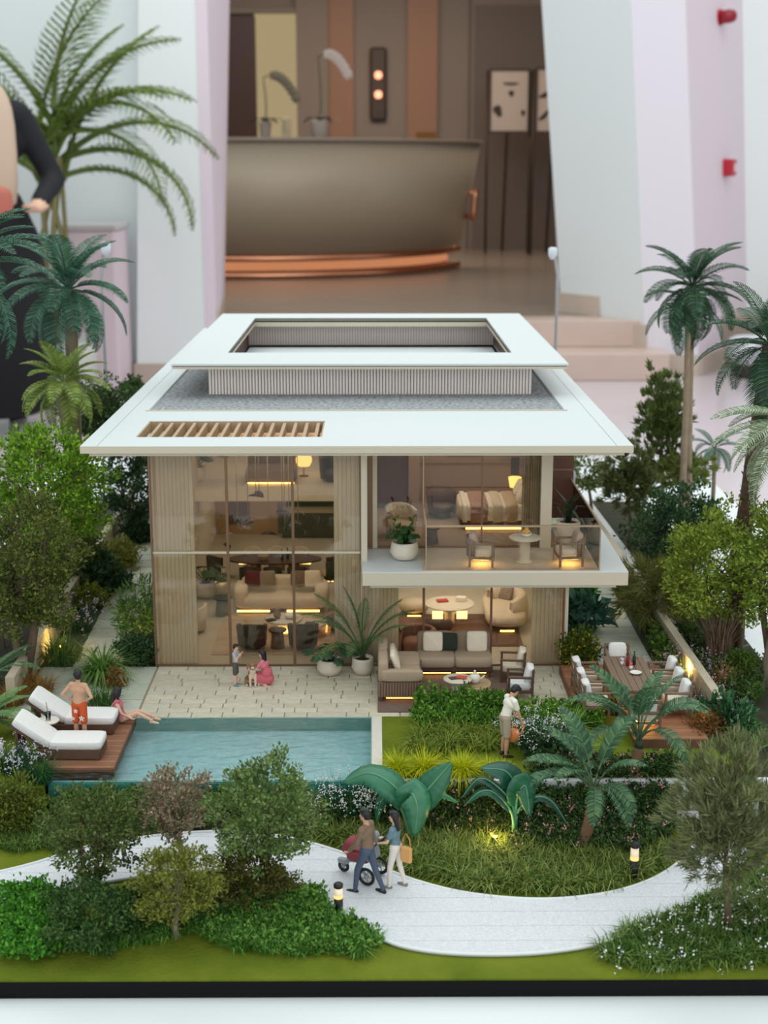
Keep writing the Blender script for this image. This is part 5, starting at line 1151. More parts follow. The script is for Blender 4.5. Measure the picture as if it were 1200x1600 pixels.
def palm(name, label, base, crown, trunk_r, nf, L, cols, key, width=.5, nl=30, elevs=(1.35, -.35), droop=(1.1, 1.7), bark=None, scales=False, seed=0, trunks=None, group=None, lw=.05, az0=0, azs=None, shaft=None, vee=.35, st=.16):
    base = np.array(base, float); cr = np.array(crown, float)-base; t = thing(name, label, 'palm', tuple(base), 0, group); rr = random.Random(seed+5)
    if trunk_r:
        n = 12; pts = [np.array([cr[0]*u+.5*trunk_r*math.sin(PI*u)*math.sin(seed), cr[1]*u, cr[2]*u]) for u in np.linspace(0, 1, n)]
        pts[-1] = cr; G().tube(pts, [trunk_r*(1.25-.35*u)*(1+.05*((i*3) % 2)) for i, u in enumerate(np.linspace(0, 1, n))], 10).obj('trunk', bark or m_bark2, t)
        if scales:
            g = G(); m_ = 130
            for i in range(m_):
                u = i/m_; c = cr*u; a_ = i*2.4; o_ = np.array([math.cos(a_), math.sin(a_), 0]); r = trunk_r*(1.2-.35*u); e = np.array([-o_[1], o_[0], 0]); s_ = trunk_r*.42
                p = c+o_*r*.9; g.add([p-e*s_, p+e*s_, p+o_*trunk_r*.55+np.array([0, 0, s_*1.6])+e*s_*.5, p+o_*trunk_r*.55+np.array([0, 0, s_*1.6])-e*s_*.5], [(0, 1, 2, 3)])
            stuff(g.obj('bark_scales', mat('bark_scale_brown', (98, 74, 58), .9, noise=.3, scale=8), t))
    if shaft: G().tube([cr-np.array([0, 0, .02]), cr+np.array([0, 0, shaft])], [trunk_r*.9, trunk_r*.6], 10).obj('crown_shaft', mat('crown_shaft_'+key, cols[0], .5), t)
    for i in range(nf):
        u = (i+.5)/nf; el = elevs[0]+(elevs[1]-elevs[0])*u; dr = droop[0]+(droop[1]-droop[0])*u; q = min(4, int(u*5)); uq = (q+.5)/5
        me = frond_mesh(L, elevs[0]+(elevs[1]-elevs[0])*uq, droop[0]+(droop[1]-droop[0])*uq, width, nl, cols, key, lw, vee, st)
        az = (azs[i] if azs else az0+i*2.39996)+rr.uniform(-.12, .12)
        o = mobj('frond', me, t, tuple(cr+np.array([0, 0, (shaft or 0)*.8])), (rr.uniform(-.12, .12), rr.uniform(-.1, .1), az)); s_ = rr.uniform(.86, 1.08); o.scale = (s_, s_, s_)
    return t
PG = [(28, 58, 44), (44, 82, 62), (66, 108, 84)]; PO = [(74, 96, 34), (104, 124, 54), (132, 148, 76)]; PD = [(22, 46, 30), (36, 66, 44), (56, 90, 60)]
def pp(px, py, y): return gy(px, py, y)
def foot(px, y, z): return np.array([gy(px, 800, y)[0], y, z])
palm('date_palm', 'tall dark green palm at the left behind the olive-green palm', foot(112, 44.5, -.1), pp(108, 452, 44.5), .2, 30, 2.35, PG, 'teal', .62, 34, (1.45, -.75), (.9, 1.5), seed=1, bark=m_bark2)
palm('date_palm', 'shorter yellow-olive palm in front of the tall palm on the left', foot(122, 43, -.1), pp(100, 598, 43), .3, 26, 1.65, PO, 'olive', .42, 28, (1.4, -.7), (.8, 1.5), seed=2, bark=m_bark2)
palm('date_palm', 'palm whose fronds reach in at the left edge in front of the person', foot(-95, 39, -.1), pp(-62, 425, 39), .18, 20, 2.7, PG, 'teal', .6, 36, (1.3, -.5), (1.0, 1.6), seed=3, azs=[0.05, .35, -.35, .12, -.2, .6, -.6, .9, -.9, 0, 1.4, -1.4, 2, 2.6, 3.14, -2.6, -2, .25, -.1, -.5])
kp = palm('kentia_palm', 'tall arching palm behind the right end of the villa, one of two slim trunks', foot(1078, 48, -.1), pp(1082, 448, 48), .11, 28, 2.1, PD, 'forest', .62, 32, (1.35, -.8), (.9, 1.6), seed=4, bark=mat('palm_bark_tan', (158, 140, 118), .9, noise=.2, scale=4))
palm('kentia_palm', 'slim palm trunk leaning beside the tall arching palm at the right', foot(1064, 47.4, -.1), pp(1076, 470, 47.4), .1, 10, 1.9, PD, 'forest', .46, 28, (.6, -1.0), (.9, 1.4), seed=14, bark=mat('palm_bark_tan', (158, 140, 118), .9))
palm('rough_trunk_palm', 'palm with rough scaly brown trunk and long dark fronds at the right edge', foot(1150, 36.5, -.1), pp(1203, 540, 36.5), .2, 22, 2.0, PD, 'forest', .6, 36, (1.5, -.9), (.7, 1.5), seed=6, bark=mat('palm_bark_dark', (92, 70, 56), .9, noise=.4, scale=7), scales=True, lw=.04)
palm('yellowing_palm', 'palm mostly outside the right edge with long grey-green fronds hanging in', np.array([10.15, 34.5, -.12]), pp(1262, 670, 34.5), .2, 12, 2.5, [(96, 112, 88), (124, 140, 112), (150, 160, 130)], 'pale', .55, 34, (.6, -.5), (.8, 1.5), seed=7, azs=[2.7, 3.4, 3.0, 3.8, 2.3, 3.14, 2.9, 3.5, 2.6, 4.2, 1.9, 3.2])
palm('small_fan_palm', 'small grey-green palm standing far back at the right, behind the tall trunks', foot(1112, 52, -.1), pp(1116, 700, 52), .07, 14, 1.2, [(56, 84, 70), (84, 112, 92)], 'grey', .3, 22, (1.2, -.7), (.9, 1.6), seed=8)
# foreground palms on the right
palm('foreground_palm', 'young palm with brown trunk rising from the flower bed, the one nearer the camera', gz(908, 1328, GZ+.05), pp(926, 1256, gz(908, 1328, GZ+.05)[1]), .11, 13, 1.8, [(34, 62, 42), (52, 86, 58), (86, 116, 78)], 'kentia', .32, 26, (1.5, .8), (.8, 2.3), seed=9, shaft=.3, st=.36, bark=mat('palm_trunk_brown', (120, 92, 68), .85, noise=.2, scale=5), lw=.055, azs=[2.3, 3.0, .6, 3.6, -.6, 2.1, 4.0, 2.7, -1.1, 3.3, 5.0, 1.7, 4.5])
palm('foreground_palm', 'young palm with brown trunk in front of the dining deck, farther from the camera', gz(990, 1244, -.42), pp(998, 1168, gz(990, 1244, -.42)[1]), .11, 13, 1.95, [(28, 52, 38), (42, 74, 54), (70, 100, 72)], 'kentia', .32, 26, (1.5, .9), (.75, 2.2), seed=10, shaft=.2, st=.36, bark=mat('palm_trunk_brown', (120, 92, 68), .85), lw=.055)
# areca palm behind the person (lobby, real metres)
def lobby_palm():
    p = ry_(78, 262, 6.98); rr = random.Random(4); az = [0.0, .2, -.3, .35, -.6, .1, 2.9, 3.0, 3.4, 2.8, -.2, 3.3, 3.1, -.5, -2.7, 3.7, .3, -.45, 2.7, -.15, 3.5, .05, 2.95, -.35]
    t = palm('areca_palm', 'large bright green areca palm in the lobby behind the person at the left', (0, 0, 0), (0, 0, .9), 0, len(az), .82, [(56, 74, 18), (78, 98, 28), (104, 126, 48)], 'areca', .25, 24, (1.52, .3), (.6, 2.0), seed=12, vee=.12, lw=.012, azs=az)
    ROOTS.remove(t); t.location = (p[0], p[1], 0)
    for i, c in enumerate(list(t.children)): c.location = (rr.uniform(-.06, .06), rr.uniform(-.05, .05), p[2]-.06+.1*(i % 3))
    g = G()
    for i in range(9):
        a_ = i*2.4; g.tube([(.08*math.cos(a_), .08*math.sin(a_), .3), (.06*math.cos(a_), .06*math.sin(a_), .8), (.05*math.cos(a_*1.3), .04*math.sin(a_), p[2]+.05)], .011, 6)
    o = g.obj('canes', mat('areca_cane', (140, 132, 84), .6), t); o['kind'] = 'stuff'
    G().lathe([(.13, 0), (.17, .02), (.18, .3), (.17, .32), (.16, .28), (.01, .27)], n=22).obj('planter', mat('planter_white', (210, 208, 206), .5), t)
NS = 1; lobby_palm(); NS = 25
# ---------------------------------------------------------------- trees and bushes, left side
G1 = [(52, 78, 20), (84, 118, 30), (112, 148, 40), (134, 168, 52)]; G2 = [(46, 58, 24), (74, 86, 34), (104, 112, 50)]; G3 = [(30, 48, 26), (50, 72, 36), (70, 94, 48)]; G4 = [(44, 58, 26), (70, 88, 40), (100, 114, 62)]
YG = [(110, 124, 24), (140, 150, 40), (90, 108, 26)]; DKG = [(28, 48, 30), (44, 70, 42), (66, 94, 56)]
ptree('bushy_tree', 'large bright green bushy tree at the left edge, behind the olive one', (70, 960), -.1, (74, 760), (104, 96), G1, y=40.5, ncl=230, per=50, leaf=.14, cr=.34, trunk=.16, nb=22)
ptree('bushy_tree', 'big olive-green tree with forked trunk beside the left garden wall', (36, 1024), -.1, (34, 885), (82, 112), G2, y=34.6, ncl=240, per=46, leaf=.11, cr=.28, trunk=.12, fork=2, nb=34)
shrub('garden_bush', 'dark green bush between the olive tree and the left garden wall', (120, 880), -.1, (44, 52), G4, y=42.5, ncl=90, per=36, leaf=.12)
shrub('garden_bush', 'olive bush filling the left edge behind the forked olive tree', (4, 905), -.1, (60, 70), G4, y=37.5, ncl=120, per=40, leaf=.12, cr=.3)
ptree('slim_tree', 'slim dark tree close to the left wall of the villa', (198, 835), 0, (200, 765), (40, 58), DKG, y=49, ncl=90, per=36, leaf=.15, cr=.36, trunk=.09)
shrub('garden_bush', 'green bush behind the olive palm, left of the roof corner', (160, 645), -.1, (52, 50), G3, y=50, ncl=110, per=40, leaf=.16, cr=.4)
shrub('garden_bush', 'small dark bush touching the left edge of the roof', (208, 610), -.1, (17, 18), G3, y=56, ncl=40, per=30, leaf=.14)
shrub('garden_bush', 'dark green rounded bush on the side path at the left wall of the villa', (214, 832), 0, (24, 18), DKG, ncl=60, per=34, leaf=.14)
shrub('garden_bush', 'yellow-edged bush lit by an uplight along the left garden wall', (185, 868), 0, (34, 22), [(92, 104, 50), (132, 132, 66), (70, 88, 36)], ncl=70, per=34, leaf=.13)
shrub('garden_bush', 'blackish-green large-leaved plant halfway along the left garden wall', (158, 902), 0, (34, 28), DKG, ncl=40, per=22, leaf=.32, cr=.3, asp=.5)
tuft('lavender_clump', 'grey-violet lavender clump along the left garden wall', (125, 985), 0, 44, [(40, 60, 40), (62, 84, 60)], 160, .02, .9, .3, ([(150, 142, 160), (176, 168, 184)], 110), cat='flowers')
shrub('garden_bush', 'olive-yellow bush behind the lavender on the left', (135, 935), 0, (30, 18), [(74, 88, 26), (104, 112, 36)], ncl=50, per=30, leaf=.12)
tuft('grass_clump', 'dark green grass clump under the uplight at the left garden wall', (98, 1035), 0, 50, [(28, 58, 24), (52, 84, 32), (86, 100, 36)], 280, .02, 1.0, .45)
shrub('bamboo_bush', 'thin-leaved bamboo plant against the left corner of the villa', (214, 966), 0, (24, 50), [(44, 72, 28), (72, 104, 44), (96, 124, 60)], ncl=60, per=16, leaf=.26, cr=.3, asp=.2)
shrub('garden_bush', 'dark bush with tiny lights at the foot of the villa corner', (215, 1015), 0, (30, 24), DKG, ncl=60, per=34, leaf=.1)
dr_b = gz(166, 1075, 0)
tuft('spiky_dracaena', 'spiky green dracaena on the terrace behind the bathers', (160, 1062), 0, 62, [(58, 92, 34), (90, 124, 54), (128, 152, 84)], 220, .05, 1.9, .12, cat='shrub', curve=.25)
shrub('red_leaf_plant', 'rust-red leafy plant at the foot of the spiky dracaena', (178, 1062), 0, (16, 14), [(96, 60, 36), (132, 84, 48), (74, 78, 34)], ncl=26, per=24, leaf=.09, cr=.14)
tuft('grass_clump', 'fresh green grass clump below the spiky dracaena by the sitting bather', (160, 1105), 0, 34, [(40, 70, 24), (66, 100, 38)], 240, .018, .8, .34)
for i, (x, y_, l) in enumerate(((40, 1078, 'orange-brown grass clump by the end of the left garden wall'), (66, 1086, 'second orange-brown grass clump, right of the first at the left garden wall'), (22, 1100, 'tawny grass clump at the far left above the sunbeds'))):
    tuft('rust_grass', l, (x, y_), 0, 36, [(120, 84, 40), (148, 106, 52), (78, 84, 32)], 200, .02, .9, .24)
palm('sago_fern', 'small feathery fern palm at the left edge above the sunbeds', gz(-12, 1085, 0), gz(-12, 1075, 0)+np.array([0, 0, .35]), .06, 12, 1.35, [(70, 98, 66), (104, 132, 92)], 'fern', .26, 26, (1.0, -.1), (.7, 1.4), seed=21, azs=[.1, .5, -.3, .9, -.7, 1.5, 2.2, 3, 4, -1.4, .3, -.1])
palm('sago_fern', 'second feathery fern palm lower down at the left edge beside the sunbeds', gz(-25, 1165, -.05), gz(-25, 1150, 0)+np.array([0, 0, .4]), .06, 12, 1.35, [(66, 96, 52), (100, 130, 76)], 'fern2', .26, 26, (1.0, -.1), (.7, 1.4), seed=22, azs=[.2, .6, -.2, 1.0, -.6, 1.6, 2.4, 3.1, 4.1, -1.3, .4, 0])
tuft('lavender_clump', 'pale lavender clump at the left edge below the sunbeds', (26, 1206), -.05, 42, [(26, 58, 36), (44, 84, 48)], 240, .022, .6, .34, ([(168, 164, 176), (196, 192, 200)], 150), cat='flowers')
tuft('grass_clump', 'dark green reedy clump beside the front corner of the pool deck', (62, 1222), -.05, 40, [(22, 60, 30), (44, 88, 44)], 180, .02, .8, .25)
shrub('garden_bush', 'yellow-green bush at the left edge below the lavender', (22, 1262), GZ, (42, 48), [(54, 66, 22), (86, 98, 34), (110, 120, 48)], ncl=110, per=44, leaf=.085, cr=.2)
grassbed('tall_grass', 'loose tall grass between the left bush and the pool edge wall', [(0, 1330), (0, 1310), (60, 1290), (130, 1280), (330, 1280), (330, 1296), (200, 1304), (90, 1328)], GZ, 500, .36, .02, [(48, 76, 28), (84, 112, 50), (120, 140, 76)], .9, 12)
leafbed('low_shrubs', 'low leafy shrubs along the foot of the pool edge wall', [(70, 1288), (110, 1276), (500, 1274), (490, 1290), (300, 1298), (100, 1310)], GZ, 170, .3, .09, [(44, 70, 28), (70, 100, 40), (96, 124, 56)], per=30)
# foreground left
ptree('round_tree', 'round-crowned green tree with thin branches at the left in front of the path', (140, 1404), GZ, (148, 1296), (80, 66), G4, ncl=130, per=48, leaf=.085, cr=.2, trunk=.05, fork=3, nb=20, bark=m_bark)
ptree('blossom_tree', 'sparse pinkish-brown flowering tree between the two foreground trees on the left', (288, 1372), GZ, (270, 1258), (62, 58), [(104, 92, 72), (138, 116, 100), (84, 96, 66), (150, 134, 112)], ncl=80, per=36, leaf=.09, cr=.2, trunk=.05, shell=.3, blossoms=([(206, 160, 136), (190, 140, 120)], 70, .1))
ptree('small_round_tree', 'small yellow-green round tree with pale trunk at the front left lawn', (275, 1466), GZ, (280, 1382), (62, 60), [(70, 78, 28), (100, 106, 40), (124, 126, 54)], ncl=110, per=46, leaf=.075, cr=.18, trunk=.055, bark=m_bark2)
ptree('round_tree', 'round green tree with brown trunk at the front centre-left, against the pool', (417, 1410), GZ, (412, 1266), (82, 74), [(58, 80, 38), (86, 108, 54), (118, 134, 80)], ncl=170, per=52, leaf=.085, cr=.2, trunk=.06, bark=m_bark, blossoms=([(176, 186, 168), (150, 164, 144)], 140, .06))
shrub('garden_bush', 'brown-green bush around the trunk of the centre-left tree', (395, 1368), GZ, (66, 56), [(50, 54, 22), (78, 76, 30), (96, 92, 44)], ncl=130, per=44, leaf=.075, cr=.18)
shrub('garden_bush', 'dark green bush at the front left below the round-crowned tree', (140, 1430), GZ, (80, 50), [(30, 52, 24), (52, 80, 36), (78, 104, 50)], ncl=150, per=46, leaf=.075, cr=.18)
leafbed('green_ground_cover', 'fresh green ground cover mound at the front left edge', [(0, 1510), (0, 1402), (60, 1392), (110, 1420), (120, 1480), (60, 1505)], GZ, 260, .38, .09, [(38, 84, 22), (64, 120, 34), (92, 148, 52)], per=30)
leafbed('green_ground_cover', 'fresh green ground cover mound between bollard and centre-left tree', [(300, 1450), (350, 1405), (450, 1385), (502, 1405), (512, 1440), (560, 1450), (596, 1474), (570, 1492), (450, 1492), (340, 1478)], GZ, 520, .30, .085, [(44, 80, 28), (76, 118, 44), (112, 150, 70)], per=30)
grassbed('leafy_grass', 'fine green grass around the foot of the front left trees', [(60, 1490), (100, 1460), (300, 1420), (500, 1400), (515, 1438), (602, 1478), (560, 1497), (380, 1490), (300, 1460), (170, 1490)], GZ, 620, .36, .02, [(44, 84, 26), (74, 120, 44), (110, 150, 70)], .9, 12)
leafbed('dark_ground_cover', 'dark leafy ground cover under the small yellow-green tree', [(180, 1470), (200, 1400), (330, 1390), (350, 1450), (290, 1455)], GZ, 200, .34, .08, [(30, 56, 20), (52, 86, 32)], per=28)
# ---------------------------------------------------------------- terrace-level garden on the right
leafbed('box_hedge', 'glossy green hedge in front of the terrace lounge', [(648, 1124), (660, 1104), (790, 1104), (800, 1124), (790, 1150), (650, 1150)], 0, 200, .55, .1, [(36, 66, 16), (64, 104, 28), (104, 142, 50)], zf=0, per=40)
leafbed('box_hedge', 'lighter hedge strip to the right of the gardener', [(800, 1140), (812, 1118), (930, 1118), (940, 1140)], 0, 110, .42, .1, [(54, 88, 22), (84, 122, 36), (116, 150, 56)], zf=0, per=36)
grassbed('arching_grass', 'arching green grass clumps in front of the hedge on the lawn', [(640, 1178), (650, 1152), (790, 1152), (790, 1172), (720, 1180)], 0, 40, .55, .022, [(70, 92, 26), (106, 124, 44), (134, 146, 66)], 1.2, 55, zf=0, spread=.1)
for i, (x, y_, h, l) in enumerate(((622, 1213, 42, 'yellow-green grass tuft next to the pool coping'), (662, 1213, 44, 'yellow-green grass tuft, second from the pool coping'), (722, 1216, 46, 'biggest yellow-green grass tuft, right of the leaning banana leaf'), (762, 1208, 26, 'low yellow-green grass tuft at the right end of the tuft row'), (784, 1204, 18, 'smallest yellow-green tuft, between the tuft row and the gardener'))):
    tuft('yellow_grass_tuft', l, (x, y_), 0, h, [(118, 132, 8), (158, 164, 14), (186, 186, 36)], 420, .018, 1.15, .1, group='yellow grass tufts on the lawn')
tuft('white_flower_clump', 'clump of small white flowers on dark green stems beside the gardener', (838, 1168), 0, 46, [(22, 62, 36), (40, 92, 54)], 320, .022, .6, .42, ([(206, 218, 212), (228, 234, 230)], 220), cat='flowers', fl=.045)
for (x, y_, l) in ((892, 1150, 'spiky green clump left of the dining deck behind the foreground palms'), (936, 1100, 'spiky light green clump against the near end of the dining table'), (905, 1185, 'dark spiky clump between the white flowers and the foreground palm')):
    tuft('spiky_clump', l, (x, y_), 0, 44, [(60, 96, 40), (96, 134, 62), (134, 164, 92)], 160, .035, 1.5, .14, cat='shrub', curve=.3)
shrub('leafy_plant', 'dark leafy plant behind the foreground palms at the left of the deck', (870, 1170), 0, (44, 20), DKG, ncl=50, per=26, leaf=.16)
# side bed between villa and right path
shrub('garden_bush', 'yellow-flowering bush at the right corner of the villa', (905, 1018), 0, (28, 30), [(52, 70, 18), (86, 100, 24), (40, 56, 20)], ncl=80, per=34, leaf=.1, blossoms=([(214, 180, 30), (196, 160, 20)], 120, .09))
shrub('big_leaf_plant', 'dark blue-green large-leaved plant by the right side path', (918, 962), 0, (22, 32), [(30, 58, 46), (50, 84, 68), (72, 108, 90)], ncl=22, per=9, leaf=.46, cr=.3, asp=.55)
shrub('garden_bush', 'bright green fern bush behind the large-leaved plant', (905, 932), 0, (22, 18), [(36, 84, 36), (60, 116, 52)], ncl=40, per=28, leaf=.18, asp=.3)
leafbed('side_bed_shrubs', 'green bedding shrubs along the inside of the right garden wall', [(978, 930), (992, 930), (1066, 1040), (1064, 1085), (1030, 1045), (1004, 985)], 0, 190, .55, .12, [(34, 60, 22), (60, 88, 32), (90, 112, 40)], zf=0, per=30)
shrub('garden_bush', 'yellowish bush under the balcony corner by the right garden wall', (978, 945), 0, (26, 20), YG, ncl=50, per=30, leaf=.12, y=42)
tuft('lavender_clump', 'dark mauve lavender clump between dining deck and right garden wall', (1072, 1070), 0, 46, [(58, 62, 56), (84, 84, 80)], 260, .022, .9, .5, ([(126, 112, 126), (150, 136, 148)], 180), cat='flowers')
tuft('lavender_clump', 'dark mauve lavender clump nearer the camera beside the dining deck', (1092, 1112), 0, 42, [(52, 58, 52), (84, 82, 80)], 220, .022, .9, .4, ([(136, 118, 128), (166, 148, 152)], 150), cat='flowers')
shrub('big_leaf_plant', 'broad-leaved green plant with white flowers at the right end of the dining deck', (1135, 1128), -.1, (46, 34), [(26, 56, 34), (44, 82, 50), (72, 110, 72)], y=31.3, ncl=44, per=16, leaf=.3, cr=.26, asp=.4, blossoms=([(226, 228, 226), (236, 238, 236)], 16, .22))
tuft('spiky_dracaena', 'spiky green clump at the right edge above the fine-leaved tree', (1165, 1150), -.1, 52, [(46, 80, 38), (74, 110, 56), (110, 144, 84)], 190, .03, 1.6, .14, cat='shrub', y=30.8)
shrub('garden_bush', 'rust-coloured bush at the front right corner of the dining deck', (1106, 1135), -.1, (26, 18), [(92, 58, 32), (124, 82, 44), (70, 66, 30)], y=30.9, ncl=40, per=28, leaf=.09)
# outside the right garden wall
ptree('bushy_tree', 'yellow-green bushy tree with bare trunks at the right edge', (1150, 1062), -.12, (1128, 885), (92, 84), [(74, 92, 26), (106, 124, 40), (136, 152, 60)], y=36.2, ncl=210, per=48, leaf=.115, cr=.28, trunk=.09, fork=2, nb=30)
ptree('bushy_tree', 'second yellow-green tree with grey forked trunk at the far right edge', (1206, 1070), -.12, (1205, 880), (54, 100), [(66, 88, 26), (98, 118, 40), (128, 146, 58)], y=34.8, ncl=100, per=42, leaf=.115, cr=.28, trunk=.1, fork=2, nb=20, bark=m_bark)
shrub('garden_bush', 'dark green bush between the right garden wall and the tall palms', (1062, 830), -.12, (72, 66), DKG, y=42, ncl=180, per=42, leaf=.14, cr=.34)
def needle(name, label, base, cc, rx, rz, n, L, W, cols, trunk=.05, up=.6, cat='tree', bark=None, dp=None):
    base = np.array(base, float); cc = np.array(cc, float)-base; t = thing(name, label, cat, tuple(base)); C_, P, out = crown_pts(rx, dp or rx, rz, n//30, 30, .22*rx+.05, .15); Q = C_+cc
    cen = np.repeat(Q, 30, 0); D = np.repeat(unit(C_*np.array([1, 1, .6])+np.array([0, 0, up*rz])+RS.randn(len(C_), 3)*.25*rx), 30, 0)+RS.randn(len(P), 3)*.35
    Pn = cen+unit(RS.randn(len(P), 3))*RS.rand(len(P), 1)*.12*rx
    fast('needles', leafV(Pn, D, L*(.6+.7*RS.rand(len(P))), W), LF, leafmat(name+'_needle_%d' % cols[0][1], cols, .3), t, kind='stuff')
    g = G(); m0 = cc-np.array([0, 0, rz*.75]); g.tube([(0, 0, 0), m0*.6+np.array([.03, 0, 0]), m0, cc+np.array([0, 0, rz*.5])], [trunk*1.2, trunk, trunk*.8, trunk*.2], 8)
    for i in range(26):
        q = Q[RS.randint(len(Q))]; s0 = m0+(cc+np.array([0, 0, rz*.4])-m0)*RS.rand()*.7; g.tube([s0, s0+(q-s0)*.5+np.array([0, 0, .03]), q], [trunk*.35, trunk*.22, trunk*.08], 5)
    g.obj('trunk', bark or m_bark, t); return t
q = foot(1038, 50, -.12); needle('feathery_conifer', 'feathery green conifer standing behind the right end of the roof', q, pp(1036, 660, 50), 36*mpp(50), 84*mpp(50), 9000, .30, .05, [(58, 74, 36), (84, 100, 50), (106, 120, 66)], .07)
q = foot(985, 48, -.12); needle('feathery_bush', 'feathery olive bush behind the balcony corner at the right', q, pp(985, 752, 48), 44*mpp(48), 52*mpp(48), 5400, .34, .05, [(54, 64, 36), (84, 92, 52), (108, 114, 68)], .05, cat='shrub')
q = foot(1075, 49, -.12); needle('feathery_bush', 'low pale feathery bush at the feet of the tall palms', q, pp(1070, 735, 49), 50*mpp(49), 24*mpp(49), 3600, .28, .05, [(84, 98, 46), (118, 128, 66)], .04, cat='shrub')
q = foot(1030, 38.5, -.12); needle('feathery_bush', 'fine-twigged drooping bush over the right garden wall', q, pp(1020, 925, 38.5), 56*mpp(38), 46*mpp(38), 4200, .42, .028, [(66, 74, 34), (96, 100, 48), (122, 120, 64)], .04, .1, cat='shrub')
ptree('slim_tree', 'thin young tree behind the upstairs wood wall at the right', (926, 770), -.12, (915, 735), (34, 26), [(76, 90, 44), (108, 120, 66)], y=53, ncl=46, per=26, leaf=.15, cr=.3, trunk=.06)
leafbed('outer_bed_shrubs', 'mixed green shrubs outside the right garden wall', [(1000, 880), (1040, 860), (1185, 1080), (1185, 1110), (1120, 1090), (1060, 990)], -.12, 420, .5, .12, [(34, 56, 24), (60, 84, 34), (84, 104, 50)], zf=-.12, per=28)
shrub('garden_bush', 'blue-grey bush below the yellow-green tree outside the right wall', (1125, 1010), -.12, (28, 32), [(84, 104, 96), (120, 138, 128), (64, 86, 72)], y=37.5, ncl=50, per=30, leaf=.12)
shrub('garden_bush', 'green bush at the far right outside the right garden wall', (1168, 1050), -.12, (34, 30), [(56, 78, 26), (84, 108, 40)], y=35, ncl=70, per=34, leaf=.1)
tuft('rust_grass', 'orange-brown grass tuft at the foot of the right-hand trees', (1128, 1085), -.12, 40, [(132, 88, 44), (160, 112, 58)], 160, .022, .9, .2, y=34.2)
tuft('palm_skirt', 'dry brown hanging strands around the trunk right of the garden wall', (1118, 1060), -.12, 95, [(88, 70, 56), (116, 96, 80), (140, 122, 104)], 170, .035, .35, .28, y=35.8, cat='tree')
# ---------------------------------------------------------------- banana plants
def banana(label, base, leaves, cols):
    """leaves: (list of curve points in model metres from the clump outwards, index where the blade starts, half width, roll)"""
    t = thing('banana_plant', label, 'plant', tuple(base)); m0 = [mat('banana_leaf_%d_%d' % (c[0], i), c, .42, noise=.22, scale=1.2) for i, c in enumerate(cols)]
    for k, (P, W, roll) in enumerate(leaves):
        C_ = catmull(np.array(P)-base, 7); s0 = 8; g = G(); g.tube(C_[:s0+2], np.linspace(.06, .03, s0+2), 6, mi=1); B = C_[s0:]; v = []; m = len(B)
        for i in range(m):
            u = i/(m-1); w_ = W*max(.02, math.sin(PI*min(1., .05+.95*u)**.75))**.6; Tn = unit(B[min(i+1, m-1)]-B[max(i-1, 0)]); Y = np.cross(Tn, vec3(roll)); Y = unit(Y); N = np.cross(Y, Tn); N = N if N[2] >= 0 else -N
            rip = .02*math.sin(i*2.6)
            for s_ in (-1, -.5, 0, .5, 1): v.append(B[i]+Y*s_*w_-N*(abs(s_)**1.5*w_*.22)+N*rip*abs(s_))
        g.add(np.array(v), [(i*5+j, i*5+j+1, i*5+5+j+1, i*5+5+j) for i in range(m-1) for j in range(4)], 0, True); g.tube(B, np.linspace(.03, .008, m), 5, mi=1)
        o = g.obj('leaf', [m0[k % len(m0)], mat('banana_midrib', (92, 150, 108), .5)], t); md = o.modifiers.new('thickness', 'SOLIDIFY'); md.thickness = .0006
    return t
def vec3(r): return np.array(r, float)
def bl(base_px, z, pts):
    """pts: (px, py, depth offset)"""
    b = gz(*base_px, z); return b, [gy(x, y_, b[1]+dy) for x, y_, dy in pts]
Bb, _ = bl((645, 1318), GZ+.02, [])
def cv(*pts): return [Bb]+[gy(x, y_, Bb[1]+dy) for x, y_, dy in pts]
banana('banana plant with three broad leaves spreading behind the walking couple', Bb, [
    (cv((638, 1262, .05), (612, 1225, .15), (575, 1208, .3), (536, 1222, .35)), .34, (0, -.55, 1)), (cv((642, 1266, 0), (660, 1244, -.02), (682, 1218, .0), (705, 1192, .1)), .33, (-.5, -1, .35)),
    (cv((640, 1262, 0), (643, 1240, -.1), (652, 1262, -.35), (648, 1306, -.5)), .33, (.1, -1, .45)), (cv((648, 1270, .05), (665, 1248, .15), (690, 1240, .3), (716, 1254, .4)), .16, (0, -.3, 1)), (cv((630, 1270, .1), (612, 1245, .3), (596, 1252, .4), (588, 1285, .4)), .14, (.3, -.6, 1))], ((48, 120, 86), (40, 110, 76), (56, 128, 92)))
Bb, _ = bl((803, 1316), GZ+.02, [])
banana('banana plant with arching dark leaves beside the yellow uplight', Bb, [
    (cv((803, 1268, .05), (806, 1232, .12), (790, 1205, .15), (752, 1200, .1)), .32, (.1, -.7, 1)), (cv((806, 1264, 0), (812, 1236, -.03), (822, 1230, -.08), (828, 1275, -.2)), .3, (.3, -1, .4)),
    (cv((802, 1262, 0), (776, 1228, .05), (748, 1217, .1), (720, 1248, .1)), .15, (0, -.2, 1)), (cv((800, 1272, -.05), (775, 1240, -.05), (752, 1236, -.05), (728, 1256, -.05)), .13, (0, -.5, 1)),
    (cv((808, 1268, .1), (824, 1232, .25), (842, 1212, .35), (866, 1210, .4)), .16, (0, -.6, 1)), (cv((808, 1270, 0), (835, 1246, 0), (862, 1252, -.05), (888, 1290, -.1)), .12, (0, -.3, 1))], ((30, 88, 68), (40, 104, 80), (24, 70, 54)))
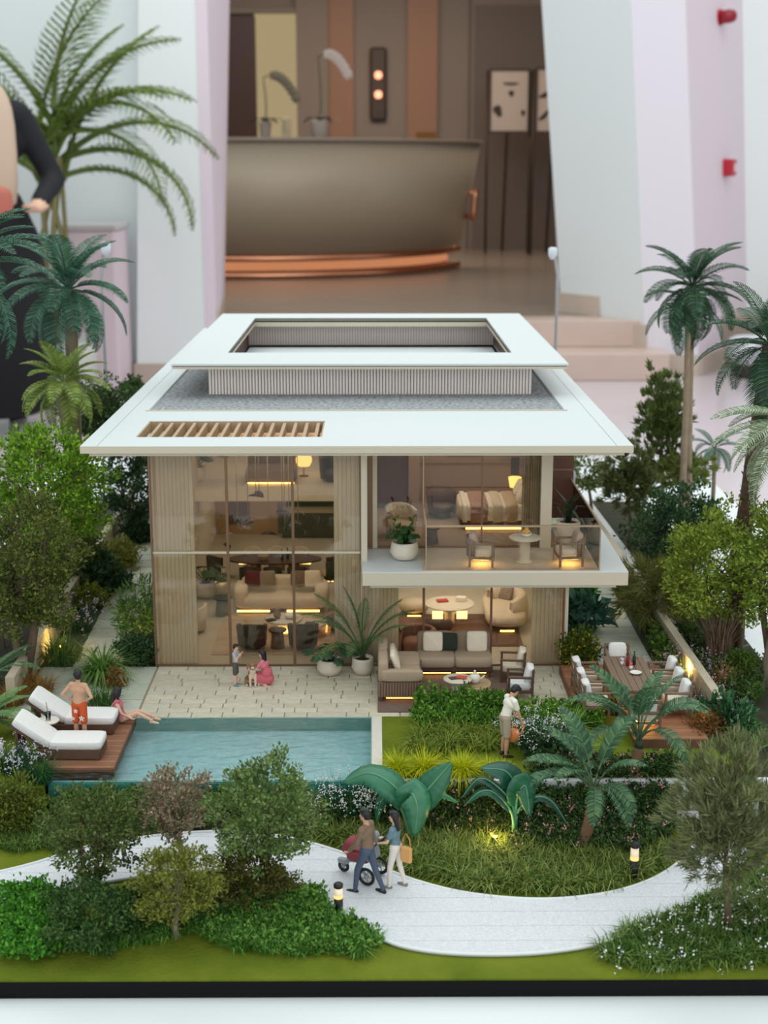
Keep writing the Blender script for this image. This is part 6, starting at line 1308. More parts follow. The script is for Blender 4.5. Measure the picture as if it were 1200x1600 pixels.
# ---------------------------------------------------------------- front flower beds
PK = [(190, 130, 138), (206, 156, 160), (176, 120, 124)]
leafbed('flower_bed', 'dense dark green bed dotted with small pink flowers, right of the banana plants', [(800, 1328), (830, 1240), (1068, 1232), (1060, 1300), (1000, 1345), (900, 1335)], lambda a_, b_: GZ if b_ > 1290 else -.5, 1100, .42, .08, [(24, 44, 24), (42, 66, 32), (66, 92, 46), (80, 104, 52)], (PK, 170, 'pink_blossoms'), per=30)
leafbed('flower_bed', 'dense dark hedge bed between the two banana plants', [(500, 1282), (600, 1258), (850, 1254), (830, 1312), (640, 1308), (560, 1296)], lambda a_, b_: GZ if b_ > 1290 else -.5, 900, .42, .075, [(26, 46, 18), (46, 66, 26), (70, 86, 36)], (PK, 70, 'pink_blossoms'), per=30)
grassbed('meadow_grass', 'thick fringe of green grass along the inner curve of the path', [(470, 1300), (540, 1290), (640, 1305), (800, 1318), (960, 1338), (1050, 1330), (1015, 1368), (945, 1388), (850, 1397), (740, 1388), (655, 1366), (560, 1330)], GZ, 950, .42, .026, [(56, 74, 26), (88, 106, 42), (116, 134, 64), (136, 146, 84)], 1.1, 20, spread=.1)
leafbed('meadow_leaf', 'low leafy green mat under the path-side grass', [(480, 1305), (640, 1310), (960, 1345), (1030, 1350), (945, 1385), (850, 1395), (740, 1386), (650, 1362), (560, 1328)], GZ, 520, .16, .08, [(48, 84, 26), (76, 116, 40)], per=22)
tuft('white_flower_clump', 'band of small white flowers along the pool edge behind the banana plant', (545, 1262), -.5, 40, [(24, 64, 36), (40, 92, 54)], 340, .022, .7, .55, ([(206, 220, 208), (228, 236, 226)], 260), cat='flowers', fl=.045)
tuft('white_flower_clump', 'small clump of white flowers right of the pool corner, under the banana leaf', (592, 1262), -.5, 36, [(24, 64, 36), (40, 92, 54)], 200, .022, .7, .35, ([(206, 220, 208), (228, 236, 226)], 130), cat='flowers', fl=.045)
grassbed('flowering_ground_cover', 'grassy ground cover with scattered white flowers at the front right', [(935, 1490), (985, 1452), (1060, 1430), (1130, 1400), (1215, 1350), (1230, 1500), (1060, 1512), (975, 1512)], GZ, 700, .34, .024, [(50, 76, 26), (84, 110, 44), (120, 140, 72)], 1.1, 18, ([(214, 218, 204), (232, 234, 224)], 200, 'white_blossoms'), spread=.1, fl=.056)
leafbed('ground_leaf', 'low leaves among the white flowers at the front right', [(950, 1495), (1000, 1455), (1130, 1405), (1215, 1360), (1230, 1495), (1060, 1508)], GZ, 320, .2, .08, [(40, 70, 26), (70, 100, 42)], per=24)
b_ = gz(1137, 1458, GZ); c_ = gy(1138, 1278, b_[1])
needle('fine_leaved_tree', 'fine-leaved olive-green tree with slim brown trunk at the front right corner', b_, c_, 88*mpp(b_[1]), 118*mpp(b_[1]), 12500, .27, .024, [(70, 80, 48), (100, 108, 70), (128, 132, 94)], .06, .55, bark=m_bark)
tuft('grass_clump', 'dark grass clump under the fine-leaved tree at the right edge', (1185, 1440), GZ, 60, [(56, 74, 36), (96, 112, 60)], 200, .02, 1.0, .3)
# ---------------------------------------------------------------- potted plants
m_pot = mat('pot_cream', (222, 212, 196), .55, noise=.05, scale=6); m_earth = mat('pot_soil', (62, 52, 32), .95)
def pot(t, r, h, belly=1.12):
    G().lathe([(r*.55, 0), (r*.85, h*.06), (r*belly, h*.42), (r*1.02, h*.86), (r, h), (r*.88, h), (r*.86, h*.86), (.01, h*.84)], n=28).obj('pot', m_pot, t); G().lathe([(r*.84, h*.84), (r*.5, h*.88), (.01, h*.9)], n=18).obj('soil', m_earth, t)
def potted_leafy(label, loc, r, h, n, L, W, cols, up=1.1, seed=0, lobed=True):
    t = thing('potted_plant', label, 'plant', loc); pot(t, r, h); rr = random.Random(seed); m_ = mat('potted_leaf_%d' % cols[1], cols, .4, noise=.25, scale=2)
    for i in range(n):
        az = i*2.4+rr.uniform(-.2, .2); el = up-.75*(i/n)+rr.uniform(-.1, .1); ln = L*(.75+.4*rr.random()); p = np.array([math.cos(az)*math.cos(el), math.sin(az)*math.cos(el), math.sin(el)])*ln; base = np.array([0, 0, h*.85])
        g = G(); g.tube([base, base+p*.6+np.array([0, 0, .06]), base+p], [.018, .014, .01], 5, mi=0); d = unit(p*np.array([1, 1, .2])+np.array([0, 0, -.25])); s_ = unit(np.cross(d, np.array([0, 0, 1]))); N = np.cross(s_, d); c = base+p; v = [c]; k = 13
        for j in range(k):
            a_ = -2.7+5.4*j/(k-1); rd = W*(1 if not lobed else (1 if j % 2 == 0 else .72)); v.append(c+d*(W*.55+math.cos(a_)*rd)+s_*math.sin(a_)*rd*.85-N*.05*abs(math.sin(a_)))
        v.append(c+d*W*.55+N*.03); f = [(1+j, 2+j, k+1) for j in range(k-1)]+[(0, 1, k+1), (k, 0, k+1)]
        g.add(v, f, 0, True); g.obj('leaf', m_, t)
    return t
potted_leafy('white pot with a green split-leaf plant on the terrace, left of the potted palm', (*gz(515, 1053, 0)[:2], .003), .3, .42, 12, .55, .2, (42, 76, 44), .95, 3)
q = gz(567, 1052, 0); t = palm('potted_palm', 'tall palm in a round cream pot on the terrace in front of the ribbed panel', (q[0], q[1], .003), (q[0], q[1], .42), 0, 11, 2.0, [(34, 62, 28), (50, 84, 40), (72, 104, 54)], 'potted', .28, 24, (1.52, 1.0), (.35, 1.75), seed=31, lw=.03, st=.4, vee=.1, azs=[-1.2, 3.3, .05, 3.0, -.5, 3.7, -.2, 2.95, 5.2, -2.2, 4.4]); pot(t, .27, .44)
g = G()
for i in range(7): g.tube([(.06*math.cos(i*.9), .06*math.sin(i*.9), .38), (.03*math.cos(i*.9), .03*math.sin(i*.9), .95)], .022, 6)
stuff(g.obj('stems', mat('palm_stems', (74, 92, 44), .6), t))
bp_ = gz(632, 873, 2.93); t = potted_leafy('white pot with a glossy upright plant at the left end of the balcony', (bp_[0], bp_[1], 2.938), .34, .46, 18, .46, .105, (36, 84, 34), 1.2, 5, False)
for k, (dx, dz) in enumerate(((-.28, .98), (.2, 1.0), (.02, .7))):
    g = G(); g.tube([(dx*.3, 0, .38), (dx*.8, 0, dz*.7), (dx, 0, dz)], .02, 6)
    for j in range(9):
        u = .45+.06*j; a_ = j*2.4; c = np.array([dx*u*1.05, 0, .4+(dz-.3)*u*1.05]); d = np.array([math.cos(a_)*.8, math.sin(a_)*.8, .5]); s_ = unit(np.cross(d, [0, 0, 1])); g.add([c, c+d*.1+s_*.05, c+d*.2, c+d*.1-s_*.05], [(0, 1, 2, 3)])
    g.obj('leafy_stem', mat('glossy_stem_leaf', (40, 92, 36), .35), t)
q = gz(887, 848, 2.93); t = thing('potted_plant', 'tall white planter with long strap leaves at the right of the balcony, behind the armchair', 'plant', (q[0], q[1], 2.93)); G().lathe([(.24, 0), (.3, .03), (.33, .62), (.29, .62), (.28, .56), (.01, .55)], n=24).obj('pot', m_pot, t); G().lathe([(.27, .56), (.01, .58)], n=16).obj('soil', m_earth, t)
for i in range(12):
    a_ = np.array([i*2.4]); V_ = bladeV(np.array([[.04*math.cos(i), .04*math.sin(i), .55]]), a_, .25+.75*(i/12), 1.25-.3*(i/12), .11, .8); fast('leaf', V_, BF, mat('strap_leaf', (34, 54, 32), .4), t)
potted_leafy('indoor potted plant with broad leaves at the left edge behind the glass', (-5.2, 41.9, .02), .3, .5, 10, .7, .26, (50, 80, 46), 1.1, 8, False)
q = gy(306, 752, 45.5); potted_leafy('potted plant on the mezzanine at the left behind the glass', (q[0], 45.2, 2.935), .32, .5, 10, .85, .26, (46, 72, 40), 1.2, 9, False)
# ================================================================ PEOPLE
def ball(v, f, c, r, n=10, sc=(1, 1, 1)):
    b = len(v); m = n//2
    for j in range(m+1):
        th = -PI/2+PI*j/m
        for i in range(n):
            a_ = 2*PI*i/n; v.append((c[0]+r*sc[0]*math.cos(th)*math.cos(a_), c[1]+r*sc[1]*math.cos(th)*math.sin(a_), c[2]+r*sc[2]*math.sin(th)))
    for j in range(m):
        for i in range(n): f.append((b+j*n+i, b+j*n+(i+1) % n, b+(j+1)*n+(i+1) % n, b+(j+1)*n+i))
def blend(name, caps, mats, parent, voxel=.0115, smooth=3, loc=(0, 0, 0), rot=(0, 0, 0)):
    """one continuous skin over tapered limbs; caps: (p0, p1, r0, r1, material index, flatten xyz or None)"""
    v = []; f = []; A = []; 
    for (p0, p1, r0, r1, mi, *sq) in caps:
        p0 = np.array(p0, float); p1 = np.array(p1, float); L = np.linalg.norm(p1-p0); k = max(2, int(L/(min(r0, r1)*.5))+1); sc = sq[0] if sq else (1, 1, 1)
        k = min(k, 14)
        for i in range(k):
            t = i/(k-1); ball(v, f, p0+(p1-p0)*t, r0+(r1-r0)*t, 10 if r0 < .03 else 14, sc)
    me = bpy.data.meshes.new('tmp'); me.from_pydata(v, [], f); o = bpy.data.objects.new('tmp', me); COL.objects.link(o)
    md = o.modifiers.new('r', 'REMESH'); md.mode = 'VOXEL'; md.voxel_size = voxel; md.use_smooth_shade = True
    ms = o.modifiers.new('s', 'SMOOTH'); ms.factor = .5; ms.iterations = smooth
    dg = bpy.context.evaluated_depsgraph_get(); m2 = bpy.data.meshes.new_from_object(o.evaluated_get(dg)); m2.name = name
    bpy.data.objects.remove(o); bpy.data.meshes.remove(me)
    n = len(m2.polygons); C_ = np.empty(n*3); m2.polygons.foreach_get('center', C_); C_ = C_.reshape(-1, 3); best = np.full(n, 1e9); idx = np.zeros(n, int)
    for (p0, p1, r0, r1, mi, *sq) in caps:
        p0 = np.array(p0, float); d = np.array(p1, float)-p0; sc = np.array(sq[0] if sq else (1, 1, 1)); w_ = (C_-p0); t = np.clip((w_@d)/(d@d+1e-9), 0, 1); q = (w_-t[:, None]*d)/sc
        ds = np.linalg.norm(q, axis=1)-(r0+(r1-r0)*t); k = ds < best; best[k] = ds[k]; idx[k] = mi
    m2.materials.clear()
    for m in mats: m2.materials.append(m)
    m2.polygons.foreach_set('material_index', idx.astype(np.int32)); m2.polygons.foreach_set('use_smooth', np.ones(n, bool)); m2.update()
    return mobj(name, m2, parent, loc, rot)
def vec(*a): return np.array(a, float)
def dirv(pitch, yaw=0, side=0):
    """direction of a limb: pitch from straight down towards the front (-y), side outwards (x)"""
    return unit(vec(math.sin(side), -math.sin(pitch)*math.cos(side), -math.cos(pitch)*math.cos(side)))
def human(label, loc, rz, H, skin, hair, top, bottom, shoe, lean=0., head=(0, 0), armL=None, armR=None, legL=None, legR=None, sleeve='long', legs='long', longhair=0, hipz=None, female=False, footdirs=None, dress=None, top_bare=False, name='person', voxel=.0115, handcurl=.5, foot=True, hair_style=None):
    """local frame: faces -y, its left hand side is +x. arm/leg = (upper direction, lower direction)"""
    p = thing(name, label, 'person', loc, rz); s = H/1.75; mats = [skin, top, bottom, shoe]
    hz = (.93*s if hipz is None else hipz); Pv = vec(0, 0, hz); up = vec(0, -math.sin(lean), math.cos(lean)); fr = vec(0, -math.cos(lean), -math.sin(lean))
    ch = Pv+up*.34*s; sh = Pv+up*.47*s; nk = Pv+up*.53*s; sw = (.165 if female else .19)*s; hw = (.095 if female else .09)*s
    T = 0 if top_bare else 1; c = []
    wa = .112 if female else .125
    c += [(Pv+vec(-.05, 0, 0)*s, Pv+vec(.05, 0, 0)*s, .125*s, .125*s, 2, (1.12, .92, 1)), (Pv+up*.06*s, Pv+up*.2*s, (wa+.012)*s, wa*s, T if not dress else 1, (1.12, .85, 1)), (Pv+up*.2*s, ch, wa*s, .138*s, T, (1.15, .82, 1)),
          (ch+vec(-.07, 0, 0)*s, ch+vec(.07, 0, 0)*s, .12*s, .12*s, T, (1.1, .85, 1)), (sh+vec(-sw+.03*s, 0, -.02*s), sh+vec(sw-.03*s, 0, -.02*s), .075*s, .075*s, T), (sh, nk+up*.05*s, .062*s, .054*s, 0)]
    if female: c += [(ch+fr*.07*s+vec(-.07, 0, -.02)*s, ch+fr*.075*s+vec(-.065, 0, -.02)*s, .062*s, .06*s, T), (ch+fr*.07*s+vec(.07, 0, -.02)*s, ch+fr*.075*s+vec(.065, 0, -.02)*s, .062*s, .06*s, T)]
    hp, hy = head; hd = unit(vec(math.sin(hy)*math.cos(hp), -math.cos(hy)*math.cos(hp), -math.sin(hp))); hu = unit(vec(0, 0, 1)-hd*(hd[2]) if abs(hd[2]) < .95 else vec(0, -1, 0)); hr = np.cross(hu, hd)
    hc = nk+up*.06*s+hu*.085*s+hd*.02*s
    c += [(hc+hu*.03*s-hd*.012*s, hc+hu*.03*s-hd*.011*s, .098*s, .098*s, 0, (.86, .95, 1.06)), (hc-hu*.05*s+hd*.022*s, hc-hu*.06*s+hd*.03*s, .066*s, .056*s, 0), (hc-hu*.005*s+hd*.09*s, hc-hu*.02*s+hd*.104*s, .012*s, .017*s, 0)]
    for k in (-1, 1): c.append((hc+hr*k*.083*s+hu*.012*s, hc+hr*k*.085*s-hu*.02*s, .018*s, .014*s, 0))
    def arm(sd, a):
        u, l = a; S_ = sh+vec(sd*sw, 0, -.03*s); E_ = S_+unit(u)*.29*s; W = E_+unit(l)*.25*s; q = []
        ru, rf = (.048, .034) if not female else (.04, .029)
        if sleeve == 'long': q += [(S_, E_, (ru+.014)*s, (ru+.004)*s, 1), (E_, W-unit(l)*.02*s, (ru+.004)*s, (rf+.008)*s, 1)]
        elif sleeve == 'short': q += [(S_, S_+(E_-S_)*.55, (ru+.022)*s, (ru+.02)*s, 1), (S_+(E_-S_)*.5, E_, ru*s, rf*1.15*s, 0), (E_, W, rf*1.15*s, rf*.8*s, 0)]
        else: q += [(S_, E_, (ru+.006)*s, rf*1.2*s, 0), (E_, W, rf*1.2*s, rf*.78*s, 0)]
        d = unit(l); side = unit(np.cross(d, vec(0, 0, 1))) if abs(d[2]) < .9 else unit(np.cross(d, vec(0, 1, 0))); nrm = np.cross(side, d)
        if nrm@vec(-sd, 0, 0) < 0: nrm = -nrm
        side = np.cross(nrm, d); side = side if (side@vec(0, -1, 0)) > 0 else -side
        q.append((W, W+d*.03*s, rf*.8*s, .03*s, 0)); pal = W+d*.07*s
        for j in range(4):
            o = (j-1.5)*.021*s; b = pal+side*o; ln = (.075, .085, .08, .062)[j]*s; q.append((W+d*.02*s+side*o*.7, b, .016*s, .0135*s, 0))
            k1 = b+(d*math.cos(handcurl)+nrm*math.sin(handcurl))*ln*.5; k2 = k1+(d*math.cos(2*handcurl)+nrm*math.sin(2*handcurl))*ln*.5; q += [(b, k1, .0125*s, .011*s, 0), (k1, k2, .011*s, .009*s, 0)]
        th = W+d*.025*s+side*.03*s; t1 = th+(d*.6+side*.7+nrm*.3)*.04*s; q += [(th, t1, .014*s, .012*s, 0), (t1, t1+(d*.85+nrm*.4)*.035*s, .012*s, .01*s, 0)]
        return q
    def leg(sd, a, fd):
        u, l = a; S_ = Pv+vec(sd*hw, 0, -.03*s); K = S_+unit(u)*.43*s; A_ = K+unit(l)*.41*s; q = []
        if legs == 'long': q += [(S_, K, .092*s, .064*s, 2), (K, A_, .063*s, .045*s, 2)]
        elif legs == 'short': q += [(S_, S_+(K-S_)*.86, .102*s, .088*s, 2), (S_+(K-S_)*.7, K, .06*s, .05*s, 0), (K, K+(A_-K)*.4, .05*s, .056*s, 0), (K+(A_-K)*.4, A_, .056*s, .034*s, 0)]
        else: q += [(S_, K, .086*s, .052*s, 0), (K, K+(A_-K)*.4, .05*s, .054*s, 0), (K+(A_-K)*.4, A_, .054*s, .032*s, 0)]
        F = unit(fd) if fd is not None else unit(vec(sd*.15, -1, 0)); sm = 3 if foot else 0
        he = A_+vec(0, 0, -.045*s)-F*.03*s; q += [(A_, he, .04*s, .042*s, sm), (he, he+F*.12*s+vec(0, 0, -.003)*s, .04*s, .042*s, sm, (1, 1, .85)), (he+F*.12*s, he+F*.19*s+vec(0, 0, -.008)*s, .042*s, .032*s, sm, (1, 1, .8))]
        return q
    dn = vec(0, 0, -1.)
    aL = armL or (dirv(.1, 0, .12), dirv(.25, 0, .05)); aR = armR or (dirv(.1, 0, -.12), dirv(.25, 0, -.05)); lL = legL or (dn+vec(.03, 0, 0), dn); lR = legR or (dn+vec(-.03, 0, 0), dn)
    fd = footdirs or (None, None)
    c += arm(1, aL)+arm(-1, aR)+leg(1, lL, fd[0])+leg(-1, lR, fd[1])
    blend('body', c, mats, p, voxel*max(.75, s))
    # face and hair
    g = G()
    for k in (-1, 1): g.lathe([(.002, -.01), (.011, 0), (.002, .01)], hc+hd*.083*s+hr*k*.034*s+hu*.022*s, 8, ax=hd)
    o = g.obj('eyes', mat('eye_dark', (24, 20, 18), .3), p)
    G().tube([hc+hd*.088*s+hr*k*s-hu*.048*s for k in (-.024, 0, .024)], [.004*s, .007*s, .004*s], 6).obj('mouth', mat('lips', (160, 92, 84), .5), p)
    hcps = [(hc+hu*.055*s-hd*.03*s, hc+hu*.06*s-hd*.02*s, .1*s, .098*s, 0, (.92, .98, 1.0)), (hc-hd*.05*s, hc+hu*.04*s-hd*.05*s, .085*s, .09*s, 0), (hc+hu*.10*s+hd*.04*s-hr*.03*s, hc+hu*.10*s+hd*.045*s+hr*.03*s, .045*s, .045*s, 0)]
    for k in (-1, 1): hcps.append((hc+hr*k*.075*s+hu*.05*s, hc+hr*k*.078*s+hu*.01*s-hd*.02*s, .03*s, .02*s, 0))
    if longhair:
        for k in (-1, 0, 1): hcps.append((hc-hd*.065*s+hr*k*.055*s, hc-hd*.1*s+hr*k*.05*s-vec(0, 0, longhair)*s-fr*.03*s, .065*s, .04*s, 0))
    if hair_style == 'braid': hcps.append((hc-hd*.02*s-hr*.09*s, hc+hd*.02*s-hr*.11*s-vec(0, 0, .34)*s, .04*s, .026*s, 0)); hcps.append((hc+hu*.05*s+hd*.05*s-hr*.05*s, hc+hd*.06*s-hr*.085*s-hu*.05*s, .035*s, .03*s, 0))
    blend('hair', hcps, [hair], p, .012*max(.8, s), 3)
    p['_h'] = 0; del p['_h']
    return p, dict(pelvis=Pv, sh=sh, hc=hc, s=s)
m_skin = mat('skin_tan', (206, 160, 130), .6); m_skin2 = mat('skin_fair', (222, 182, 156), .6); m_hairb = mat('hair_black', (26, 24, 26), .5)
# walking couple and stroller
q = gz(574, 1393, PZ); WD = 2.62     # walking direction angle
rzw = WD+PI/2
P_, _ = human('man in brown sweater and blue-grey jeans walking left beside the stroller', (q[0], q[1], PZ), rzw, 1.78, m_skin, m_hairb, mat('sweater_brown', (132, 108, 86), .85, noise=.1, scale=12), mat('jeans_blue_grey', (74, 88, 108), .85), mat('shoes_black', (26, 25, 28), .5), lean=.05, head=(.05, .1), armL=(dirv(.3, 0, .1), dirv(.75, 0, -.1)), armR=(dirv(-.1, 0, -.12), dirv(.35, 0, -.05)), legL=(dirv(.38, 0, .03), dirv(.1, 0, .02)), legR=(dirv(-.28, 0, -.03), dirv(-.42, 0, -.02)), hipz=.9)
q2 = gz(618, 1385, PZ)
P_, inf = human('woman in teal top and white trousers walking left, hands on the stroller handle', (q2[0], q2[1], PZ), rzw+.12, 1.6, m_skin2, m_hairb, mat('top_teal_grey', (104, 132, 142), .85), mat('trousers_white', (224, 216, 206), .8), mat('shoes_grey', (132, 126, 124), .7), lean=.04, head=(.05, 0), armL=(dirv(.35, 0, .1), dirv(1.25, 0, -.1)), armR=(dirv(.3, 0, -.1), dirv(1.2, 0, .1)), legL=(dirv(.2, 0, .03), dirv(.02, 0, .02)), legR=(dirv(-.12, 0, -.03), dirv(-.3, 0, -.02)), sleeve='short', longhair=.24, female=True, hipz=.84)
hb = thing('handbag', 'tan tote bag hanging behind the woman in the teal top', 'bag', tuple(gy(635, 1333, q2[1]-.1)), rzw)
G().box(-.045, .045, -.12, .12, -.2, .14, b=.035).obj('bag_body', mat('tan_leather', (214, 160, 96), .6), hb); G().tube([(0, .09, .13), (.0, .07, .3), (.02, 0, .42), (.0, -.07, .3), (0, -.09, .13)], .013, 6).obj('strap', mat('tan_strap', (198, 144, 84), .6), hb)
f0 = vec(math.cos(WD), math.sin(WD), 0)
sc_ = q2[:2]+f0[:2]*.66+np.array([0, .02]); st = thing('stroller', 'grey and dusty red three-wheeled stroller pushed between the man and the woman', 'stroller', (sc_[0], sc_[1], PZ), rzw)
m_tyre = mat('tyre_black', (22, 22, 24), .6); m_hub = mat('hub_grey', (150, 154, 160), .4); m_sred = mat('stroller_red', (140, 62, 70), .8); m_sgrey = mat('stroller_grey', (140, 150, 158), .7)
def wheel(n_, x, y, r):
    w_ = thing('tmp', '', ''); ROOTS.remove(w_); bpy.data.objects.remove(w_)
    g = G(); N = 22; v = []
    for i in range(N):
        a_ = 2*PI*i/N
        for j in range(6):
            b_ = 2*PI*j/6; rr_ = r-.035+.035*math.cos(b_); v.append((x+.03*math.sin(b_), y+rr_*math.cos(a_), r+rr_*math.sin(a_)))
    g.add(v, [(i*6+j, ((i+1) % N)*6+j, ((i+1) % N)*6+(j+1) % 6, i*6+(j+1) % 6) for i in range(N) for j in range(6)], 0, True); o = g.obj('wheel', m_tyre, st)
    g = G()
    for k in range(5): a_ = k*2*PI/5; g.tube([(x, y, r), (x, y+(r-.05)*math.cos(a_), r+(r-.05)*math.sin(a_))], .014, 5)
    g.lathe([(.04, -.03), (.04, .03)], (x, y, r), 10, ax=(1, 0, 0)); g.obj('hub', m_hub, o)
wheel(0, -.27, .16, .19); wheel(0, .27, .16, .19); wheel(0, 0, -.52, .13)
G().tube([(-.25, .16, .19), (-.2, -.05, .42), (-.12, -.3, .34), (0, -.52, .16)], .02, 6).tube([(.25, .16, .19), (.2, -.05, .42), (.12, -.3, .34), (0, -.52, .16)], .02, 6).obj('frame', m_hub, st)
G().tube([(-.22, -.05, .42), (-.23, .2, .72), (-.23, .36, .92), (0, .4, .95), (.23, .36, .92), (.23, .2, .72), (.22, -.05, .42)], .024, 6).obj('handlebar', mat('grip_black', (30, 32, 34), .6), st)
G().pillow((0, -.12, .48), (.42, .5, .2), e=5).obj('seat', m_sred, st); G().pillow((0, .1, .66), (.42, .16, .46), M=RX(.35), e=5).obj('seat_back', m_sgrey, st)
G().pillow((0, -.34, .62), (.38, .26, .34), M=RX(-.5), e=3.5).obj('footmuff', m_sred, st)
g = arc_shell(G(), .26, .24, 0, .0001, 0, PI, 0, 0)
G().pillow((0, .06, .86), (.46, .4, .2), M=RX(.5), e=3).obj('canopy', m_sgrey, st); G().pillow((0, -.52, .24), (.13, .26, .12), e=3).obj('mudguard', m_hub, st)
bb = tag(blend('baby', [(vec(0, -.1, .66), vec(0, -.14, .58), .075, .085, 1), (vec(0, -.13, .78), vec(0, -.13, .79), .07, .068, 0), (vec(.06, -.15, .62), vec(.1, -.3, .58), .03, .022, 1), (vec(-.06, -.15, .62), vec(-.1, -.3, .58), .03, .022, 1), (vec(.04, -.18, .54), vec(.06, -.42, .56), .045, .03, 1), (vec(-.04, -.18, .54), vec(-.06, -.42, .56), .045, .03, 1)], [m_skin2, mat('baby_pink', (206, 132, 134), .8)], None, .012, 2, (sc_[0], sc_[1], PZ), (0, 0, rzw)), 'small child in pink sitting in the stroller', 'person')
bb.name = 'person'
# man by the pool
y_ = 30.52; q = gy(121, 1052, y_)
P_, inf = human('bare-chested man in orange flowered shorts standing between the sunbeds, hands on hips', (q[0], y_, .052), PI-.25, 1.74, m_skin, m_hairb, m_skin, mat('swim_shorts_orange', (206, 88, 40), .8), m_skin, head=(.05, .6), armL=(unit(vec(.62, .35, -.75)), unit(vec(-.72, -.42, -.55))), armR=(unit(vec(-.62, .35, -.75)), unit(vec(.72, -.42, -.55))), sleeve='none', legs='short', top_bare=True, foot=False)
g = G()
for (x, z, s_) in ((-.1, .62, .075), (.11, .6, .055), (.02, .8, .06)):
    for k in range(5):
        a_ = k*2*PI/5+.3; c_ = vec(x, .152 if z > .75 else .116, z); e1 = vec(math.cos(a_), 0, math.sin(a_)); e2 = vec(-math.sin(a_), 0, math.cos(a_)); g.add([c_, c_+e1*s_*.6+e2*s_*.28, c_+e1*s_, c_+e1*s_*.6-e2*s_*.28], [(0, 1, 2, 3)])
g.obj('flower_print', mat('print_white', (238, 232, 224), .8), P_)
# woman sitting at the pool edge, facing right, legs over the water
y_ = 31.72; q = gy(192, 1125, y_)
P_, inf = human('long-haired woman in red swimsuit sitting at the pool edge, legs over the water', (q[0]-.02, y_, .052), PI/2+.1, 1.64, m_skin2, m_hairb, mat('swimsuit_red', (176, 44, 70), .7, noise=1, scale=1.6, col2=(214, 150, 160)), mat('swimsuit_red', (176, 44, 70), .7), m_skin2, lean=-.22, head=(.3, .15), armL=(unit(vec(.25, .5, -.8)), unit(vec(.05, .25, -1))), armR=(unit(vec(-.15, -.35, -.8)), unit(vec(.1, -.75, -.5))), legL=(unit(vec(.06, -1, .28)), unit(vec(.02, -.93, -.42))), legR=(unit(vec(-.06, -1, .38)), unit(vec(0, -.93, -.55))), sleeve='none', legs='bare', female=True, hipz=.13, foot=False, longhair=.22, hair_style='braid', footdirs=(unit(vec(0, -.9, -.2)), unit(vec(0, -.9, -.2))))
# child
q = gz(369, 1071, 0)
P_, inf = human('small boy in pale grey shirt and dark shorts, hands raised to his face', (q[0], q[1], .003), PI/2-.25, 1.12, m_skin2, m_hairb, mat('tee_pale_grey', (176, 174, 184), .85), mat('shorts_charcoal', (84, 84, 76), .85), mat('shoes_blue', (92, 124, 142), .7), head=(.15, 0), armL=(unit(vec(.12, -.32, -.9)), unit(vec(-.3, -.42, .9))), armR=(unit(vec(-.12, -.32, -.9)), unit(vec(.3, -.42, .9))), sleeve='short', legs='short')
# girl kneeling with the dog
q = gz(417, 1070, 0)
P_, inf = human('girl in pink dress with long black hair kneeling and stroking the dog', (q[0], q[1], .003), -PI/2-.35, 1.45, m_skin2, m_hairb, mat('dress_pink', (220, 124, 136), .85), mat('dress_pink', (220, 124, 136), .85), m_skin2, lean=.18, head=(.35, 0), armL=(unit(vec(.15, -.6, -.7)), unit(vec(0, -.9, -.3))), armR=(unit(vec(-.15, -.6, -.7)), unit(vec(.05, -.9, -.25))), legL=(unit(vec(.12, -.95, -.45)), unit(vec(0, .99, -.12))), legR=(unit(vec(-.12, -.95, -.45)), unit(vec(0, .99, -.12))), sleeve='short', legs='bare', female=True, hipz=.27, foot=False, longhair=.36, footdirs=(unit(vec(0, 1, -.2)), unit(vec(0, 1, -.2))))
G().pillow((0, -.14, .17), (.36, .66, .32), e=2.6, nu=22, nv=14).lathe([(.16, .2), (.15, .34), (.125, .46)], (0, 0, 0), 22).obj('skirt', mat('skirt_rose', (200, 100, 112), .85), P_)
q = gz(395, 1070, 0); dg_ = thing('dog', 'brown and cream dog sitting in front of the kneeling girl, facing the camera', 'dog', (q[0], q[1], .003), .12)
m_fur = mat('fur_brown', (158, 122, 92), .9, noise=.35, scale=5); m_furw = mat('fur_cream', (214, 196, 176), .9)
dc = [(vec(0, .12, .2), vec(0, -.05, .36), .13, .105, 0), (vec(0, -.05, .26), vec(0, -.09, .4), .09, .085, 1), (vec(0, -.05, .4), vec(0, -.1, .5), .075, .07, 0), (vec(0, -.11, .55), vec(0, -.12, .56), .088, .085, 0), (vec(0, -.16, .525), vec(0, -.235, .505), .05, .036, 1)]
for k in (-1, 1): dc += [(vec(k*.065, -.09, .3), vec(k*.065, -.12, .03), .042, .03, 1), (vec(k*.065, -.12, .03), vec(k*.065, -.17, .022), .03, .026, 1), (vec(k*.12, .1, .13), vec(k*.15, -.05, .12), .085, .06, 0), (vec(k*.15, -.05, .1), vec(k*.14, .04, .035), .045, .035, 0), (vec(k*.14, .03, .03), vec(k*.15, -.1, .025), .033, .028, 1), (vec(k*.07, -.09, .61), vec(k*.12, -.07, .56), .036, .026, 0), (vec(k*.12, -.08, .56), vec(k*.13, -.1, .47), .03, .022, 0)]
dc.append((vec(0, .24, .08), vec(.16, .34, .06), .04, .02, 0)); blend('body', dc, [m_fur, m_furw], dg_, .011, 2)
g = G(); g.lathe([(.002, -.012), (.02, 0), (.002, .012)], (0, -.272, .515), 8, ax=(0, -1, 0))
for k in (-1, 1): g.lathe([(.002, -.008), (.013, 0), (.002, .008)], (k*.04, -.198, .575), 8, ax=(0, -1, 0))
g.obj('nose_and_eyes', mat('eye_dark', (24, 20, 18), .3), dg_)
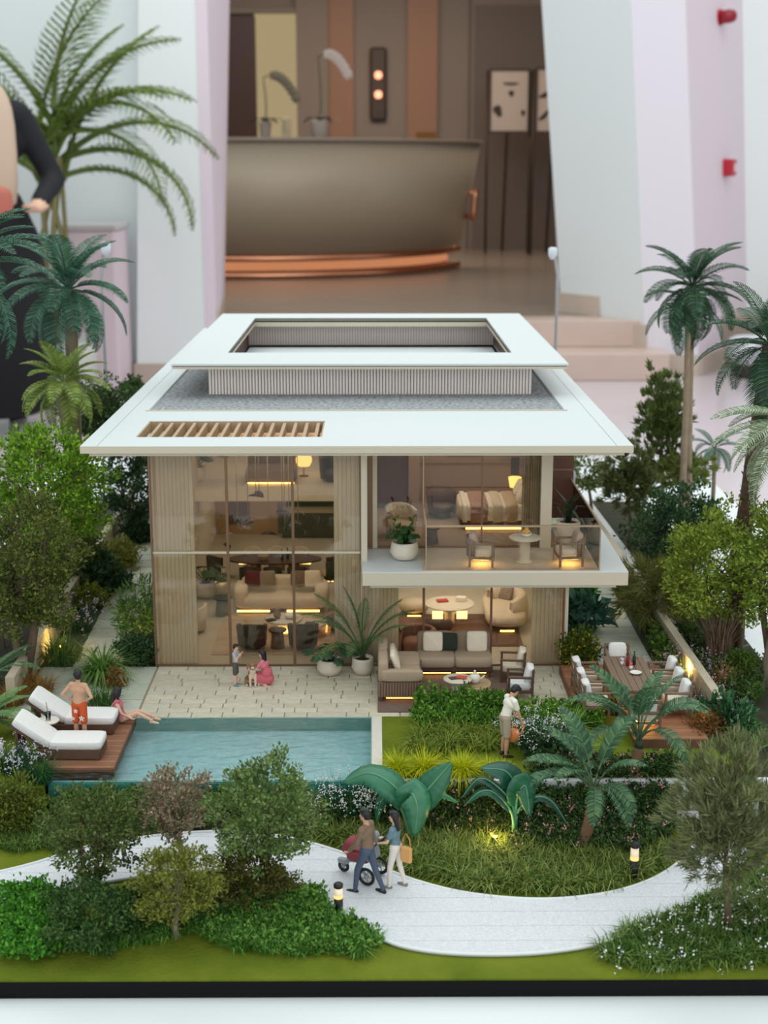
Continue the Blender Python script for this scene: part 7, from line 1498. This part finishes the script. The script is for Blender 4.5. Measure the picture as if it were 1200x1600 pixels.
# gardener
q = gz(788, 1181, 0)
P_, inf = human('gardener in white shirt and grey shorts looking down, holding an orange watering can', (q[0], q[1], .003), PI/2+.4, 1.72, m_skin, m_hairb, mat('shirt_white', (232, 230, 218), .8), mat('shorts_greige', (170, 158, 142), .85), mat('trainers_black', (28, 28, 28), .6), lean=.3, head=(.8, 0), armL=(unit(vec(.12, -.35, -.9)), unit(vec(.0, -.45, -.85))), armR=(unit(vec(-.1, -.3, -.95)), unit(vec(.05, -.4, -.9))), sleeve='short', legs='short', legL=(unit(vec(.04, -.1, -1)), unit(vec(0, .1, -1))), legR=(unit(vec(-.04, .0, -1)), unit(vec(0, .06, -1))), handcurl=.9)
q3 = gy(803, 1150, q[1]+.06); wc = thing('watering_can', 'orange watering can held low by the gardener', 'watering can', tuple(q3-np.array([0, 0, .12])), .5)
m_or = mat('can_orange', (224, 138, 76), .5); G().lathe([(.1, 0), (.13, .02), (.125, .22), (.1, .27), (.05, .28)], n=18).obj('body', m_or, wc); G().tube([(.1, 0, .06), (.2, 0, .16), (.28, 0, .3)], [.03, .02, .016], 8).obj('spout', m_or, wc); G().tube([(-.11, 0, .1), (-.16, 0, .26), (-.06, 0, .38), (.05, 0, .36), (.07, 0, .26)], .016, 6).obj('handle', m_or, wc)
# visitor in the lobby (real metres)
NS = 1; pL = rz_(4, 672, 0); n0 = len(ROOTS)
P_, inf = human('person in black jacket, beige top and long black skirt at the left edge', (pL[0]-.03, pL[1], 0), .35, 1.72, m_skin2, m_hairb, mat('jacket_black', (16, 18, 26), .8), mat('trousers_black', (13, 14, 20), .8), mat('shoes_pale', (206, 202, 200), .6), armL=(unit(vec(.42, -.05, -.85)), unit(vec(-.35, -.75, -.35))), armR=(unit(vec(-.3, -.05, -.85)), unit(vec(.35, -.75, -.35))), female=False, voxel=.014)
G().pillow((0, -.075, 1.2), (.31, .2, .62), e=3.2, nu=20, nv=14).obj('beige_top', mat('top_beige', (206, 182, 160), .8), P_)
G().lathe([(.2, .08), (.27, .12), (.29, .5), (.24, .85), (.17, 1.02), (.14, 1.06)], n=26).obj('skirt', mat('skirt_black', (13, 14, 20), .85), P_)
G().pillow((.0, -.33, 1.0), (.2, .1, .14), e=4).obj('wallet', mat('wallet_terracotta', (186, 104, 88), .6), P_)
for o in ROOTS[n0:]: pass
ROOTS.remove(P_); NS = 25
# ================================================================ final scaling of the model to 1:25
done = set()
def bake(o, root):
    o.location = (o.location[0]*S, o.location[1]*S, o.location[2]*S+(Z0 if root else 0))
    if o.data is not None and o.data.name not in done:
        done.add(o.data.name); o.data.transform(Matrix.Scale(S, 4))
    for c in o.children: bake(c, False)
for o in list(ROOTS): bake(o, True)
